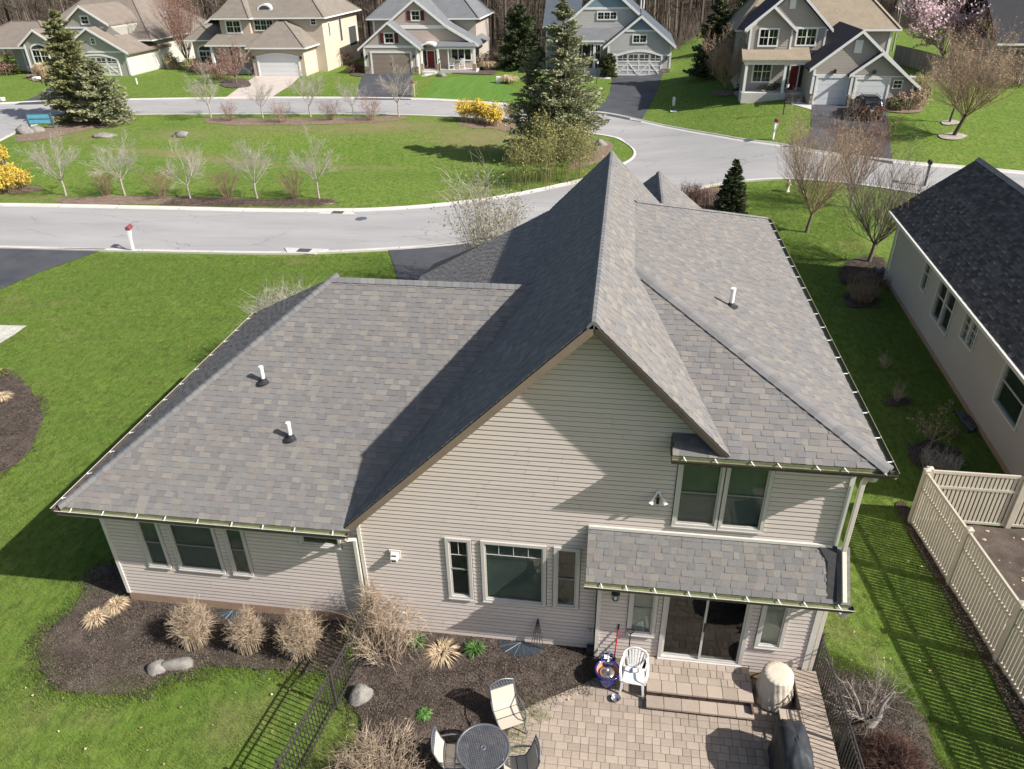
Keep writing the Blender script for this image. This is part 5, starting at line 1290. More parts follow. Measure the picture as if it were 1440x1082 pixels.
# hose reel at neighbour corner
# ------------------------------------------------------------------ houses
R5 = random.Random(21)
def shingle_far(nm, c): return mat(nm, c, tuple(v*1.22 for v in c), .9, .95, bump=.5, bscale=14, fine=(6.5, .22), stretch=(1, 1, 2.5))
M_rf1 = shingle_far('brown_grey_shingle', (.185, .157, .134)); M_rf2 = shingle_far('taupe_shingle', (.185, .163, .138)); M_rf3 = shingle_far('grey_shingle', (.14, .148, .158))
M_rf4 = shingle_far('slate_shingle', (.075, .09, .11)); M_rf5 = shingle_far('tan_weathered_shingle', (.245, .205, .152)); M_rf5b = shingle_far('charcoal_shingle', (.055, .05, .06)); M_rf6 = shingle_far('black_shingle', (.032, .033, .037))
def siding_far(nm, c): return mat(nm, c, tuple(v*1.08 for v in c), .8, .6, bump=.1)
M_s1 = siding_far('sage_siding', (.37, .36, .325)); M_s1b = siding_far('pale_sage_siding', (.53, .52, .46)); M_s2 = siding_far('beige_siding', (.48, .41, .335)); M_s2b = siding_far('sunlit_beige_siding', (.56, .50, .40))  # paler beige for the right-hand side walls puts the sunlight into the colour
M_s3 = siding_far('rose_tan_siding', (.46, .375, .33)); M_s3g = siding_far('greige_siding', (.42, .375, .33)); M_s4 = siding_far('light_grey_siding', (.46, .45, .44)); M_s4b = siding_far('blue_grey_shake', (.21, .29, .36)); M_s5 = siding_far('warm_grey_siding', (.38, .345, .31)); M_s6 = siding_far('grey_beige_siding', (.38, .34, .29))
M_stone = mat('fieldstone', (.24, .2, .165), tints=[(.16, .13, .11), (.30, .25, .2), (.40, .35, .29)], rough=.9, bump=.5, bscale=20)
M_shutter = mat('maroon_shutter', (.12, .018, .025), (.15, .025, .03), 4, .5); M_reddoor = mat('red_door', (.16, .015, .015), (.2, .02, .02), 4, .45); M_garagetan = mat('taupe_garage_door', (.26, .215, .17), (.29, .24, .19), 1, .6); M_garagewhite = mat('white_garage_door', (.66, .68, .70), (.72, .73, .74), 1, .5)
M_ngh = mat('cream_neighbour_siding', (.44, .385, .335), (.49, .43, .375), .5, .6)
class Hs:
    def __init__(s, name, label, loc, rz=0, wc=True):
        s.t = thing(name, label, 'house', loc, rz, world_coords=wc)
    def p(s, nm, m, mb, par=None, **k): return mb.build(nm, m, par or s.t, **k)
    def box(s, nm, m, *b, **k): mb = MB(); mb.box(*b); return s.p(nm, m, mb, **k)
    def laps(s, m, y, z0, z1, lo, hi, holes=(), e=.19, th=.014, par=None):
        mb = MB(); z = z0
        while z < z1-.02:
            zt = min(z+e, z1); a0, b0, a1, b1 = lo(z), hi(z), lo(zt), hi(zt); cuts = sorted((h[0], h[1]) for h in holes if h[2] < z+e/2 < h[3]); s0 = a0; s1 = a1; cur = []
            for c in cuts:
                if c[0] > s0: cur.append((s0, c[0], min(s1, c[0]), c[0]))
                s0 = s1 = max(s0, c[1])
            if b0 > s0: cur.append((s0, b0, s1, b1))
            for (l0, r0, l1, r1) in cur:
                if r0-l0 > .03: mb.faces([(l0, y-th, z), (r0, y-th, z), (max(r1, l1), y-.002, zt), (l1, y-.002, zt), (l0, y+.01, z), (r0, y+.01, z)], SF, R5.random())
            z += e
        if mb.v: s.p('siding_courses', m, mb, par, kind='stuff')
    def laps_x(s, m, x, sg, y0, y1, z0, z1, e=.19, th=.014):          # a side wall facing sg*x
        mb = MB(); z = z0
        while z < z1-.02:
            zt = min(z+e, z1); mb.faces([(x+sg*th, y0, z), (x+sg*th, y1, z), (x+sg*.002, y1, zt), (x+sg*.002, y0, zt), (x, y0, z), (x, y1, z)], [f if sg > 0 else f[::-1] for f in SF], R5.random()); z += e
        s.p('siding_courses', m, mb, kind='stuff')
    def win(s, x0, x1, z0, z1, y, cols=1, mx=2, mz=2, fr=.13, rail=True, m=None, shut=None, arch=False, nm='window'):
        mb = MB(); d0 = y-.09; d1 = y+.0
        mb.box(x0-fr, d0, z0-fr, x1+fr, d1, z0); mb.box(x0-fr, d0, z1, x1+fr, d1, z1+fr) if not arch else None; mb.box(x0-fr, d0, z0, x0, d1, z1); mb.box(x1, d0, z0, x1+fr, d1, z1)
        for k in range(1, cols): xx = x0+(x1-x0)*k/cols; mb.box(xx-.05, d0, z0, xx+.05, d1, z1)
        if arch:
            xc = (x0+x1)/2; R_ = (x1-x0)/2; n = 10; h = arch
            for k in range(n):
                a, b = math.pi*k/n, math.pi*(k+1)/n
                mb.faces([(xc+R_*math.cos(a), d0, z1+h*math.sin(a)), (xc+R_*math.cos(b), d0, z1+h*math.sin(b)), (xc+(R_+fr)*math.cos(b), d0, z1+(h+fr)*math.sin(b)), (xc+(R_+fr)*math.cos(a), d0, z1+(h+fr)*math.sin(a)), (xc+(R_+fr)*math.cos(b), d1, z1+(h+fr)*math.sin(b)), (xc+(R_+fr)*math.cos(a), d1, z1+(h+fr)*math.sin(a))], [(0, 1, 2, 3), (3, 2, 4, 5)])
            mb.box(x0, d0, z1-.06, x1, d1, z1+.05)
        w = s.p(nm, m or M_white, mb)
        for k in range(cols):
            a = x0+(x1-x0)*k/cols; b = x0+(x1-x0)*(k+1)/cols; g = MB(); g.box(a+.04, y-.045, z0, b-.04, y-.035, z1); s.p('pane', M_glassdark, g, w)
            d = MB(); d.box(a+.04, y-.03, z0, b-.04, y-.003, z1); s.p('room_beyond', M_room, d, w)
        if arch:
            g = MB(); g.faces([(xc+R_*math.cos(math.pi*k/10), y-.045, z1+.05+(h-.05)*math.sin(math.pi*k/10)) for k in range(11)], [tuple(range(11))[::-1]]); s.p('arched_pane', M_room, g, w)
        g = MB()
        for k in range(cols):
            a = x0+(x1-x0)*k/cols+.05; b = x0+(x1-x0)*(k+1)/cols-.05
            for i in range(1, mx): xx = a+(b-a)*i/mx; g.box(xx-.01, y-.062, z0, xx+.01, y-.047, z1)
            for i in range(1, mz): zz = z0+(z1-z0)*i/mz; g.box(a, y-.064, zz-(.03 if rail and i*2 == mz else .01), b, y-.048, zz+(.03 if rail and i*2 == mz else .01))
        if g.v: s.p('muntin', m or M_white, g, w, kind='stuff')
        if shut:
            for sx in (-1, 1):
                xc = (x0-fr-.26) if sx < 0 else (x1+fr+.26); q = MB(); q.box(xc-.22, y-.08, z0-.05, xc+.22, y-.03, z1+.05)
                for i in range(8): zz = z0+(z1-z0)*(i+.3)/8; q.box(xc-.17, y-.1, zz, xc+.17, y-.08, zz+.05)
                s.p('shutter', M_shutter, q)
        return w
    def slab4(s, m, pts, th=.2, nm='roof', par=None): mb = MB(); mb.slab(pts, th); return s.p(nm, m, mb, par)
    def gable_y(s, x0, x1, xr, z0l, z0r, zr, y0, y1, m, rakes=True, rk=.26, nm='roof', rm=None):   # ridge along y
        mb = MB(); mb.slab([(x0, y0, z0l), (xr, y0, zr), (xr, y1, zr), (x0, y1, z0l)], .2); mb.slab([(xr, y0, zr), (x1, y0, z0r), (x1, y1, z0r), (xr, y1, zr)], .2); r = s.p(nm, m, mb)
        if rakes:
            for a, za, b, zb in ((x0, z0l, xr, zr), (x1, z0r, xr, zr)):
                q = MB(); q.faces([(a, y0-.04, za+.01), (b, y0-.04, zb+.01), (b, y0-.04, zb-rk), (a, y0-.04, za-rk), (a, y0+.02, za+.01), (b, y0+.02, zb+.01), (b, y0+.02, zb-rk), (a, y0+.02, za-rk)], [(0, 1, 2, 3), (7, 6, 5, 4), (0, 4, 5, 1), (3, 2, 6, 7), (0, 3, 7, 4), (1, 5, 6, 2)]); s.p('rake_board', rm or M_white, q, r)
        return r
    def gable_x(s, x0, x1, y0, y1, yr, z0, zr, m, nm='roof', fascia=True):
        mb = MB(); mb.slab([(x0, y0, z0), (x1, y0, z0), (x1, yr, zr), (x0, yr, zr)], .2); mb.slab([(x0, yr, zr), (x1, yr, zr), (x1, y1, z0), (x0, y1, z0)], .2); r = s.p(nm, m, mb)
        if fascia: s.box('gutter', M_white, x0, y0-.1, z0-.18, x1, y0-.001, z0-.02, par=r)
        return r
    def hip(s, x0, x1, y0, y1, z0, zr, xa, xb, ya, yb, m, nm='roof', fm_=None):   # eave rectangle, ridge (xa,ya)-(xb,yb)
        A, B = (xa, ya, zr), (xb, yb, zr); mb = MB()
        if abs(ya-yb) < .01: P = [[(x0, y0, z0), (x1, y0, z0), B, A], [(x1, y0, z0), (x1, y1, z0), B], [(x1, y1, z0), (x0, y1, z0), A, B], [(x0, y1, z0), (x0, y0, z0), A]]
        else: P = [[(x0, y0, z0), (x1, y0, z0), A], [(x1, y0, z0), (x1, y1, z0), B, A], [(x1, y1, z0), (x0, y1, z0), B], [(x0, y1, z0), (x0, y0, z0), A, B]]
        for p in P:
            if A == B: p = p[:-1] if len(p) == 4 else p
            mb.slab(p, .18)
        r = s.p(nm, m, mb); cp = MB()
        for a, b in (((x0, y0, z0), A), ((x1, y0, z0), A if abs(ya-yb) > .01 else B), ((x1, y1, z0), B), ((x0, y1, z0), A if abs(ya-yb) < .01 else B), (A, B)):
            if (Vector(a)-Vector(b)).length > .1: cp.beam(Vector(a)+Vector((0, 0, .02)), Vector(b)+Vector((0, 0, .02)), .3, .06)
        s.p('ridge_cap', m, cp, r, kind='stuff')
        f = fm_ or M_white
        s.box('gutter', f, x0-.02, y0-.1, z0-.16, x1+.02, y0-.001, z0-.01, par=r); s.box('gutter', f, x1+.001, y0, z0-.16, x1+.1, y1, z0-.01, par=r)
        return r
    def garage(s, x0, x1, z0, z1, y, m, arch=0, wins=0, carriage=False, fr=.16):
        q = MB(); q.box(x0-fr, y-.08, z0, x0, y+.0, z1); q.box(x1, y-.08, z0, x1+fr, y+.0, z1); n = 12; xc = (x0+x1)/2; hw = (x1-x0)/2
        top = lambda x: z1+arch*(1-((x-xc)/hw)**2)
        for k in range(n):
            a = x0-fr+(x1-x0+2*fr)*k/n; b = x0-fr+(x1-x0+2*fr)*(k+1)/n; za, zb = max(z1, top(a)) if arch else z1, max(z1, top(b)) if arch else z1
            q.faces([(a, y-.08, za), (b, y-.08, zb), (b, y-.08, zb+fr), (a, y-.08, za+fr), (a, y, za+fr), (b, y, zb+fr)], [(0, 1, 2, 3), (3, 2, 5, 4)])
        d = s.p('garage_door', M_white, q); h = (z1-z0)/4
        for k in range(4):
            mb = MB()
            if k < 3 or not arch: mb.box(x0, y-.03, z0+h*k+.008, x1, y+.0, z0+h*(k+1)-.008)
            else: mb.prism([(x0, z0+3*h+.008), (x1, z0+3*h+.008)]+[(x1-(x1-x0)*i/8, top(x1-(x1-x0)*i/8)) for i in range(9)], y-.03, y)
            s.p('door_panel', m, mb, d)
        if wins:
            for k in range(wins):
                a = x0+(x1-x0)*(k+.12)/wins; b = x0+(x1-x0)*(k+.88)/wins; mb = MB(); mb.box(a, y-.05, z0+3*h+.1, b, y-.031, z1+arch*.55-.05); s.p('door_window', M_room, mb, d)
                mb = MB(); mb.box((a+b)/2-.025, y-.06, z0+3*h+.1, (a+b)/2+.025, y-.051, z1+arch*.55-.05); mb.box(a, y-.06, z0+3.55*h, b, y-.051, z0+3.6*h+.02); s.p('muntin', M_white, mb, d)
        if carriage:
            w = (x1-x0)/4; mb = MB()
            for k in range(5): mb.box(x0+w*k-.07 if k else x0, y-.055, z0, x0+w*k+.07 if k < 4 else x1, y-.032, z0+3*h+.05)
            for zz in (z0, z0+h*1.0, z0+h*2, z0+3*h-.05): mb.box(x0, y-.054, zz, x1, y-.0321, zz+.13)
            for a, b in ((0, 1), (2, 1), (2, 3), (4, 3)): mb.beam((x0+w*a, y-.064, z0+.08), (x0+w*b, y-.064, z0+3*h-.1), .14, .02, (0, -1, 0))
            s.p('cross_bracing', M_white, mb, d)
        return d
    def stone(s, x0, x1, z0, z1, y, th=.12, seed=1):
        r = random.Random(seed); q = s.box('stone_base', M_stone, x0, y-th*.6, z0, x1, y+.05, z1); z = z0
        while z < z1-.04:
            h = min(r.uniform(.16, .26), z1-z); x = x0
            while x < x1-.05:
                w = min(r.uniform(.25, .55), x1-x); mb = MB(); mb.box(x+.012, y-th+r.uniform(-.02, .02), z+.012, x+w-.012, y-th*.55, z+h-.012, r.random()); s.p('stone', M_stone, mb, q); x += w
            z += h
    def col(s, x, y, z0, z1, w=.22, base=.0):
        q = MB(); q.box(x-w/2, y-w/2, z0, x+w/2, y+w/2, z1)
        c = s.p('column', M_white, q)
        if base: b = MB(); b.box(x-w*.85, y-w*.85, z0-.02, x+w*.85, y+w*.85, z0+base); s.p('column_base', M_stone, b, c)
    def door(s, x0, x1, z0, z1, y, m=M_reddoor):
        q = MB(); f = .1; q.box(x0-f, y-.08, z0, x0, y, z1+f); q.box(x1, y-.08, z0, x1+f, y, z1+f); q.box(x0, y-.08, z1, x1, y, z1+f); d = s.p('front_door', M_white, q); b = MB(); b.box(x0, y-.05, z0, x1, y-.001, z1); s.p('door_leaf', m, b, d)
        for sx in (x0-.42, x1+.14): g = MB(); g.box(sx, y-.05, z0+.25, sx+.28, y-.01, z1); s.p('sidelight', M_glassdark, g, d)
    def band(s, x0, x1, z, y, h=.2): s.box('trim_band', M_white, x0, y-.07, z, x1, y+.01, z+h)
    def corner(s, x, y, z0, z1, w=.16): s.box('corner_board', M_white, x-w/2, y-.05, z0, x+w/2, y+.12, z1)
const = lambda v: (lambda z: v)
def line_(xa, za, xb, zb): return lambda z: xa+(xb-xa)*(z-za)/(zb-za)
# ---- warm grey two-storey house with red door and twin white garage doors
z0 = 2.35; H = Hs('house', 'grey two storey house with two white garage doors, red door and tan roof', (19, 73, z0-.2))
g = 71.0
H.p('wall', M_s5, (lambda mb: (mb.prism([(15.8, z0-.5), (24.0, z0-.5), (24.0, 4.1), (19.2, 8.0), (15.8, 5.3)], g, g+7), mb)[1])(MB()))
H.laps(M_s5, g, 4.72, 8.0, lambda z: max(15.86, 19.15-(8.05-z)*1.27), lambda z: 19.15+(8.05-z)*1.22, [(18.7, 19.4, 6.45, 7.6), (18.9, 25, 0, 6.3)], e=.2)
gf = 70.6
H.p('wall', M_s5, (lambda mb: (mb.prism([(18.85, z0-.5), (23.98, z0-.5), (23.98, 4.2), (20.9, 6.45), (18.85, 4.95)], gf, g+.5), mb)[1])(MB()))
H.laps(M_s5, gf, 4.7, 6.45, lambda z: max(18.9, 20.88-(6.5-z)*1.28), lambda z: 20.88+(6.5-z)*1.34, e=.2); H.laps(M_s5, gf, 3.1, 4.62, const(22.15), const(23.95), [(22.1, 23.1, 3.7, 4.6)], e=.2)
H.gable_y(15.4, 24.45, 19.1, 5.3, 3.95, 8.28, g-.35, g+8, M_rf5b); H.gable_y(18.6, 24.5, 20.9, 4.9, 3.93, 6.66, gf-.3, g+1, M_rf5b)
H.garage(16.25, 18.72, z0, 4.55, g, M_garagewhite); H.garage(19.35, 21.9, z0, 4.5, gf, M_garagewhite)
H.band(15.85, 18.85, 4.72, g, .1); H.band(18.9, 23.98, 4.68, gf, .1)
H.stone(15.82, 16.1, z0, 3.3, g, .2, 1); H.stone(18.86, 19.18, z0, 3.3, gf, .2, 2); H.stone(22.1, 23.98, z0, 3.08, gf, .15, 3)
H.corner(15.88, g, 3.3, 5.2, .2); H.corner(18.95, gf, 3.3, 4.8, .2); H.corner(23.95, gf, 3.05, 4.1, .2)
H.box('louvre_vent', M_white, 18.72, g-.09, 6.5, 19.35, g-.02, 7.5); H.win(22.35, 22.98, 3.86, 4.4, gf, fr=.08)
for cx, yy_ in ((17.5, g), (20.6, gf)): H.box('coach_lamp', M_rubber, cx-.1, yy_-.25, 4.95, cx+.1, yy_-.05, 5.25)
# porch wing
H.p('wall', M_s5, (lambda mb: (mb.box(10.6, 75.0, z0-.5, 17.2, 84, 8.1), mb)[1])(MB())); H.laps(M_s5, 75.0, 6.5, 8.1, const(10.62), const(14.0), [(11.2, 13.2, 6.5, 8.3)], e=.2); H.laps(M_s5, 75.0, 2.9, 5.6, const(10.62), const(15.8), [(11.2, 13.1, 3.6, 5.7), (14.1, 15.8, 2.9, 5.5)], e=.2)
yu = 74.5
H.p('wall', M_s5, (lambda mb: (mb.prism([(10.62, 6.4), (14.25, 6.4), (14.25, 8.2), (12.35, 9.7), (10.62, 8.2)], yu, 76), mb)[1])(MB()))
H.laps(M_s5, yu, 6.45, 9.65, lambda z: max(10.65, 12.33-(9.75-z)*1.15), lambda z: min(14.22, 12.33+(9.75-z)*1.2), [(11.25, 13.2, 6.45, 8.25)], e=.2)
H.p('wall', M_s5, (lambda mb: (mb.prism([(14.25, 6.3), (17.15, 6.3), (17.15, 8.0), (14.0, 11.0), (11.5, 8.6)], yu+.35, 78), mb)[1])(MB()))
H.laps(M_s5, yu+.35, 8.2, 11.0, lambda z: max(12.5, 14.0-(11.0-z)*1.0), lambda z: min(17.1, 14.0+(11.05-z)*1.07), [(13.6, 14.25, 9.5, 11)], e=.2); H.laps(M_s5, yu+.35, 6.5, 8.05, const(14.4), const(17.1), [(14.5, 16.6, 6.5, 8.2)], e=.2)
H.gable_y(10.1, 14.6, 12.33, 8.1, 8.0, 9.95, yu-.35, yu+2, M_rf5b); H.gable_y(10.3, 17.65, 14.0, 8.0, 8.0, 11.4, yu-.0, yu+6, M_rf5b)
H.win(11.5, 13.0, 6.75, 8.0, yu, cols=2); H.win(14.75, 16.3, 6.75, 8.0, yu+.35, cols=2); H.corner(10.68, yu, 6.4, 8.1); H.corner(14.2, yu, 6.4, 8.0); H.band(14.4, 17.1, 8.05, yu+.35, .12); H.corner(17.1, yu+.35, 6.4, 8.0); H.box('louvre_vent', M_white, 13.7, yu+.27, 9.6, 14.2, yu+.34, 11.0)
H.slab4(M_rf5, [(10.1, 73.1, 5.72), (15.9, 73.1, 5.72), (15.9, 75.2, 6.75), (10.1, 75.2, 6.75)], .16, 'porch_roof'); H.box('porch_beam', M_white, 10.3, 73.2, 5.3, 15.8, 73.45, 5.56)
H.box('porch_floor', M_conc, 10.4, 73.2, z0-.3, 15.8, 75.0, 2.95); H.col(10.55, 73.35, 2.9, 5.3); H.col(13.9, 73.35, 2.9, 5.3)
H.win(11.45, 12.95, 3.7, 5.35, 75.0, cols=2); H.door(14.65, 15.35, 2.95, 5.0, 75.0)
for k in range(3): H.box('step', M_stone, 14.3, 72.1+.35*k, z0-.3, 15.7, 73.2, z0+.2*k+.1)
H.p('wall', M_s5, (lambda mb: (mb.box(17, 79.5, z0-.5, 24.0, 88, 7.5), mb)[1])(MB())); H.hip(9.9, 24.6, 79.0, 88.5, 7.6, 11.6, 13.5, 20.8, 83.7, 83.7, M_rf5); H.corner(23.95, 79.5, 2.4, 7.5, .25)
# ---- blue grey gabled house with carriage garage door
z0 = 1.3; H = Hs('house', 'light grey house with blue shake gables and a white braced carriage garage door', (-1, 99, z0-.2)); g = 95.5
H.p('wall', M_s4, (lambda mb: (mb.prism([(-2.3, z0-.6), (5.05, z0-.6), (5.05, 4.5), (1.37, 7.45), (-2.3, 4.5)], g, g+8), mb)[1])(MB()))
H.laps(M_s4, g, 3.9, 6.0, lambda z: max(-2.25, 1.37-(7.5-z)*1.24), lambda z: min(5.0, 1.37+(7.5-z)*1.24), [(.3, 2.35, 4.6, 6.0)], e=.16, th=.012); H.laps(M_s4b, g-.03, 6.2, 7.4, lambda z: 1.37-(7.5-z)*1.24, lambda z: 1.37+(7.5-z)*1.24, e=.2, th=.022); H.laps(M_s4, g, 2.15, 3.4, const(-2.25), const(-1.4), e=.16, th=.012); H.laps(M_s4, g, 2.15, 3.4, const(4.15), const(5.0), e=.16, th=.012)
H.band(-.45, 3.2, 6.0, g, .2); H.band(-2.3, -1.35, 3.42, g, .2); H.band(4.1, 5.05, 3.42, g, .2); H.garage(-1.15, 3.9, z0, 3.35, g, M_s4, arch=.5, wins=4, carriage=True, fr=.2)
H.win(.6, 2.05, 4.9, 5.6, g, cols=2, mx=2, mz=2, rail=False); H.stone(-2.3, -1.4, z0, 2.1, g, .15, 5); H.stone(4.1, 5.05, z0, 2.1, g, .15, 6); H.corner(-2.22, g, 2.1, 4.5, .2); H.corner(4.97, g, 2.1, 4.5, .2)
for cx in (-1.75, 4.55): H.box('coach_lamp', M_rubber, cx-.1, g-.25, 3.0, cx+.1, g-.05, 3.35)
H.gable_y(-2.85, 5.55, 1.37, 4.42, 4.48, 7.72, g-.35, g+14, M_rf4, rk=.3)
m_ = 98.5; H.p('wall', M_s4, (lambda mb: (mb.prism([(-7.4, z0-.6), (3.5, z0-.6), (3.5, 5.5), (2.6, 6.2), (-2.6, 10.4), (-7.4, 6.6)], m_, m_+12), mb)[1])(MB()))
H.laps(M_s4, m_, 6.2, 8.1, lambda z: -2.6-(10.45-z)*1.2, lambda z: -2.6+(10.45-z)*1.2, [(-4.1, -1.15, 6.8, 8.1)], e=.16, th=.012); H.laps(M_s4b, m_-.03, 8.35, 10.4, lambda z: -2.6-(10.45-z)*1.2, lambda z: -2.6+(10.45-z)*1.2, e=.2, th=.022)
H.band(-5.4, .3, 8.12, m_, .24); H.win(-3.7, -1.55, 7.12, 7.8, m_, cols=3, mx=2, mz=2, rail=False); H.gable_y(-8.0, 2.9, -2.6, 6.35, 6.35, 10.75, m_-.4, m_+12.5, M_rf4, rk=.34)
H.slab4(M_rf3, [(-7.6, m_-1.6, 4.95), (-2.4, m_-1.6, 4.95), (-2.0, m_+.05, 6.25), (-7.6, m_+.05, 6.25)], .15, 'porch_roof'); H.box('gutter', M_white, -7.6, m_-1.72, 4.78, -2.75, m_-1.6, 4.93); H.box('porch_beam', M_white, -7.4, m_-1.5, 4.5, -2.8, m_-1.3, 4.76)
H.door(-5.4, -4.45, 1.9, 4.4, m_, M_rubber); H.col(-6.8, m_-1.4, 1.9, 4.5); H.col(-3.9, m_-1.4, 1.9, 4.5, .3); H.box('porch_floor', M_conc, -7.4, m_-1.6, z0-.4, -2.6, m_, 1.88); H.win(-3.9, -3.3, 2.6, 4.3, m_)
H.p('wall', M_s4, (lambda mb: (mb.box(-10.2, 102, z0-.6, -7.3, 110, 6.1), mb)[1])(MB())); H.gable_x(-10.6, -6, 101.6, 111, 106, 6.1, 9, M_rf4); H.corner(-10.15, 102, 1.3, 6.1, .2)
for k in (.0, .35): H.p('vent_pipe', M_white, (lambda mb: mb.tube([(1.3+k, 103, 7.9), (1.3+k, 103, 8.9)], .07, 8, caps=True))(MB()))
# ---- rose tan house with maroon shutters and arched entry
z0 = 1.25; H = Hs('house', 'rose tan gabled house with maroon shutters, taupe garage door and arched porch entry', (-26, 100, z0-.2)); g = 96.5
H.p('wall', M_s3g, (lambda mb: (mb.prism([(-32.3, z0-.6), (-25.5, z0-.6), (-25.5, 4.25), (-28.9, 6.85), (-32.3, 4.25)], g, g+8), mb)[1])(MB()))
H.laps(M_s3g, g, 4.5, 6.8, lambda z: -28.9-(6.9-z)*1.3, lambda z: -28.9+(6.9-z)*1.3, [(-30.2, -27.6, 4.5, 6.05)], e=.19); H.laps(M_s3g, g, 2.1, 4.2, const(-32.25), const(-31.55), e=.19); H.laps(M_s3g, g, 2.1, 4.2, const(-26.15), const(-25.55), e=.19); H.laps(M_s3g, g, 3.8, 4.2, const(-31.5), const(-26.2), e=.19)
H.band(-32.3, -25.5, 4.22, g, .26); H.garage(-31.3, -26.4, z0, 3.62, g, M_garagetan, fr=.2); H.win(-29.4, -28.35, 4.8, 5.8, g, shut=True); H.stone(-32.35, -31.55, z0, 2.05, g, .15, 8); H.stone(-26.2, -25.45, z0, 2.05, g, .15, 9); H.corner(-32.22, g, 2.1, 4.2, .2); H.corner(-25.58, g, 2.1, 4.2, .2)
H.box('door_handle', M_rubber, -28.87, g-.07, 2.3, -28.82, g-.03, 2.6)
for cx in (-31.9, -25.9): H.box('coach_lamp', M_rubber, cx-.1, g-.25, 3.1, cx+.1, g-.05, 3.4)
H.gable_y(-32.95, -24.95, -28.9, 4.1, 4.15, 7.1, g-.35, g+5, M_rf3, rk=.26)
m_ = 99.0; H.p('wall', M_s3, (lambda mb: (mb.prism([(-32.6, z0-.6), (-25.2, z0-.6), (-25.2, 4), (-18.8, 4.0), (-19.0, 4.3), (-22.1, 6.2), (-26.05, 9.1), (-31.0, 5.6)], m_, m_+3), mb)[1])(MB()))
H.laps(M_s3, m_, 6.6, 9.05, lambda z: -26.05-(9.15-z)*1.38, lambda z: -26.05+(9.15-z)*1.36, [(-27.3, -24.9, 6.8, 8.3)], e=.19, th=.02); H.laps(M_s3, m_, 4.6, 6.1, const(-29.2), lambda z: -26.05+(9.15-z)*1.36, e=.19, th=.014)
H.band(-29.4, -22.3, 6.12, m_, .4); H.win(-26.5, -25.55, 7.1, 8.05, m_, shut=True)
r_ = H.gable_y(-30.4, -22.1, -26.05, 6.3, 6.45, 9.45, m_-.35, m_+8, M_rf3, rk=.3); H.slab4(M_rf3, [(-22.1, m_-.35, 6.45), (-18.2, m_-.35, 4.3), (-18.2, m_+8, 4.3), (-22.1, m_+8, 6.45)]); 
q = MB(); q.beam((-22.1, m_-.37, 6.33), (-18.2, m_-.37, 4.18), .06, .3, (0, 0, 1)); H.p('rake_board', M_white, q)
H.slab4(M_rf3, [(-23.5, m_-1.5, 4.25), (-18.3, m_-1.5, 4.25), (-18.9, m_+.1, 4.75), (-23.2, m_+.1, 4.75)], .12, 'porch_roof'); H.box('porch_beam', M_white, -23.3, m_-1.45, 3.95, -18.5, m_-1.2, 4.15); H.box('porch_floor', M_conc, -25.4, m_-1.5, z0-.4, -18.4, m_+2.4, 1.6)
for x in (-23.2, -21.9, -18.65): H.col(x, m_-1.3, 1.6, 3.95, .26 if x != -21.9 else .1, base=.7 if x != -21.9 else 0)
q = MB(); n = 14
for k in range(n):
    a, b = math.pi*k/n, math.pi*(k+1)/n; R_ = 1.02; xc = -24.35
    q.faces([(xc+R_*math.cos(a), m_-1.45, 3.75+.75*math.sin(a)), (xc+R_*math.cos(b), m_-1.45, 3.75+.75*math.sin(b)), (xc+(R_+.18)*math.cos(b), m_-1.45, 3.75+.95*math.sin(b)), (xc+(R_+.18)*math.cos(a), m_-1.45, 3.75+.95*math.sin(a)), (xc+(R_+.18)*math.cos(b), m_, 3.75+.95*math.sin(b)), (xc+(R_+.18)*math.cos(a), m_, 3.75+.95*math.sin(a))], [(0, 1, 2, 3), (3, 2, 4, 5)])
H.p('entry_arch', M_white, q); H.col(-25.3, m_-1.3, 1.6, 3.8, .24, base=.7)
H.p('porch_recess', M_s3, (lambda mb: (mb.box(-25.2, m_-.05, 1.6, -18.8, m_-.02, 4.0), mb)[1])(MB())); H.door(-24.85, -23.95, 1.65, 3.6, m_-.05); H.win(-21.7, -19.3, 2.6, 3.95, m_-.05, cols=3, mx=1, mz=1); H.box('porch_step', M_conc, -25.1, m_-2.1, z0-.3, -23.5, m_-1.5, 1.42)
H.p('wall', M_s3g, (lambda mb: (mb.box(-32.8, 103, z0-.6, -19.3, 113, 6.9), mb)[1])(MB())); H.hip(-33.5, -18.7, 102.5, 113.5, 7.0, 11.3, -28.5, -23.5, 108, 108, M_rf3); H.corner(-32.72, 103, 1.3, 6.9, .25); H.laps_x(M_s3g, -19.3, 1, 103, 113, z0, 6.9)
for x in (-21.9, -20.6):
    rc = thing('rocking_chair', 'left white rocking chair on the porch of the maroon shuttered house' if x < -21 else 'right white rocking chair on the porch of the maroon shuttered house', 'chair', (x+.3, m_-.9, 1.6), 0, 'white porch rocking chairs')
    for s in (-1, 1):
        mb = MB(); mb.tube([(s*.3, -.45, .12), (s*.3, -.2, .03), (s*.3, .2, .03), (s*.3, .5, .14)], .025, 5); mb.build('rocker', M_white, rc)
        mb = MB(); mb.tube([(s*.3, -.25, .05), (s*.3, -.25, .68), (s*.3, .25, .66)], .025, 5); mb.build('arm', M_white, rc); mb = MB(); mb.tube([(s*.28, .22, .05), (s*.28, .38, 1.2)], .025, 5); mb.build('back_post', M_white, rc)
    mb = MB(); mb.box(-.3, -.27, .4, .3, .25, .44); mb.build('seat', M_white, rc)
    for k in range(5): mb = MB(); mb.beam((-.22+.11*k, .24, .45), (-.22+.11*k, .37, 1.15), .06, .02, (0, -1, 0)); mb.build('back_slat', M_white, rc)
    mb = MB(); mb.beam((-.3, .38, 1.17), (.3, .38, 1.17), .03, .1); mb.build('top_rail', M_white, rc)
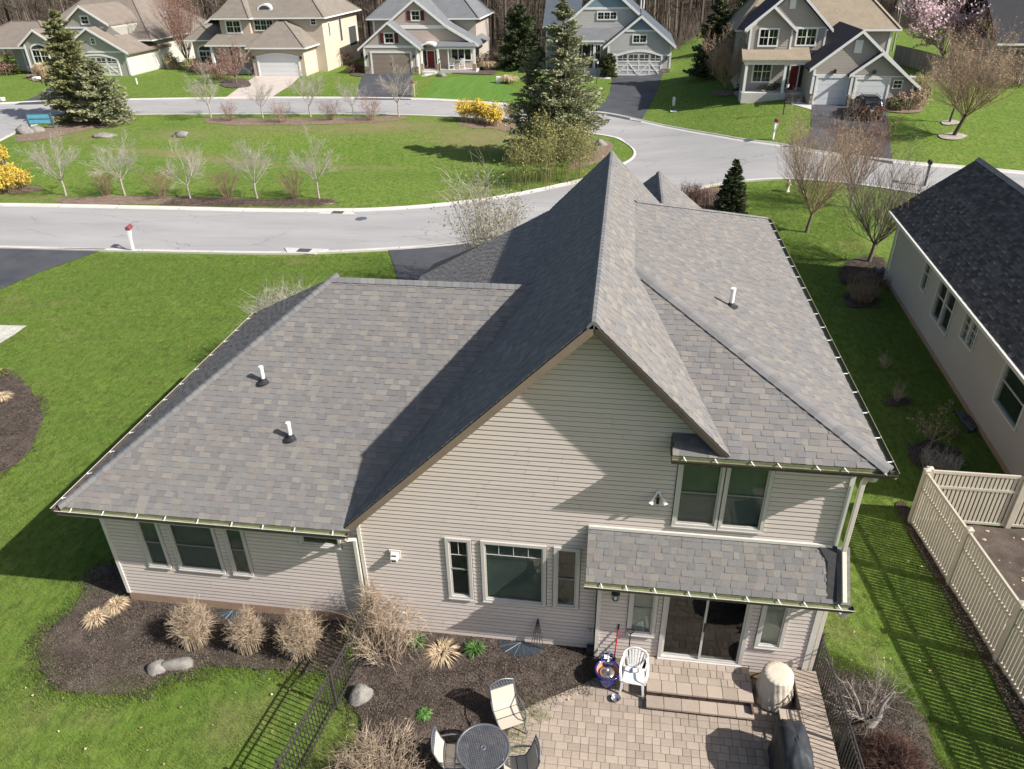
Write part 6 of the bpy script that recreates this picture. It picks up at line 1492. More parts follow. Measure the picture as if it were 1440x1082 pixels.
# ---- beige hipped house with arched white garage door
z0 = 1.25; H = Hs('house', 'beige two storey house with brown hipped roofs and an arched white garage door', (-45, 99, z0-.2)); g = 94.5
H.p('wall', M_s2, (lambda mb: (mb.box(-46.1, g, z0-.6, -39.3, 101, 4.5), mb)[1])(MB())); H.laps(M_s2, g, 1.3, 4.4, const(-46.05), const(-39.35), [(-45.45, -40.0, 0, 3.9)], e=.2); H.garage(-45.3, -40.1, z0, 3.35, g, M_garagewhite, arch=.35, fr=.18)
H.hip(-46.55, -38.8, g-.45, 103, 4.5, 7.5, -43.2, -42.0, 98.9, 101, M_rf2); H.laps_x(M_s2b, -39.3, 1, g, 101, 1.3, 4.4)
for cx in (-45.8, -39.65): H.box('coach_lamp', M_rubber, cx-.1, g-.25, 3.2, cx+.1, g-.05, 3.5)
m_ = 98.0; H.p('wall', M_s2, (lambda mb: (mb.box(-51.3, m_, z0-.6, -47.3, 110, 7.5), mb.box(-47.4, m_+.6, z0-.6, -38.0, 112, 7.5), mb)[2])(MB())); H.laps(M_s2, m_, 5.4, 7.4, const(-51.25), const(-47.35), [(-50.8, -48.2, 5.5, 7.5)], e=.2); H.laps(M_s2, m_+.6, 5.4, 7.4, const(-47.2), const(-38.05), [(-47.2, -44.2, 5.6, 7.6), (-39.6, -38.6, 6.5, 7.5)], e=.2)
H.win(-50.4, -48.6, 5.9, 7.15, m_, cols=2, fr=.16); H.win(-46.9, -44.5, 6.1, 7.2, m_+.6, cols=3, fr=.14); H.win(-39.4, -38.8, 6.7, 7.3, m_+.6, fr=.1)
H.hip(-51.9, -37.4, m_-.4+.6, 112.5, 7.5, 12.6, -46, -43.5, 105.5, 105.5, M_rf2); H.hip(-51.95, -46.9, m_-.5, 106, 7.52, 10.6, -49.4, -49.4, 101, 104, M_rf2); H.laps_x(M_s2b, -38.0, 1, 98.6, 112, 1.3, 7.4)
for (y0, y1, a, b) in ((100.5, 100.9, 5.2, 6.7), (104.5, 105.3, 4.2, 6.9), (108, 111, 3.2, 5.6)): H.box('side_window', M_white, -37.97, y0-.12, a-.12, -37.93, y1+.12, b+.12); H.box('side_pane', M_room, -37.929, y0, a, -37.92, y1, b)
q = MB(); n = 12; q.faces([(-45.6+1.0*math.cos(math.pi*k/n), 99.3, 8.22+.75*math.sin(math.pi*k/n)) for k in range(n+1)]+[(-45.6+1.0*math.cos(math.pi*k/n), 101.2, 8.3+.75*math.sin(math.pi*k/n)) for k in range(n+1)], [tuple(range(n+1))[::-1]]+[(k, k+1, k+n+2, k+n+1) for k in range(n)]); d_ = H.p('eyebrow_dormer', M_white, q)
q = MB(); q.faces([(-45.6+.72*math.cos(math.pi*k/n), 99.28, 8.34+.45*math.sin(math.pi*k/n)) for k in range(n+1)], [tuple(range(n+1))[::-1]]); H.p('dormer_pane', M_room, q, d_)
H.slab4(M_rf2, [(-52.9, m_-1.9, 4.6), (-46.3, m_-1.9, 4.6), (-46.3, m_+.1, 5.75), (-51.9, m_+.1, 5.75)], .16, 'porch_roof'); H.box('gutter', M_white, -52.9, m_-2.0, 4.42, -46.6, m_-1.9, 4.58); H.col(-52.2, m_-1.6, 1.7, 4.4, .3); H.col(-48.3, m_-1.6, 1.7, 4.4, .3); H.win(-50.6, -48.9, 2.1, 4.2, m_, cols=2, nm='glazed_door'); H.box('porch_floor', M_conc, -52.6, m_-1.8, z0-.3, -47.5, m_, 1.7); H.win(-51.1, -50.9, 2.1, 4.2, m_)
H.p('wall', M_s2, (lambda mb: (mb.box(-56.2, 99.2, z0-.6, -51, 108, 4.9), mb)[1])(MB())); H.win(-55.5, -53.6, 2.3, 3.6, 99.2, cols=2, arch=.6, fr=.2); H.hip(-57, -52.2, 98.6, 110, 4.95, 6.6, -55, -54, 100.5, 104, M_rf2); H.gable_y(-58.3, -50.6, -52.3, 4.7, 6.8, 8.6, 101.5, 112, M_rf2)
# ---- sage gabled house at the far left
z0 = 1.25; H = Hs('house', 'sage green gabled house with brown roof and arched windows at the far left', (-70, 99, z0-.2)); g = 94.0
H.p('wall', M_s1, (lambda mb: (mb.prism([(-71.3, z0-.6), (-62.5, z0-.6), (-62.5, 3.9), (-66.9, 6.6), (-71.3, 3.9)], g, 103), mb)[1])(MB())); H.band(-71.3, -62.5, 3.95, g, .2); H.garage(-69.6, -64.0, z0, 3.1, g, M_s1b, arch=.5, wins=4, carriage=True, fr=.2); H.corner(-62.6, g, 1.3, 3.9, .25); H.laps(M_s1, g, 4.2, 6.5, lambda z: -66.9-(6.55-z)*1.6, lambda z: -66.9+(6.55-z)*1.6, e=.2)
H.laps_x(M_s1b, -62.5, 1, g, 103, 1.3, 3.9); H.gable_y(-71.8, -62.0, -66.9, 3.9, 3.95, 6.85, g-.35, 104, M_rf1); H.win(-66.8, -66.3, 5.0, 5.6, g, fr=.1)
H.p('wall', M_s1, (lambda mb: (mb.prism([(-73.1, z0-.6), (-65.5, z0-.6), (-64.8, 6.6), (-68.5, 8.9), (-73.1, 5.7)], 96.0, 103), mb)[1])(MB())); H.laps(M_s1, 96.0, 5.8, 8.8, lambda z: -68.5-(8.95-z)*1.42, lambda z: -68.5+(8.95-z)*1.5, [(-69.2, -67.4, 6.9, 8.2)], e=.2); H.win(-68.75, -67.85, 7.15, 7.9, 96.0, fr=.16); H.gable_y(-73.6, -65.0, -68.45, 5.65, 7.05, 9.2, 95.6, 104, M_rf1); H.band(-72.3, -66, 6.55, 96.0, .2)
H.p('wall', M_s1, (lambda mb: (mb.prism([(-77.2, z0-.6), (-72.9, z0-.6), (-72.9, 4.85), (-75.1, 6.3), (-77.2, 4.85)], 95.0, 102), mb)[1])(MB())); H.laps(M_s1, 95.0, 2.1, 6.2, lambda z: max(-77.15, -75.1-(6.35-z)*1.42), lambda z: min(-72.95, -75.1+(6.35-z)*1.42), [(-76.6, -73.8, 2.4, 5.0)], e=.2); H.gable_y(-77.75, -72.4, -75.1, 4.75, 4.75, 6.6, 94.65, 101, M_rf1); H.win(-76.2, -74.1, 2.65, 4.2, 95.0, cols=2, arch=.55, fr=.2); H.stone(-77.2, -72.9, z0, 2.0, 95.0, .15, 12); H.corner(-77.1, 95.0, 2.0, 4.8, .22); H.corner(-73.0, 95.0, 2.0, 4.8, .22)
H.p('wall', M_s1b, (lambda mb: (mb.box(-82, 98.5, z0-.6, -77, 106, 4.2), mb.box(-78, 101, z0-.6, -62.2, 116, 4.9), mb)[2])(MB())); H.hip(-88.2, -74, 96.5, 108, 4.3, 7.1, -83, -79, 101.5, 101.5, M_rf1); H.hip(-80, -61.6, 99, 118, 4.95, 11.2, -72.5, -69.5, 108.5, 108.5, M_rf1)
H.col(-82, 97.2, 1.3, 4.1, .25); H.col(-86.5, 97.2, 1.3, 4.1, .25); H.col(-79.3, 97.2, 1.3, 4.1, .25); H.laps_x(M_s1b, -62.2, 1, 103.5, 116, 1.3, 4.9)
H.box('side_door', M_white, -62.49, 100.2, 1.3, -62.42, 101.2, 3.4)
for k in (0, .8): H.p('roof_vent', M_white, (lambda mb: (mb.box(-64.2+k, 107, 7.0, -63.8+k, 107.3, 7.75), mb)[1])(MB()))
# ---- grey house at the right edge
z0 = 2.6; H = Hs('house', 'grey beige house with black roof at the far right edge', (38, 83, z0-.2))
H.p('wall', M_s6, (lambda mb: (mb.box(34.0, 80, z0-.6, 46, 92, 6.3), mb)[1])(MB())); H.laps(M_s6, 80, 2.6, 6.2, const(34.05), const(45.9), [(34.5, 36.4, 5.0, 6.0)], e=.2); H.win(34.75, 36.1, 5.2, 5.8, 80, cols=3, mx=1, mz=1, fr=.1); H.gable_x(33.3, 46.5, 79.5, 93, 86.2, 6.35, 11, M_rf6); H.p('downspout', M_white, (lambda mb: mb.tube([(36.3, 79.8, 6.1), (36.3, 79.9, 2.7)], .07, 4))(MB()))
# ---- cream neighbour with the black roof, close on the right
TH = math.atan2(-(12.53-13.27), -(20.79-36.32)); ang = math.atan2(13.27-12.53, 36.32-20.79)
H = Hs('house', 'cream sided neighbour house with a black shingled roof at the right edge', (13.27, 36.32, 0), -ang, wc=False)      # local -y runs along the wall towards the camera
S_ = 18.3; H.p('wall', M_ngh, (lambda mb: (mb.prism([(.12, -.4), (5.9, -.4), (5.9, 3.0), (3.0, 5.5), (.12, 3.2)], -S_, 0), mb)[1])(MB()))
mb = MB(); z = .25; NW = [(-5.15, -4.55, 1.72, 3.05), (-8.45, -6.5, 1.33, 3.05), (-10.9, -9.7, 1.9, 3.05), (-15.3, -13.5, 1.45, 3.02)]
while z < 3.2:
    s0 = -S_
    for (a, b, c, d) in sorted(NW)+[(0, 0, 0, 9)]:
        if not (c-.08 < z+.06 < d+.08): continue
        e = a-.08 if a < 0 else 0.0
        mb.faces([(-.022, s0, z), (-.022, e, z), (.004, e, z+.115), (.004, s0, z+.115), (.012, s0, z), (.012, e, z)], [f[::-1] for f in SF], R5.random()); s0 = b+.08
    z += .115
H.p('siding_courses', M_ngh, mb, kind='stuff')
mb = MB(); mb.box(-.01, -S_, -.4, .1, 0, .26); H.p('foundation', M_found, mb); H.box('corner_board', M_trim, -.04, -.1, .2, .1, .03, 3.15)
for i, (a, b, c, d) in enumerate(NW):
    q = MB(); f = .07
    for (p0, p1, r0, r1) in ((a-f, b+f, c-f, c), (a-f, b+f, d, d+f), (a-f, a, c, d), (b, b+f, c, d)): q.box(-.06, p0, r0, .1, p1, r1)
    if i in (1, 2): q.box(-.055, (a+b)/2-.05, c, .1, (a+b)/2+.05, d)
    w = H.p('window', M_trim, q); q = MB(); q.box(.03, a, c, .034, b, d); H.p('pane', M_glass, q, w); q = MB(); q.box(.10, a, c, .118, b, d); H.p('room_beyond', M_room, q, w); q = MB()
    q.box(-.005, a, (c+d)/2-.02, .028, b, (c+d)/2+.02)
    if i == 2:
        for yy_ in (a+.27, a+.88): q.box(.005, yy_-.01, c, .0285, yy_+.01, d)
        for zz in (c+.3, c+.85): q.box(.004, a, zz-.01, .0286, b, zz+.01)
    H.p('muntin', M_trim, q, w)
ex, ez, rx_, rz_ = -.42, 3.42, 2.75, 5.98
T2 = []; sp = (rz_-ez)/(rx_-ex); mbr = MB(); mbr.slab([(ex, -S_, ez), (ex, .6, ez), (rx_, .6, rz_), (rx_, -S_, rz_)], .18); mbr.slab([(rx_, -S_, rz_), (rx_, .6, rz_), (rx_*2-ex, .6, ez), (rx_*2-ex, -S_, ez)], .18); NR = H.p('roof', M_deck, mbr)
mats6 = [(.066, .06, .055), (.09, .082, .076), (.115, .106, .098), (.075, .069, .064), (.10, .092, .085), (.135, .125, .115)]
M_nsh = mat('black_roof_shingle', mats6[0], tints=mats6, fine=(60, .3), rough=.9, bump=.5, bscale=120)
shingle_plane((ex, -S_, ez+.004), (0, 1, 0), (1, 0, sp), [(0, 0), (S_+.6, 0), (S_+.6, (rx_-ex)*math.sqrt(1+sp*sp)), (0, (rx_-ex)*math.sqrt(1+sp*sp))], T2, e=.15, wr=(.2, .36))
mb = MB()
for pts, t, full, _ in T2: mb.faces(pts, [f[::-1] for f in SF], t)
H.p('shingle_courses', M_nsh, mb, NR, kind='stuff')
mb = MB(); y = -18.3
while y < .5: mb.faces([(rx_-.16, y, rz_-.08), (rx_, y, rz_+.05), (rx_+.16, y, rz_-.08), (rx_-.16, y+.26, rz_-.09), (rx_, y+.26, rz_+.035), (rx_+.16, y+.26, rz_-.09)], [(0, 3, 4, 1), (1, 4, 5, 2), (0, 1, 2)], R5.random()); y += .22
H.p('ridge_cap', M_cap, mb, NR, kind='stuff')
mb = MB(); mb.box(ex-.11, -S_, ez-.12, ex-.001, .58, ez-.0); H.p('gutter', M_trim, mb, NR); mb = MB(); mb.tube([(-.1, .05, 3.3), (-.1, .05, .15)], .05, 4); H.p('downspout', M_trim, mb)
mb = MB(); mb.box(ex, -S_, ez-.2, .1, .58, ez-.181); H.p('soffit', M_trim, mb)
mb = MB(); mb.lathe([(.15, -.2), (.27, -.2), (.27, -.15), (.15, -.14), (.15, .14), (.27, .15), (.27, .2), (.15, .2)], n=18); mb.v = [(12.95+z, 36.75+x, .4+y) for x, y, z in mb.v]; o = mb.build('hose_reel', M_pinegrey if False else M_greymesh); props(o, 'grey hose reel at the far corner of the cream neighbour house', 'hose reel')
# ---- weathered board fence behind the grey two-storey house
a = G(1255, 88); b = G(1348, 117); d = (b-a); L_ = d.length; u = d.normalized(); F = thing('board_fence', 'weathered grey board fence behind the porch house', 'fence', tuple(a), math.atan2(u.y, u.x)); k = 0; bd = None
M_wood = mat('weathered_wood', (.17, .165, .145), (.25, .24, .215), 3, .9, orand=.2, bump=.3)
mb0 = MB(); mb0.box(0, -.02, -.6, .165, .02, 1.75)
while k*.18 < L_:
    if bd is None: o = mb0.build('board', M_wood); o.parent = F; bd = o.data
    else: o = bpy.data.objects.new('board', bd); COL.objects.link(o); o.parent = F
    x = k*.18; w = a+u*x; o.location = (x, 0, hh(w.x, w.y)-a.z); k += 1
mb = MB(); mb.beam((0, .05, .4), (L_, .05, hh(b.x, b.y)-a.z+.4), .05, .09); mb.build('rail', M_wood, F); mb = MB(); mb.beam((0, .05, 1.5), (L_, .05, hh(b.x, b.y)-a.z+1.5), .05, .09); mb.build('rail', M_wood, F)
# ---- black car in the drive
def suv():
    p = G(1220, 169); q = thing('parked_car', 'black hatchback SUV parked on the dark drive by the white garage doors', 'car', (p.x+.1, p.y+1.6, p.z+.05), rad(-2))
    M_car = mat('black_car_paint', (.012, .013, .017), (.014, .015, .02), 2, .22, spec=.6); M_tail = mat('tail_light', (.35, .02, .02), (.4, .03, .03), 3, .2)
    # sections along y (front +): y, half width, z of sill, belt z, roof z (nan if bonnet), half roof width
    sec = [(-2.15, .78, .42, .95, .98, .70), (-2.12, .86, .35, 1.02, 1.15, .72), (-1.9, .90, .28, 1.05, 1.52, .62), (-1.6, .915, .26, 1.05, 1.62, .61), (-.8, .925, .25, 1.03, 1.67, .62), (.1, .925, .25, 1.01, 1.64, .62), (.7, .92, .26, 1.0, 1.40, .66), (1.05, .91, .27, .99, 1.06, .74), (1.7, .88, .30, .93, .98, .70), (2.1, .80, .36, .80, .84, .62), (2.2, .68, .45, .68, .70, .55)]
    mb = MB(); rings = []
    for (y, w, s, b, r, rw) in sec: rings.append([(-w*.92, y, s), (-w, y, s+.15), (-w, y, (s+b)/2), (-w*.98, y, b), (-rw-.03, y, r-.07), (-rw+.08, y, r-.01), (0, y, r+.015), (rw-.08, y, r-.01), (rw+.03, y, r-.07), (w*.98, y, b), (w, y, (s+b)/2), (w, y, s+.15), (w*.92, y, s)])
    n = 13; vv = [v for r in rings for v in r]; ff = [(j*n+k, j*n+(k+1) % n, (j+1)*n+(k+1) % n, (j+1)*n+k) for j in range(len(rings)-1) for k in range(n)]+[tuple(range(n)), tuple(range((len(rings)-1)*n, len(rings)*n))[::-1]]
    mb.faces(vv, ff); mb.build('body', M_car, q, smooth=False, bevel=.03)
    mb = MB(); mb.faces([(-.66, -2.135, 1.10), (.66, -2.135, 1.10), (.56, -1.93, 1.50), (-.56, -1.93, 1.50)], [(0, 1, 2, 3)]); mb.build('rear_window', M_room, q)
    for s in (-1, 1):
        for (y0, y1) in ((-1.85, -1.2), (-1.12, -.25), (-.17, .72)): mb = MB(); mb.faces([(s*.925, y0, 1.07), (s*.925, y1, 1.07), (s*.70, y1-.1 if y1 > .5 else y1, 1.52 if y1 < .5 else 1.42), (s*.70, y0+(.1 if y0 < -1.5 else 0), 1.52)], [(0, 1, 2, 3)]); mb.build('side_window', M_room, q)
        for y in (-1.35, 1.35):
            mb = MB(); mb.lathe([(.0, -.11), (.34, -.11), (.36, -.07), (.36, .07), (.34, .11), (.0, .11)], n=20); mb.v = [(s*.83+z, y+x, .36+yy_) for x, yy_, z in mb.v]; w = mb.build('wheel', M_tyre, q, smooth=False); mb = MB(); mb.lathe([(0, .0), (.22, .0), (.23, -.02)], n=16); mb.v = [(s*(.945)+z*s, y+x, .36+yy_) for x, yy_, z in mb.v]; mb.build('rim', M_greymesh, w)
        mb = MB(); mb.box(s*.62-.2, -2.17, .93, s*.62+.2, -2.09, 1.06); mb.build('tail_light', M_tail, q); mb = MB(); mb.box(s*1.02-.1, .55, 1.02, s*1.02+.1, .7, 1.17); mb.build('mirror', M_car, q)
        mb = MB(); mb.tube([(s*.57, -1.6, 1.72), (s*.58, .0, 1.74)], .025, 5); mb.build('roof_rail', M_greymesh, q)
    mb = MB(); mb.box(-.16, -2.185, .72, .16, -2.165, .84); mb.build('number_plate', M_white, q); mb = MB(); mb.box(-.75, -2.2, .42, .75, -2.08, .6); mb.build('bumper', M_rubber, q)
    mb = MB(); mb.box(-.5, -1.3, 1.675, .5, -.2, 1.695); mb.build('sunroof', M_room, q)
suv()
# ------------------------------------------------------------------ vegetation
def grow(mb, rnd, p, d, L_, r, lev, maxlev, nch, ang, wob, taper=.35, up=.15, n=4, shrink=.62, start=.25, segs=4, tips=None, tsides=3):
    pts = [Vector(p)]; dd = Vector(d).normalized()
    for i in range(segs):
        dd = (dd+Vector((rnd.uniform(-wob, wob), rnd.uniform(-wob, wob), rnd.uniform(-wob, wob)+up*.3))).normalized(); pts.append(pts[-1]+dd*L_/segs)
    rs = [r*(1-(1-taper)*i/segs) for i in range(segs+1)]
    mb.tube(pts, rs, n if lev < maxlev else tsides, rnd.random())
    if tips is not None and lev >= maxlev-1: tips.extend(pts[1:])
    if lev >= maxlev: return
    k = nch[lev]
    for i in range(k):
        t = start+(1-start)*(i+rnd.uniform(.2, .8))/k; f = t*segs; j = min(int(f), segs-1); q = pts[j].lerp(pts[j+1], f-j); ax = (pts[j+1]-pts[j]).normalized()
        side = ax.cross(Vector((rnd.uniform(-1, 1), rnd.uniform(-1, 1), rnd.uniform(-1, 1)))).normalized(); a = rnd.uniform(*ang)
        nd = (ax*math.cos(a)+side*math.sin(a)+Vector((0, 0, up))).normalized()
        grow(mb, rnd, q, nd, L_*shrink*(1.15-.45*t)*rnd.uniform(.75, 1.2), max(rs[j]*.55, .004), lev+1, maxlev, nch, ang, wob, taper, up, n, shrink, .15, max(2, segs-1), tips, tsides)
def bare_tree(name, label, cat, loc, seed, h, trunk_h, r0, nmain, spread, nch=(6, 6, 5), mt=None, mc=None, up=.2, group=None, lean=(0, 0), ang=(.4, .95), wob=.14, rmin=1.0, buds=None, bud_n=0, bud_s=.05, main_len=None, rz=0.0):
    rnd = random.Random(seed); T_ = thing(name, label, cat, loc, rz, group)
    tr = MB(); top = Vector((lean[0], lean[1], trunk_h)); tr.tube([(0, 0, -.15), (0, 0, .05), top*.5+Vector((rnd.uniform(-.04, .04), 0, 0)), top], [r0*1.25, r0, r0*.85, r0*.7], 8, .3); tr.build('trunk', mt or M_bark, T_, smooth=True)
    cr = MB(); tips = []; ml = main_len or (h-trunk_h)
    for k in range(nmain):
        a = 2*math.pi*k/nmain+rnd.uniform(-.4, .4); s = spread*rnd.uniform(.7, 1.15) if k else spread*.15
        d = Vector((math.cos(a)*s, math.sin(a)*s, 1)).normalized(); st = top*rnd.uniform(.78, 1.0)
        grow(cr, rnd, st, d, ml*rnd.uniform(.78, 1.0)/(1+.35*s*s), r0*.5*rmin, 0, len(nch), nch, ang, wob, .25, up, 4, .58, .05 if buds else .18, 5, tips)
    cr.build('crown', mc or M_bark, T_)
    if buds:
        b = MB(); rs = random.Random(seed+1)
        for i in range(bud_n):
            p = rs.choice(tips)+Vector((rs.uniform(-.08, .08), rs.uniform(-.08, .08), rs.uniform(-.06, .1))); s = bud_s*rs.uniform(.5, 1.4); u = Vector((rs.uniform(-1, 1), rs.uniform(-1, 1), rs.uniform(-1, 1))).normalized(); v = u.orthogonal().normalized()
            b.faces([p-u*s, p+v*s*.6, p+u*s, p-v*s*.6], [(0, 1, 2, 3)], rs.random())
        b.build('buds', buds, T_, kind='stuff')
    return T_
def place_copy(src, loc, rz, sc=1.0, label=None, group=None):
    c = copy_tree(src); c.location = loc; c.rotation_euler = (0, 0, rz); c.scale = (sc, sc, sc)
    if label: c['label'] = label
    if group: c['group'] = group
    return c
# ---- small pale crabapples on the island
GA = 'small bare pale trees on the island lawn'
protos = []
for i, sd in enumerate((3, 8, 15, 22)):
    protos.append(bare_tree('crabapple_tree', 'x', 'tree', (0, 0, -50), sd, 4.3, 1.2, .075, 7, 1.05, (6, 7, 7), M_barkpale, M_twigwhite, .10, GA, rmin=.72, main_len=2.7, ang=(.35, .85)))
rows = [((297, 167), 3, 4.9, 'first small pale bare tree from the left in the back island row'), ((370, 167), 1, 4.3, 'second small pale bare tree from the left in the back island row'), ((437, 165.5), 2, 4.9, 'third small pale bare tree from the left in the back island row'), ((497, 164), 0, 3.7, 'smallest pale bare tree in the back island row, fourth from left'), ((561, 164.5), 1, 5.0, 'last pale bare tree at the right end of the back island row'),
        ((93, 276), 2, 4.6, 'first pale bare tree from the left along the near street'), ((176, 276), 0, 4.5, 'second pale bare tree from the left along the near street'), ((268, 281), 3, 4.0, 'third pale bare tree from the left along the near street'), ((362, 281), 2, 4.5, 'fourth pale bare tree from the left along the near street'), ((449, 281), 1, 4.4, 'last pale bare tree at the right end of the near street row')]
used_p = set()
for k, (px, pi, hgt, lb) in enumerate(rows):
    p = G(*px); s = hgt/4.3
    if pi not in used_p:
        used_p.add(pi); o = protos[pi]; o.location = p; o.scale = (s*1.05, s*1.05, s); o.rotation_euler = (0, 0, k*1.3); o['label'] = lb
    else: place_copy(protos[pi], p, k*1.3, s, lb, GA)
def shrub(name, label, cat, loc, seed, h, r, nst, m, rr=.006, arch=.35, sub=3, group=None, leaves=None, ln=0, ls=.03, inner=None, base=.12, tipn=0, ball=0.0, rz=0, seg=4):
    rnd = random.Random(seed); o = None; mb = MB(); tips = []
    lob = [(rnd.uniform(0, 6.283), rnd.uniform(.75, 1.12), rnd.uniform(.78, 1.1)) for _ in range(7)]
    for i in range(nst):
        a = rnd.uniform(0, 6.283); q = math.sqrt(rnd.random()); lb_ = max(lob, key=lambda w: math.cos(a-w[0])*(1+.2*w[1])); b = Vector((math.cos(a)*q*r*base*2, math.sin(a)*q*r*base*2, 0))
        e = Vector((math.cos(a)*q*r*lb_[1], math.sin(a)*q*r*lb_[1], h*(1-ball*q*q)*lb_[2]*rnd.uniform(.55, 1.08))); m1 = b.lerp(e, .5)+Vector((0, 0, arch*h*.35*q))
        j = lambda s: Vector((rnd.uniform(-s, s), rnd.uniform(-s, s), rnd.uniform(-s, s)))
        pts = [b, b.lerp(m1, .6)+j(r*.04), m1+j(r*.07), m1.lerp(e, .55)+j(r*.08), e]; mb.tube(pts, [rr, rr*.9, rr*.75, rr*.55, rr*.3], 3, rnd.random()); tips += pts[2:]
        for k in range(sub):
            t = rnd.uniform(.35, 1); q_ = pts[2].lerp(pts[4], t) if t > .5 else pts[1].lerp(pts[2], t*2); d = ((e-m1).normalized()+j(1.3)).normalized(); l = h*rnd.uniform(.1, .28); mb.tube([q_, q_+d*l*.5+j(.02*h), q_+d*l+j(.03*h)], [rr*.5, rr*.4, rr*.25], 3, rnd.random()); tips += [q_+d*l*.6, q_+d*l]
    if not leaves:
        o = mb.build(name, m); o.location = loc; o.rotation_euler = (0, 0, rz); props(o, label, cat, group); return o
    T_ = thing(name, label, cat, loc, rz, group); mb.build('stems', m, T_); b = MB()
    for i in range(ln):
        p = rnd.choice(tips)+Vector((rnd.uniform(-.06, .06), rnd.uniform(-.06, .06), rnd.uniform(-.06, .06)))*h; s = ls*rnd.uniform(.6, 1.4); u = Vector((rnd.uniform(-1, 1), rnd.uniform(-1, 1), rnd.uniform(-1, 1))).normalized(); v = u.orthogonal().normalized(); b.faces([p-u*s, p+v*s*.55, p+u*s, p-v*s*.55], [(0, 1, 2, 3)], rnd.random())
    b.build('leaves', leaves, T_, kind='stuff'); return T_
def gshrub(px, *a, **k):
    p = G(*px); name, label, cat = a[:3]; return shrub(name, label, cat, tuple(p), *a[3:], **k)
s0 = None
for k, (px, h, lb) in enumerate((((325, 171), 2.3, 'first little vase shrub in the back island bed'), ((398, 173), 2.2, 'second little vase shrub in the back island bed'), ((465, 170), 2.2, 'third little vase shrub in the back island bed'), ((522, 170), 2.5, 'fourth little vase shrub in the back island bed'),
                                 ((150, 276), 2.0, 'first little vase shrub beside the near street row'), ((228, 278), 2.1, 'second little vase shrub beside the near street row'), ((322, 279), 2.2, 'third little vase shrub beside the near street row'), ((415, 280), 2.1, 'last little vase shrub beside the near street row'))):
    p = G(*px)
    if s0 is None: s0 = shrub('bare_shrub', lb, 'shrub', tuple(p), 31, 2.0, 1.0, 38, M_redleaf, .009, .1, 12, 'vase shaped bare shrubs on the island', base=.1)
    else: place_copy(s0, p, k*.9, h/2.0, lb)
# ---- pears and other street trees on the right
GB = 'budding bare street trees'
bare_tree('pear_tree', 'brown budding pear tree on the front lawn left of its pale neighbour', 'tree', tuple(G(1134, 327)), 41, 6.2, 1.1, .11, 15, .75, (8, 7, 5), M_bark, M_twigbrown, .3, GB, (.12, 0), (.35, .85), .1, .58, M_twigbrown, 2600, .032)
bare_tree('pear_tree', 'bare pear tree in the mulch bed at the corner of the cream neighbour', 'tree', tuple(G(1221, 370)), 42, 6.0, 1.1, .12, 14, .95, (8, 7, 5), M_bark, M_bark, .25, GB, (.1, 0), (.3, .75), .12, .62, M_twigbrown, 1200, .028)
bare_tree('young_tree', 'thin pale bare tree behind the corner pear tree near the street', 'tree', tuple(G(1196, 292)), 43, 5.4, 1.0, .08, 9, .6, (7, 7, 5), M_barkpale, M_redleaf, .25, None, (.0, 0), (.3, .7), .12, .8, M_twigbrown, 900, .03)
bare_tree('pear_tree', 'large round tan budding pear in a pale mulch ring at the right', 'tree', tuple(G(1341, 192)), 44, 7.6, 1.6, .16, 14, 1.0, (9, 8, 6), M_barkdark, M_twigbrown, .18, GB, (.45, 0), (.35, .8), .1, .6, M_twigbrown, 6000, .045)
bare_tree('young_tree', 'dark bare tree in the second mulch ring behind the large tan pear', 'tree', tuple(G(1335, 173)), 45, 6.5, 1.6, .1, 7, .5, (5, 5, 4), M_barkdark, M_redleaf, .25, None, (.15, 0))
bare_tree('cherry_tree', 'pink blossoming cherry tree behind the weathered board fence', 'tree', tuple(G(1322, 96)), 46, 8.6, 1.4, .2, 9, 1.15, (6, 6, 4), M_barkdark, M_redleaf, .12, None, (0, 0), (.3, .8), .12, .7, M_pink, 6500, .13)
bare_tree('pear_tree', 'reddish brown narrow budding tree left of the beige hipped house', 'tree', tuple(G(266, 97)), 47, 8.0, .8, .13, 12, .42, (8, 7, 5), M_bark, M_redleaf, .35, GB, (0, 0), (.25, .6), .1, .8, M_redleaf, 6000, .06)
bare_tree('pear_tree', 'rounded tan budding tree beside the porch of the grey two storey house', 'tree', tuple(G(1019, 132)), 48, 5.4, .6, .09, 13, .8, (8, 7, 5), M_bark, M_twigbrown, .2, GB, (0, 0), (.3, .7), .1, .8, M_twigbrown, 5000, .045)
bare_tree('young_tree', 'bare vase shaped tree in front of the beige house porch', 'tree', tuple(G(333, 118)), 49, 4.6, .8, .1, 8, .9, (6, 6, 4), M_bark, M_redleaf, .15, None, (0, 0), (.3, .7), .12, .8, M_redleaf, 1500, .05)
bare_tree('young_tree', 'slender white birch clump to the right of the grey two storey house', 'tree', tuple(G(1255, 72)), 51, 11, 2.5, .12, 4, .3, (6, 5, 3), M_barkpale, M_twigwhite, .3)
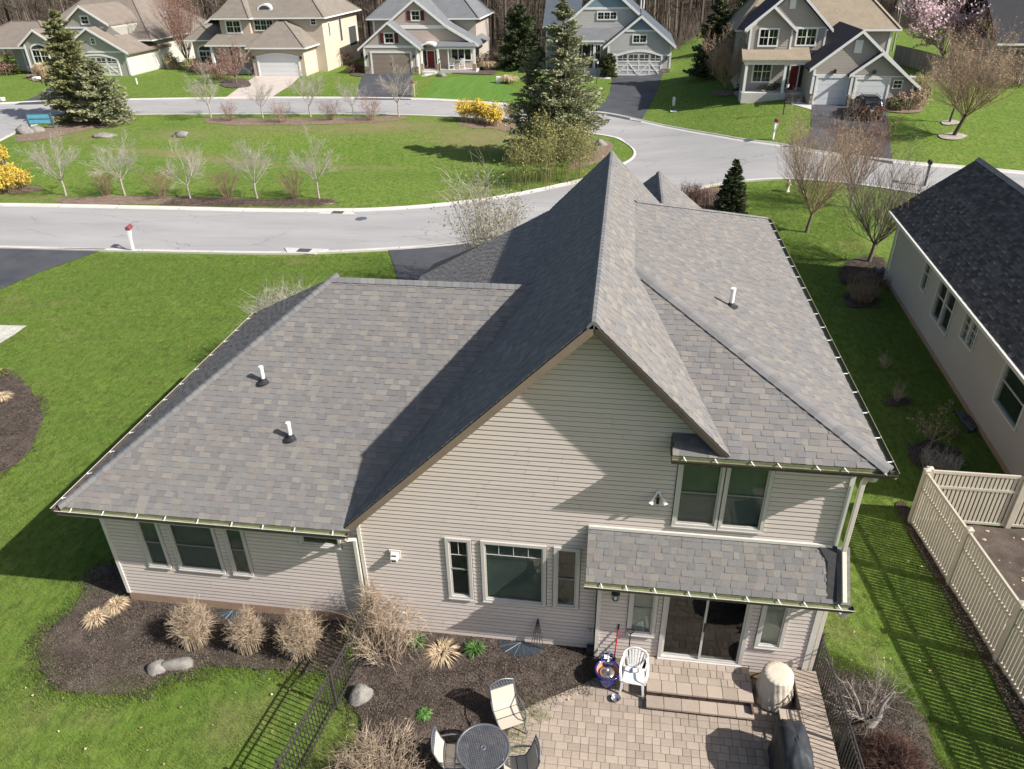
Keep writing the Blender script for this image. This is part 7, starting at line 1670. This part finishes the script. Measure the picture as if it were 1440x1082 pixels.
# near shrubs
bare_tree('dogwood_shrub', 'bleached branching shrub with curved limbs in the bed beyond the right iron fence', 'shrub', (5.83, 11.0, 0), 52, 1.5, .12, .045, 12, .95, (5, 4), M_twigwhite, M_twigwhite, .12, None, (0, 0), (.4, .9), .22, .62, main_len=1.45)
mb = MB(); mb.tube([(5.85, 10.85, .0), (6.0, 10.95, .1), (6.15, 11.1, .2), (6.2, 11.2, .45), (6.4, 11.35, .75)], [.07, .075, .07, .03, .02], 8, .5); o = mb.build('fallen_limb', M_rock, smooth=True); props(o, 'thick curved grey limb lying at the foot of the bleached shrub', 'branch')
shrub('barberry_shrub', 'dark reddish twiggy mound at the bottom of the right bed', 'shrub', (6.1, 10.0, 0), 53, .8, .68, 760, M_twigred, .006, .5, 4, base=.3, ball=.45)
shrub('lilac_shrub', 'large bare tan shrub where the iron fence meets the house wall', 'shrub', (-4.85, 11.4, 0), 54, 1.5, .95, 90, M_twigtan, .008, .25, 9, base=.18, ball=.25)
shrub('climbing_vine', 'dense dry vine against the downspout beside the iron fence', 'vine', (-5.25, 11.95, 0), 55, 1.7, .32, 70, M_twigtan, .006, .1, 8, base=.5)
shrub('spirea_shrub', 'tan bare shrub at the bottom edge between the boulder and the table', 'shrub', (-4.05, 8.45, 0), 56, 1.1, .95, 230, M_twigtan, .006, .3, 6, base=.25, ball=.3)
GC = 'clipped tan bushes along the left wing'
for k, (x, y, h, r, sd, lb) in enumerate(((-9.55, 11.2, 1.2, .40, 61, 'first clipped tan bush from the left along the left wing wall'), (-8.2, 11.2, 1.1, .33, 62, 'second clipped tan bush from the left along the left wing wall'), (-6.85, 11.3, 1.12, .47, 63, 'third clipped tan bush, next to the iron fence on the left wing'))):
    shrub('hydrangea_bush', lb, 'bush', (x, y, 0), sd, h, r, 260, M_twigtan, .0075, .7, 9, GC, base=.42, ball=.25)
def tuft(name, label, cat, loc, seed, h, r, n, m, w=.008, droop=.5, group=None):
    rnd = random.Random(seed); mb = MB()
    for i in range(n):
        a = rnd.uniform(0, 6.283); q = rnd.random()**.7; l = h*rnd.uniform(.6, 1.1); o = Vector((math.cos(a), math.sin(a), 0)); s = Vector((-o.y, o.x, 0))*w; b = o*r*.35*q+Vector((rnd.uniform(-.02, .02), rnd.uniform(-.02, .02), 0)); m1 = b+o*r*q*.5+Vector((0, 0, l*.75)); e = b+o*r*(q+.15)+Vector((0, 0, l*(1-droop*q)))
        mb.faces([b-s, b+s, m1+s*.8, m1-s*.8, e], [(0, 1, 2, 3), (3, 2, 4)], rnd.random())
    o = mb.build(name, m); o.location = loc; return props(o, label, cat, group)
tuft('ornamental_grass', 'upper clump of cut straw grass at the left corner of the house', 'grass clump', (-12.1, 11.9, .05), 70, .36, .28, 420, M_straw, .009, .5, 'cut straw grass clumps'); tuft('ornamental_grass', 'lower clump of cut straw grass at the left corner of the house', 'grass clump', (-12.38, 11.5, .05), 71, .30, .30, 380, M_straw, .009, .55, 'cut straw grass clumps')
p = G(5, 565); tuft('ornamental_grass', 'straw grass clump in the dark left bed at the frame edge', 'grass clump', tuple(p), 72, .4, .32, 420, M_straw, .010, .5)
p = G(6, 545); tuft('perennial', 'yellowing perennial at the top edge of the left bed', 'plant', tuple(G(4, 528)), 73, .3, .35, 200, M_olive, .012, .5)
tuft('ornamental_grass', 'flattened straw grass clump between two green daffodil clumps', 'grass clump', (-3.55, 11.6, .06), 74, .16, .38, 260, M_straw, .009, .85)
tuft('daffodil_clump', 'green daffodil clump left of the flattened straw grass', 'plant', (-4.2, 11.8, .06), 75, .26, .20, 110, M_leafgreen, .012, .45, 'green daffodil clumps'); tuft('daffodil_clump', 'green daffodil clump right of the flattened straw grass', 'plant', (-2.78, 11.75, .06), 76, .27, .23, 130, M_leafgreen, .012, .45, 'green daffodil clumps')
tuft('perennial', 'small round light green plant in the bed below the boulder', 'plant', (-3.57, 9.97, .06), 77, .12, .15, 160, M_leafgreen, .022, .7)
mb = MB(); rs = random.Random(9)
for i in range(26): x = rs.uniform(-5.2, -1.6); y = rs.uniform(9.3, 11.6); a = rs.uniform(-.6, 1.2); l = rs.uniform(.04, .14); mb.beam((x, y, .075), (x+l*math.cos(a), y+l*math.sin(a), .08), .012, .01)
mb.build('dry_sticks', M_straw, kind='stuff')
GD = 'small shrubs in the shaded strip by the neighbour'
gshrub((1210, 425), 'bare_shrub', 'round dark bare shrub in the bed under the corner pear tree', 'shrub', 81, 1.1, .7, 160, M_twigbrown, .008, .3, 5, GD, base=.3, ball=.3)
gshrub((1212, 402), 'bare_shrub', 'low brown shrub in front of the corner pear tree trunk', 'shrub', 82, .7, .8, 130, M_twigbrown, .008, .3, 4, GD, base=.4)
gshrub((1243, 518), 'bare_shrub', 'tiny twiggy shrub in the middle of the shaded side lawn', 'shrub', 83, .55, .32, 40, M_twigtan, .007, .2, 4, GD)
gshrub((1260, 566), 'bare_shrub', 'small upright twig shrub in its own mulch ring', 'shrub', 84, .8, .25, 30, M_twigtan, .008, .1, 4, GD)
bare_tree('young_tree', 'knobbly pruned young tree with tan buds beside the vinyl fence corner', 'tree', tuple(G(1308, 632)), 85, 1.7, .35, .035, 6, .8, (4, 3), M_bark, M_twigbrown, .1, None, (0, 0), (.4, .9), .2, .8, M_twigbrown, 200, .03, 1.2)
gshrub((1320, 668), 'bare_shrub', 'pale vertical stemmed shrub behind the vinyl fence corner post', 'shrub', 86, .85, .6, 110, M_twigwhite, .008, .1, 4, GD, base=.45); gshrub((1298, 655), 'bare_shrub', 'small pale twig shrub left of the vertical stemmed one', 'shrub', 87, .75, .2, 36, M_twigwhite, .007, .1, 4, GD)
gshrub((1243, 405), 'bare_shrub', 'small weedy shrub at the foot of the cream neighbour wall', 'shrub', 88, .6, .3, 30, M_twigbrown, .008, .1, 3, GD)
tuft('perennial', 'yellow green perennial at the right of the pruned young tree', 'plant', tuple(G(1338, 612)), 89, .35, .3, 120, M_olive, .012, .6)
# left of the house
xx, yy_ = -12.6, 22.0
shrub('lilac_shrub', 'tall pale bare shrub rising behind the left wing roof', 'shrub', (-12.6, 24.6, 0), 91, 3.3, 1.1, 200, M_twigwhite, .011, .2, 12, base=.25)
shrub('forsythia_bush', 'small yellow flowering bush behind the left wing roof', 'bush', (-11.2, 25.0, 0), 92, 1.9, .8, 80, M_twigtan, .01, .3, 4, None, M_forsythia, 900, .05, base=.3)
shrub('barberry_shrub', 'yellow green low bush at the left wall by the eave', 'shrub', (-13.3, 17.9, 0), 93, 1.0, .75, 80, M_twigtan, .008, .3, 4, None, M_olive, 900, .035, base=.3)
# forsythias
GF = 'yellow flowering forsythia bushes'
gshrub((18, 268), 'forsythia_bush', 'big rounded golden forsythia at the left edge beside the near street', 'bush', 94, 1.8, 1.45, 130, M_twigtan, .014, .4, 5, group=GF, leaves=M_forsythia, ln=3600, ls=.075, base=.35, ball=.35)
gshrub((2, 232), 'forsythia_bush', 'smaller golden forsythia behind the big one at the left edge', 'bush', 95, 1.4, .7, 60, M_twigtan, .014, .4, 4, group=GF, leaves=M_forsythia, ln=1200, ls=.08, base=.35)
for px, h, r, sd, lb in (((659, 171), 2.0, 1.0, 96, 'leftmost of the three yellow forsythias by the loop road'), ((676, 173), 1.9, .85, 97, 'middle one of the three yellow forsythias by the loop road'), ((695, 177), 1.8, 1.0, 98, 'rightmost of the three yellow forsythias by the loop road')):
    gshrub(px, 'forsythia_bush', lb, 'bush', sd, h, r, 70, M_twigtan, .014, .3, 4, group=GF, leaves=M_forsythia, ln=1700, ls=.08, base=.4, ball=.2)
gshrub((722, 172), 'forsythia_bush', 'yellow green forsythia half hidden left of the tall conifer', 'bush', 99, 1.7, .9, 50, M_twigtan, .014, .3, 4, leaves=M_olive, ln=900, ls=.07, base=.4)
# ---- conifers
def conifer(name, label, loc, seed, h, r, m, trunk_r=.16, nb=210, clumps=34, zb=.05, prof=None, size=.20, lean=(0, 0), droop=-.1, cat='tree', group=None, irregular=.25, trunkm=None):
    rnd = random.Random(seed); T_ = thing(name, label, cat, loc, rnd.uniform(0, 6), group); tr = MB(); tr.tube([(0, 0, -.2), (lean[0]*.5, lean[1]*.5, h*.5), (lean[0], lean[1], h*.97)], [trunk_r, trunk_r*.6, .02], 7); tr.build('trunk', trunkm or M_barkdark, T_)
    nd = MB(); br = MB(); prof = prof or (lambda t: (1-t)**.8)
    for i in range(nb):
        t = zb+(1-zb)*(1-(1-rnd.random())**1.0)*.985; z = h*t; a = rnd.uniform(0, 6.283); L_ = r*prof(t)*rnd.uniform(1-irregular*1.6, 1+irregular)
        if L_ < .1: L_ = .1
        o = Vector((math.cos(a), math.sin(a), 0)); c = Vector((lean[0]*t, lean[1]*t, z)); e = c+o*L_+Vector((0, 0, L_*(droop+.35*t+rnd.uniform(-.08, .12)))); mid = c.lerp(e, .5)+Vector((0, 0, L_*droop*.3)); br.tube([c, mid, e], [.03*L_/r+.008, .015, .005], 3)
        n = max(4, int(clumps*(.35+L_/r)))
        for k in range(n):
            u = rnd.random()**.55; q = (c.lerp(mid, u*2) if u < .5 else mid.lerp(e, u*2-1)); w = L_*.22*(1.1-u*.5); q = q+Vector((rnd.uniform(-w, w), rnd.uniform(-w, w), rnd.uniform(-w*.4, w*.6)))
            d = (o*.9+Vector((rnd.uniform(-.8, .8), rnd.uniform(-.8, .8), rnd.uniform(-.3, .8)))).normalized(); s = size*rnd.uniform(.6, 1.3); v = d.orthogonal().normalized(); v = (v*math.cos(k)+d.cross(v)*math.sin(k))
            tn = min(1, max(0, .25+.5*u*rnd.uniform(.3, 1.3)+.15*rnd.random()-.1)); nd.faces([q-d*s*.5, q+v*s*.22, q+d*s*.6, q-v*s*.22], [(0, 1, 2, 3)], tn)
    br.build('branches', trunkm or M_barkdark, T_, kind='stuff'); nd.build('needles', m, T_, kind='stuff'); return T_
GP_ = 'tall evergreen trees'
wide = lambda t: (.72+.28*math.sin(t*6.28*.35+.3))*(1-t**2.2)**.9*(.75+.45*min(1, t*4))
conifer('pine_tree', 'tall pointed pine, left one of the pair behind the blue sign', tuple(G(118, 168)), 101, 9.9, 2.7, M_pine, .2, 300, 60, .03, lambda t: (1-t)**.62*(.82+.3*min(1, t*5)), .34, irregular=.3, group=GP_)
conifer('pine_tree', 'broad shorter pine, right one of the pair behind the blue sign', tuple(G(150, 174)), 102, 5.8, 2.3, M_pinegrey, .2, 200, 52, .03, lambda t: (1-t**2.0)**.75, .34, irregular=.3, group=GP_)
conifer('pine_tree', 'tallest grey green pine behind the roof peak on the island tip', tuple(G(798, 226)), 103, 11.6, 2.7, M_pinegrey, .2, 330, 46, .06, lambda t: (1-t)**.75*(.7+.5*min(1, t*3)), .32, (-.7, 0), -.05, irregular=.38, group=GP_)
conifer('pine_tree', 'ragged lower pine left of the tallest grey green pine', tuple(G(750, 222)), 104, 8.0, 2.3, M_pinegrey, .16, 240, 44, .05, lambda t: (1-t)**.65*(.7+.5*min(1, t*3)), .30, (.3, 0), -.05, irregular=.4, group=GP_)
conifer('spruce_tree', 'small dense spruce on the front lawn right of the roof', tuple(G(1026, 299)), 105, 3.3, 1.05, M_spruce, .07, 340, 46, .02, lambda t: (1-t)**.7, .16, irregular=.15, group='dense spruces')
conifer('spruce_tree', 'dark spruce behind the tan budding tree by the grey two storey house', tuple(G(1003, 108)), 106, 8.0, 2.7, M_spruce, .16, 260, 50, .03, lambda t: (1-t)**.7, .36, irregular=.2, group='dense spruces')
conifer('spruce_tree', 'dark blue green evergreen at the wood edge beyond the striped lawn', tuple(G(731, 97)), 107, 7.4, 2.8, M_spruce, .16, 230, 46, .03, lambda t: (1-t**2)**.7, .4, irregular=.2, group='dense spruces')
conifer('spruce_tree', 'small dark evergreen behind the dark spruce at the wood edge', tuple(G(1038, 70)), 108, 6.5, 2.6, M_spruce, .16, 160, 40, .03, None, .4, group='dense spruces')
conifer('arborvitae', 'round clipped arborvitae left of the braced garage door', tuple(G(856, 109)), 109, 2.6, 1.0, M_boxwood, .06, 110, 34, .03, lambda t: (1-t**2.4)**.6, .2, irregular=.08, cat='shrub'); conifer('arborvitae', 'small olive arborvitae at the far left lawn edge', tuple(G(20, 105)), 110, 2.7, .9, M_boxwood, .06, 100, 30, .03, lambda t: (1-t**2)**.7, .2, irregular=.1, cat='shrub')
for px, h, r, sd, lb in (((1050, 132), 1.1, 1.1, 111, 'left boxwood in front of the porch window'), ((1068, 134), 1.1, 1.1, 112, 'middle boxwood in front of the porch window'), ((1086, 133), 1.1, .9, 113, 'right boxwood beside the porch steps')): conifer('boxwood', lb, tuple(G(*px)), sd, h, r, M_boxwood, .05, 90, 30, .03, lambda t: (1-t**2.6)**.5, .17, irregular=.06, cat='shrub', group='clipped boxwoods by the porch')
# ---- willowy yellow green shrubs by the island pines and behind the roof
p = G(800, 262); shrub('willow_shrub', 'large yellow green budding shrub at the foot of the tallest pine', 'shrub', tuple(G(795, 252)), 121, 3.7, 2.4, 110, M_olive, .014, .1, 12, None, M_olive, 2200, .065, base=.45)
shrub('willow_shrub', 'second yellow green budding shrub left of the large one by the roof', 'shrub', tuple(G(748, 262)), 122, 3.4, 1.9, 70, M_olive, .014, .1, 12, None, M_olive, 1000, .065, base=.45)
shrub('willow_shrub', 'pale grey green arching shrub over the street behind the dark roof slope', 'shrub', (-5.9, 33.2, 0), 123, 5.2, 2.3, 100, M_twigwhite, .014, .2, 9, None, M_olive, 1400, .055, base=.15)
gshrub((985, 292), 'bare_shrub', 'low brown shrub mass left of the small dense spruce', 'shrub', 124, 1.3, 1.5, 200, M_redleaf, .012, .4, 5, base=.5)
gshrub((970, 285), 'bare_shrub', 'small dark brown shrub by the gable roof behind the house', 'shrub', 125, 1.2, .8, 120, M_twigred, .012, .4, 4, base=.4)
# ---- foundation planting of the far houses
GH = 'foundation shrubs of the far houses'
for px, h, r, sd, m, lb in (((313, 112), 2.2, 1.6, 131, M_redleaf, 'brown twiggy shrub at the beige house porch corner'), ((290, 104), 1.6, 1.6, 132, M_redleaf, 'low reddish shrub under the arched window of the beige house'), ((274, 100), 1.5, 1.4, 133, M_olive, 'yellowish shrub below the reddish narrow tree'), ((470, 93), 2.0, 2.6, 134, M_twigred, 'dark brown shrubs at the right end of the beige house'), ((684, 97), 1.9, 1.5, 135, M_twigbrown, 'brown shrub at the right end of the maroon shuttered porch'),
                            ((832, 102), 2.4, 1.5, 136, M_redleaf, 'dark reddish shrub beside the blue gabled house door'), ((848, 102), 2.2, 1.2, 137, M_twigred, 'dark shrub between the reddish one and the arborvitae'), ((1287, 146), 2.4, 1.2, 138, M_olive, 'yellow green shrub at the right corner of the porch house'), ((1283, 152), 1.5, 1.4, 139, M_twigbrown, 'brown shrub below the yellow green one at the right corner'), ((196, 101), 2.6, 1.4, 140, M_olive, 'round olive shrub at the sage house side door'),
                            ((6, 106), 1.8, 1.6, 141, M_redleaf, 'brown shrubs at the far left frame edge'), ((244, 97), 1.8, .9, 142, M_olive, 'small golden shrub at the back corner of the sage house'), ((1424, 120), 3.0, 2.0, 143, M_twigred, 'dark brown shrub against the grey house at the right edge'), ((1262, 155), .9, .9, 144, M_boxwood, 'small green shrub between the black car and stone wall'), ((84, 104), 1.4, .8, 145, M_boxwood, 'small green shrub left of the sage garage'), ((73, 104), 1.2, .7, 146, M_boxwood, 'small green shrub under the arched window of the sage house'), ((560, 103), 1.0, .8, 147, M_twigbrown, 'tiny brown shrub left of the rose tan garage'), ((501, 103), 1.1, 1.2, 148, M_twigred, 'low dark shrub in the round bed left of the taupe garage')):
    if px == (560, 103): continue
    gshrub(px, 'garden_shrub', lb, 'shrub', sd, h, r, 90, m if m not in (M_olive, M_boxwood) else M_twigtan, .02, .35, 5, group=GH, leaves=m, ln=700, ls=.09, base=.4, ball=.25)
tuft('ornamental_grass', 'tall straw pampas clump in the bed before the sage house', 'grass clump', tuple(G(62, 110)), 151, 2.0, 1.3, 500, M_straw, .03, .35); tuft('ornamental_grass', 'golden straw clump at the end of the maroon shuttered porch', 'grass clump', tuple(G(686, 99)), 152, 1.4, 1.2, 500, M_straw, .03, .5); tuft('ornamental_grass', 'straw clump in the bed beside the white utility box', 'grass clump', tuple(G(716, 117)), 153, 1.0, 1.2, 350, M_straw, .03, .6)
# ---- the wood behind: individual trees nearest first, the rest as one mass
rw = random.Random(404); wp = []
M_bwood = mat('woodland_twig', (.09, .07, .055), tints=[(.06, .046, .036), (.115, .09, .07), (.2, .165, .135)], rough=.95, orand=.35)
GW = 'bare trees of the wood behind the houses'
variants = []
for i in range(6):
    rnd = random.Random(500+i); h = rnd.uniform(15, 20); T_ = thing('woodland_tree', 'tall thin bare tree standing in the brown wood behind the houses', 'tree', (0, 0, 0), 0, GW); tr = MB(); ln = (rnd.uniform(-.8, .8), rnd.uniform(-.5, .5)); r0 = rnd.uniform(.11, .2)
    pts = [(0, 0, -.5), (ln[0]*.2, ln[1]*.2, h*.3), (ln[0]*.55, ln[1]*.5, h*.6), (ln[0], ln[1], h)]; tr.tube(pts, [r0*1.1, r0*.85, r0*.55, .03], 6, rnd.random()); tr.build('trunk', M_barkdark, T_)
    cr = MB()
    for k in range(34):
        t = rnd.uniform(.12, .98)**.8; z = h*t; a = rnd.uniform(0, 6.28); d = Vector((math.cos(a), math.sin(a), rnd.uniform(.35, 1.0))).normalized(); grow(cr, rnd, (ln[0]*t, ln[1]*t, z), d, h*.17*(1.25-t)*rnd.uniform(.7, 1.3), r0*.28, 0, 2, (6, 5), (.35, .8), .16, .25, .2, 3, .6, .2, 3)
    cr.build('crown', M_bwood, T_); variants.append(T_)
houses_xy = [(-78, -61, 94, 119), (-57, -37, 94, 113), (-34, -18, 96, 114), (-11, 6, 95, 112), (9, 25, 70, 89), (33, 47, 79, 94)]
cnt = 0; placed = []
tries = 0
while cnt < 290 and tries < 9000:
    tries += 1; x = rw.uniform(-125, 75); y = woods_edge(x)+rw.random()**1.5*62+rw.uniform(0, 3)
    if not visible(x, y, hh(x, y)+6, 60): continue
    if any((x-a)**2+(y-b)**2 < 3.2 for a, b in placed): continue
    if any(a-1 < x < b+1 and c-1 < y < d+1.5 for a, b, c, d in houses_xy): continue
    placed.append((x, y)); p = gz(x, y); s = rw.uniform(.75, 1.2)
    if cnt < 6: o = variants[cnt]; o.location = p; o.rotation_euler = (0, 0, rw.uniform(0, 6)); o.scale = (s, s, s)
    else: place_copy(variants[cnt % 6], p, rw.uniform(0, 6.28), s)
    cnt += 1
# remaining depth of the wood: thin stems and brush as one mass
st = MB()
st.tube([(0, 0, -.5), (.2, .1, 6), (.5, .2, 14)], [.16, .11, .04], 5, .3); st.tube([(1.6, .7, -.5), (1.5, .9, 6), (1.1, 1.2, 12)], [.10, .07, .03], 4, .7); st.tube([(-1.3, 1.2, -.5), (-1.5, 1.0, 5), (-1.1, .6, 11)], [.09, .07, .03], 4, .9)
rb = random.Random(7)
for k in range(70): a = rb.uniform(0, 6.28); z = rb.uniform(3, 13); b = Vector((rb.uniform(-1.5, 1.5), rb.uniform(-1, 1.2), z)); e = b+Vector((math.cos(a)*rb.uniform(.5, 1.8), math.sin(a)*rb.uniform(.5, 1.8), rb.uniform(.5, 2))); st.tube([b, e], [.022, .008], 3, rb.random())
for k in range(50): a = rb.uniform(0, 6.28); b = Vector((rb.uniform(-2, 2), rb.uniform(-2, 2), 0)); e = b+Vector((rb.uniform(-.6, .6), rb.uniform(-.6, .6), rb.uniform(.8, 2.6))); st.tube([b, e], [.018, .006], 3, rb.random())
sp_ = []
for k in range(2600):
    x = rw.uniform(-190, 120); y = woods_edge(x)+6+rw.random()**.8*150
    if any(a-1 < x < b+1 and c-1 < y < d+1.5 for a, b, c, d in houses_xy): continue
    if visible(x, y, hh(x, y)+5, 120): sp_.append(gz(x, y))
def zmat_patch():
    o = patch_stuff('distant_wood', st, sp_, M_bwood, 13, .7, 1.25)
    for n in o.modifiers[0].node_group.nodes:
        if n.bl_idname == 'FunctionNodeRandomValue' and n.data_type == 'FLOAT_VECTOR': n.inputs[1].default_value = (.06, .06, 6.283)
    return o
zmat_patch()
br = MB()
for k in range(120): a = rb.uniform(0, 6.28); b = Vector((rb.uniform(-1.6, 1.6), rb.uniform(-1.6, 1.6), 0)); e = b+Vector((rb.uniform(-.7, .7), rb.uniform(-.7, .7), rb.uniform(.3, 1.7))); br.tube([b, b.lerp(e, .5)+Vector((rb.uniform(-.1, .1), 0, 0)), e], [.014, .010, .005], 3, rb.random())
sp2 = []
for k in range(900):
    x = rw.uniform(-120, 75); y = woods_edge(x)+rw.random()*14-1
    if any(a-1 < x < b+1 and c-1 < y < d+1.5 for a, b, c, d in houses_xy): continue
    if visible(x, y, hh(x, y)+1, 60): sp2.append(gz(x, y))
patch_stuff('woodland_brush', br, sp2, M_bwood, 17, .7, 1.3)
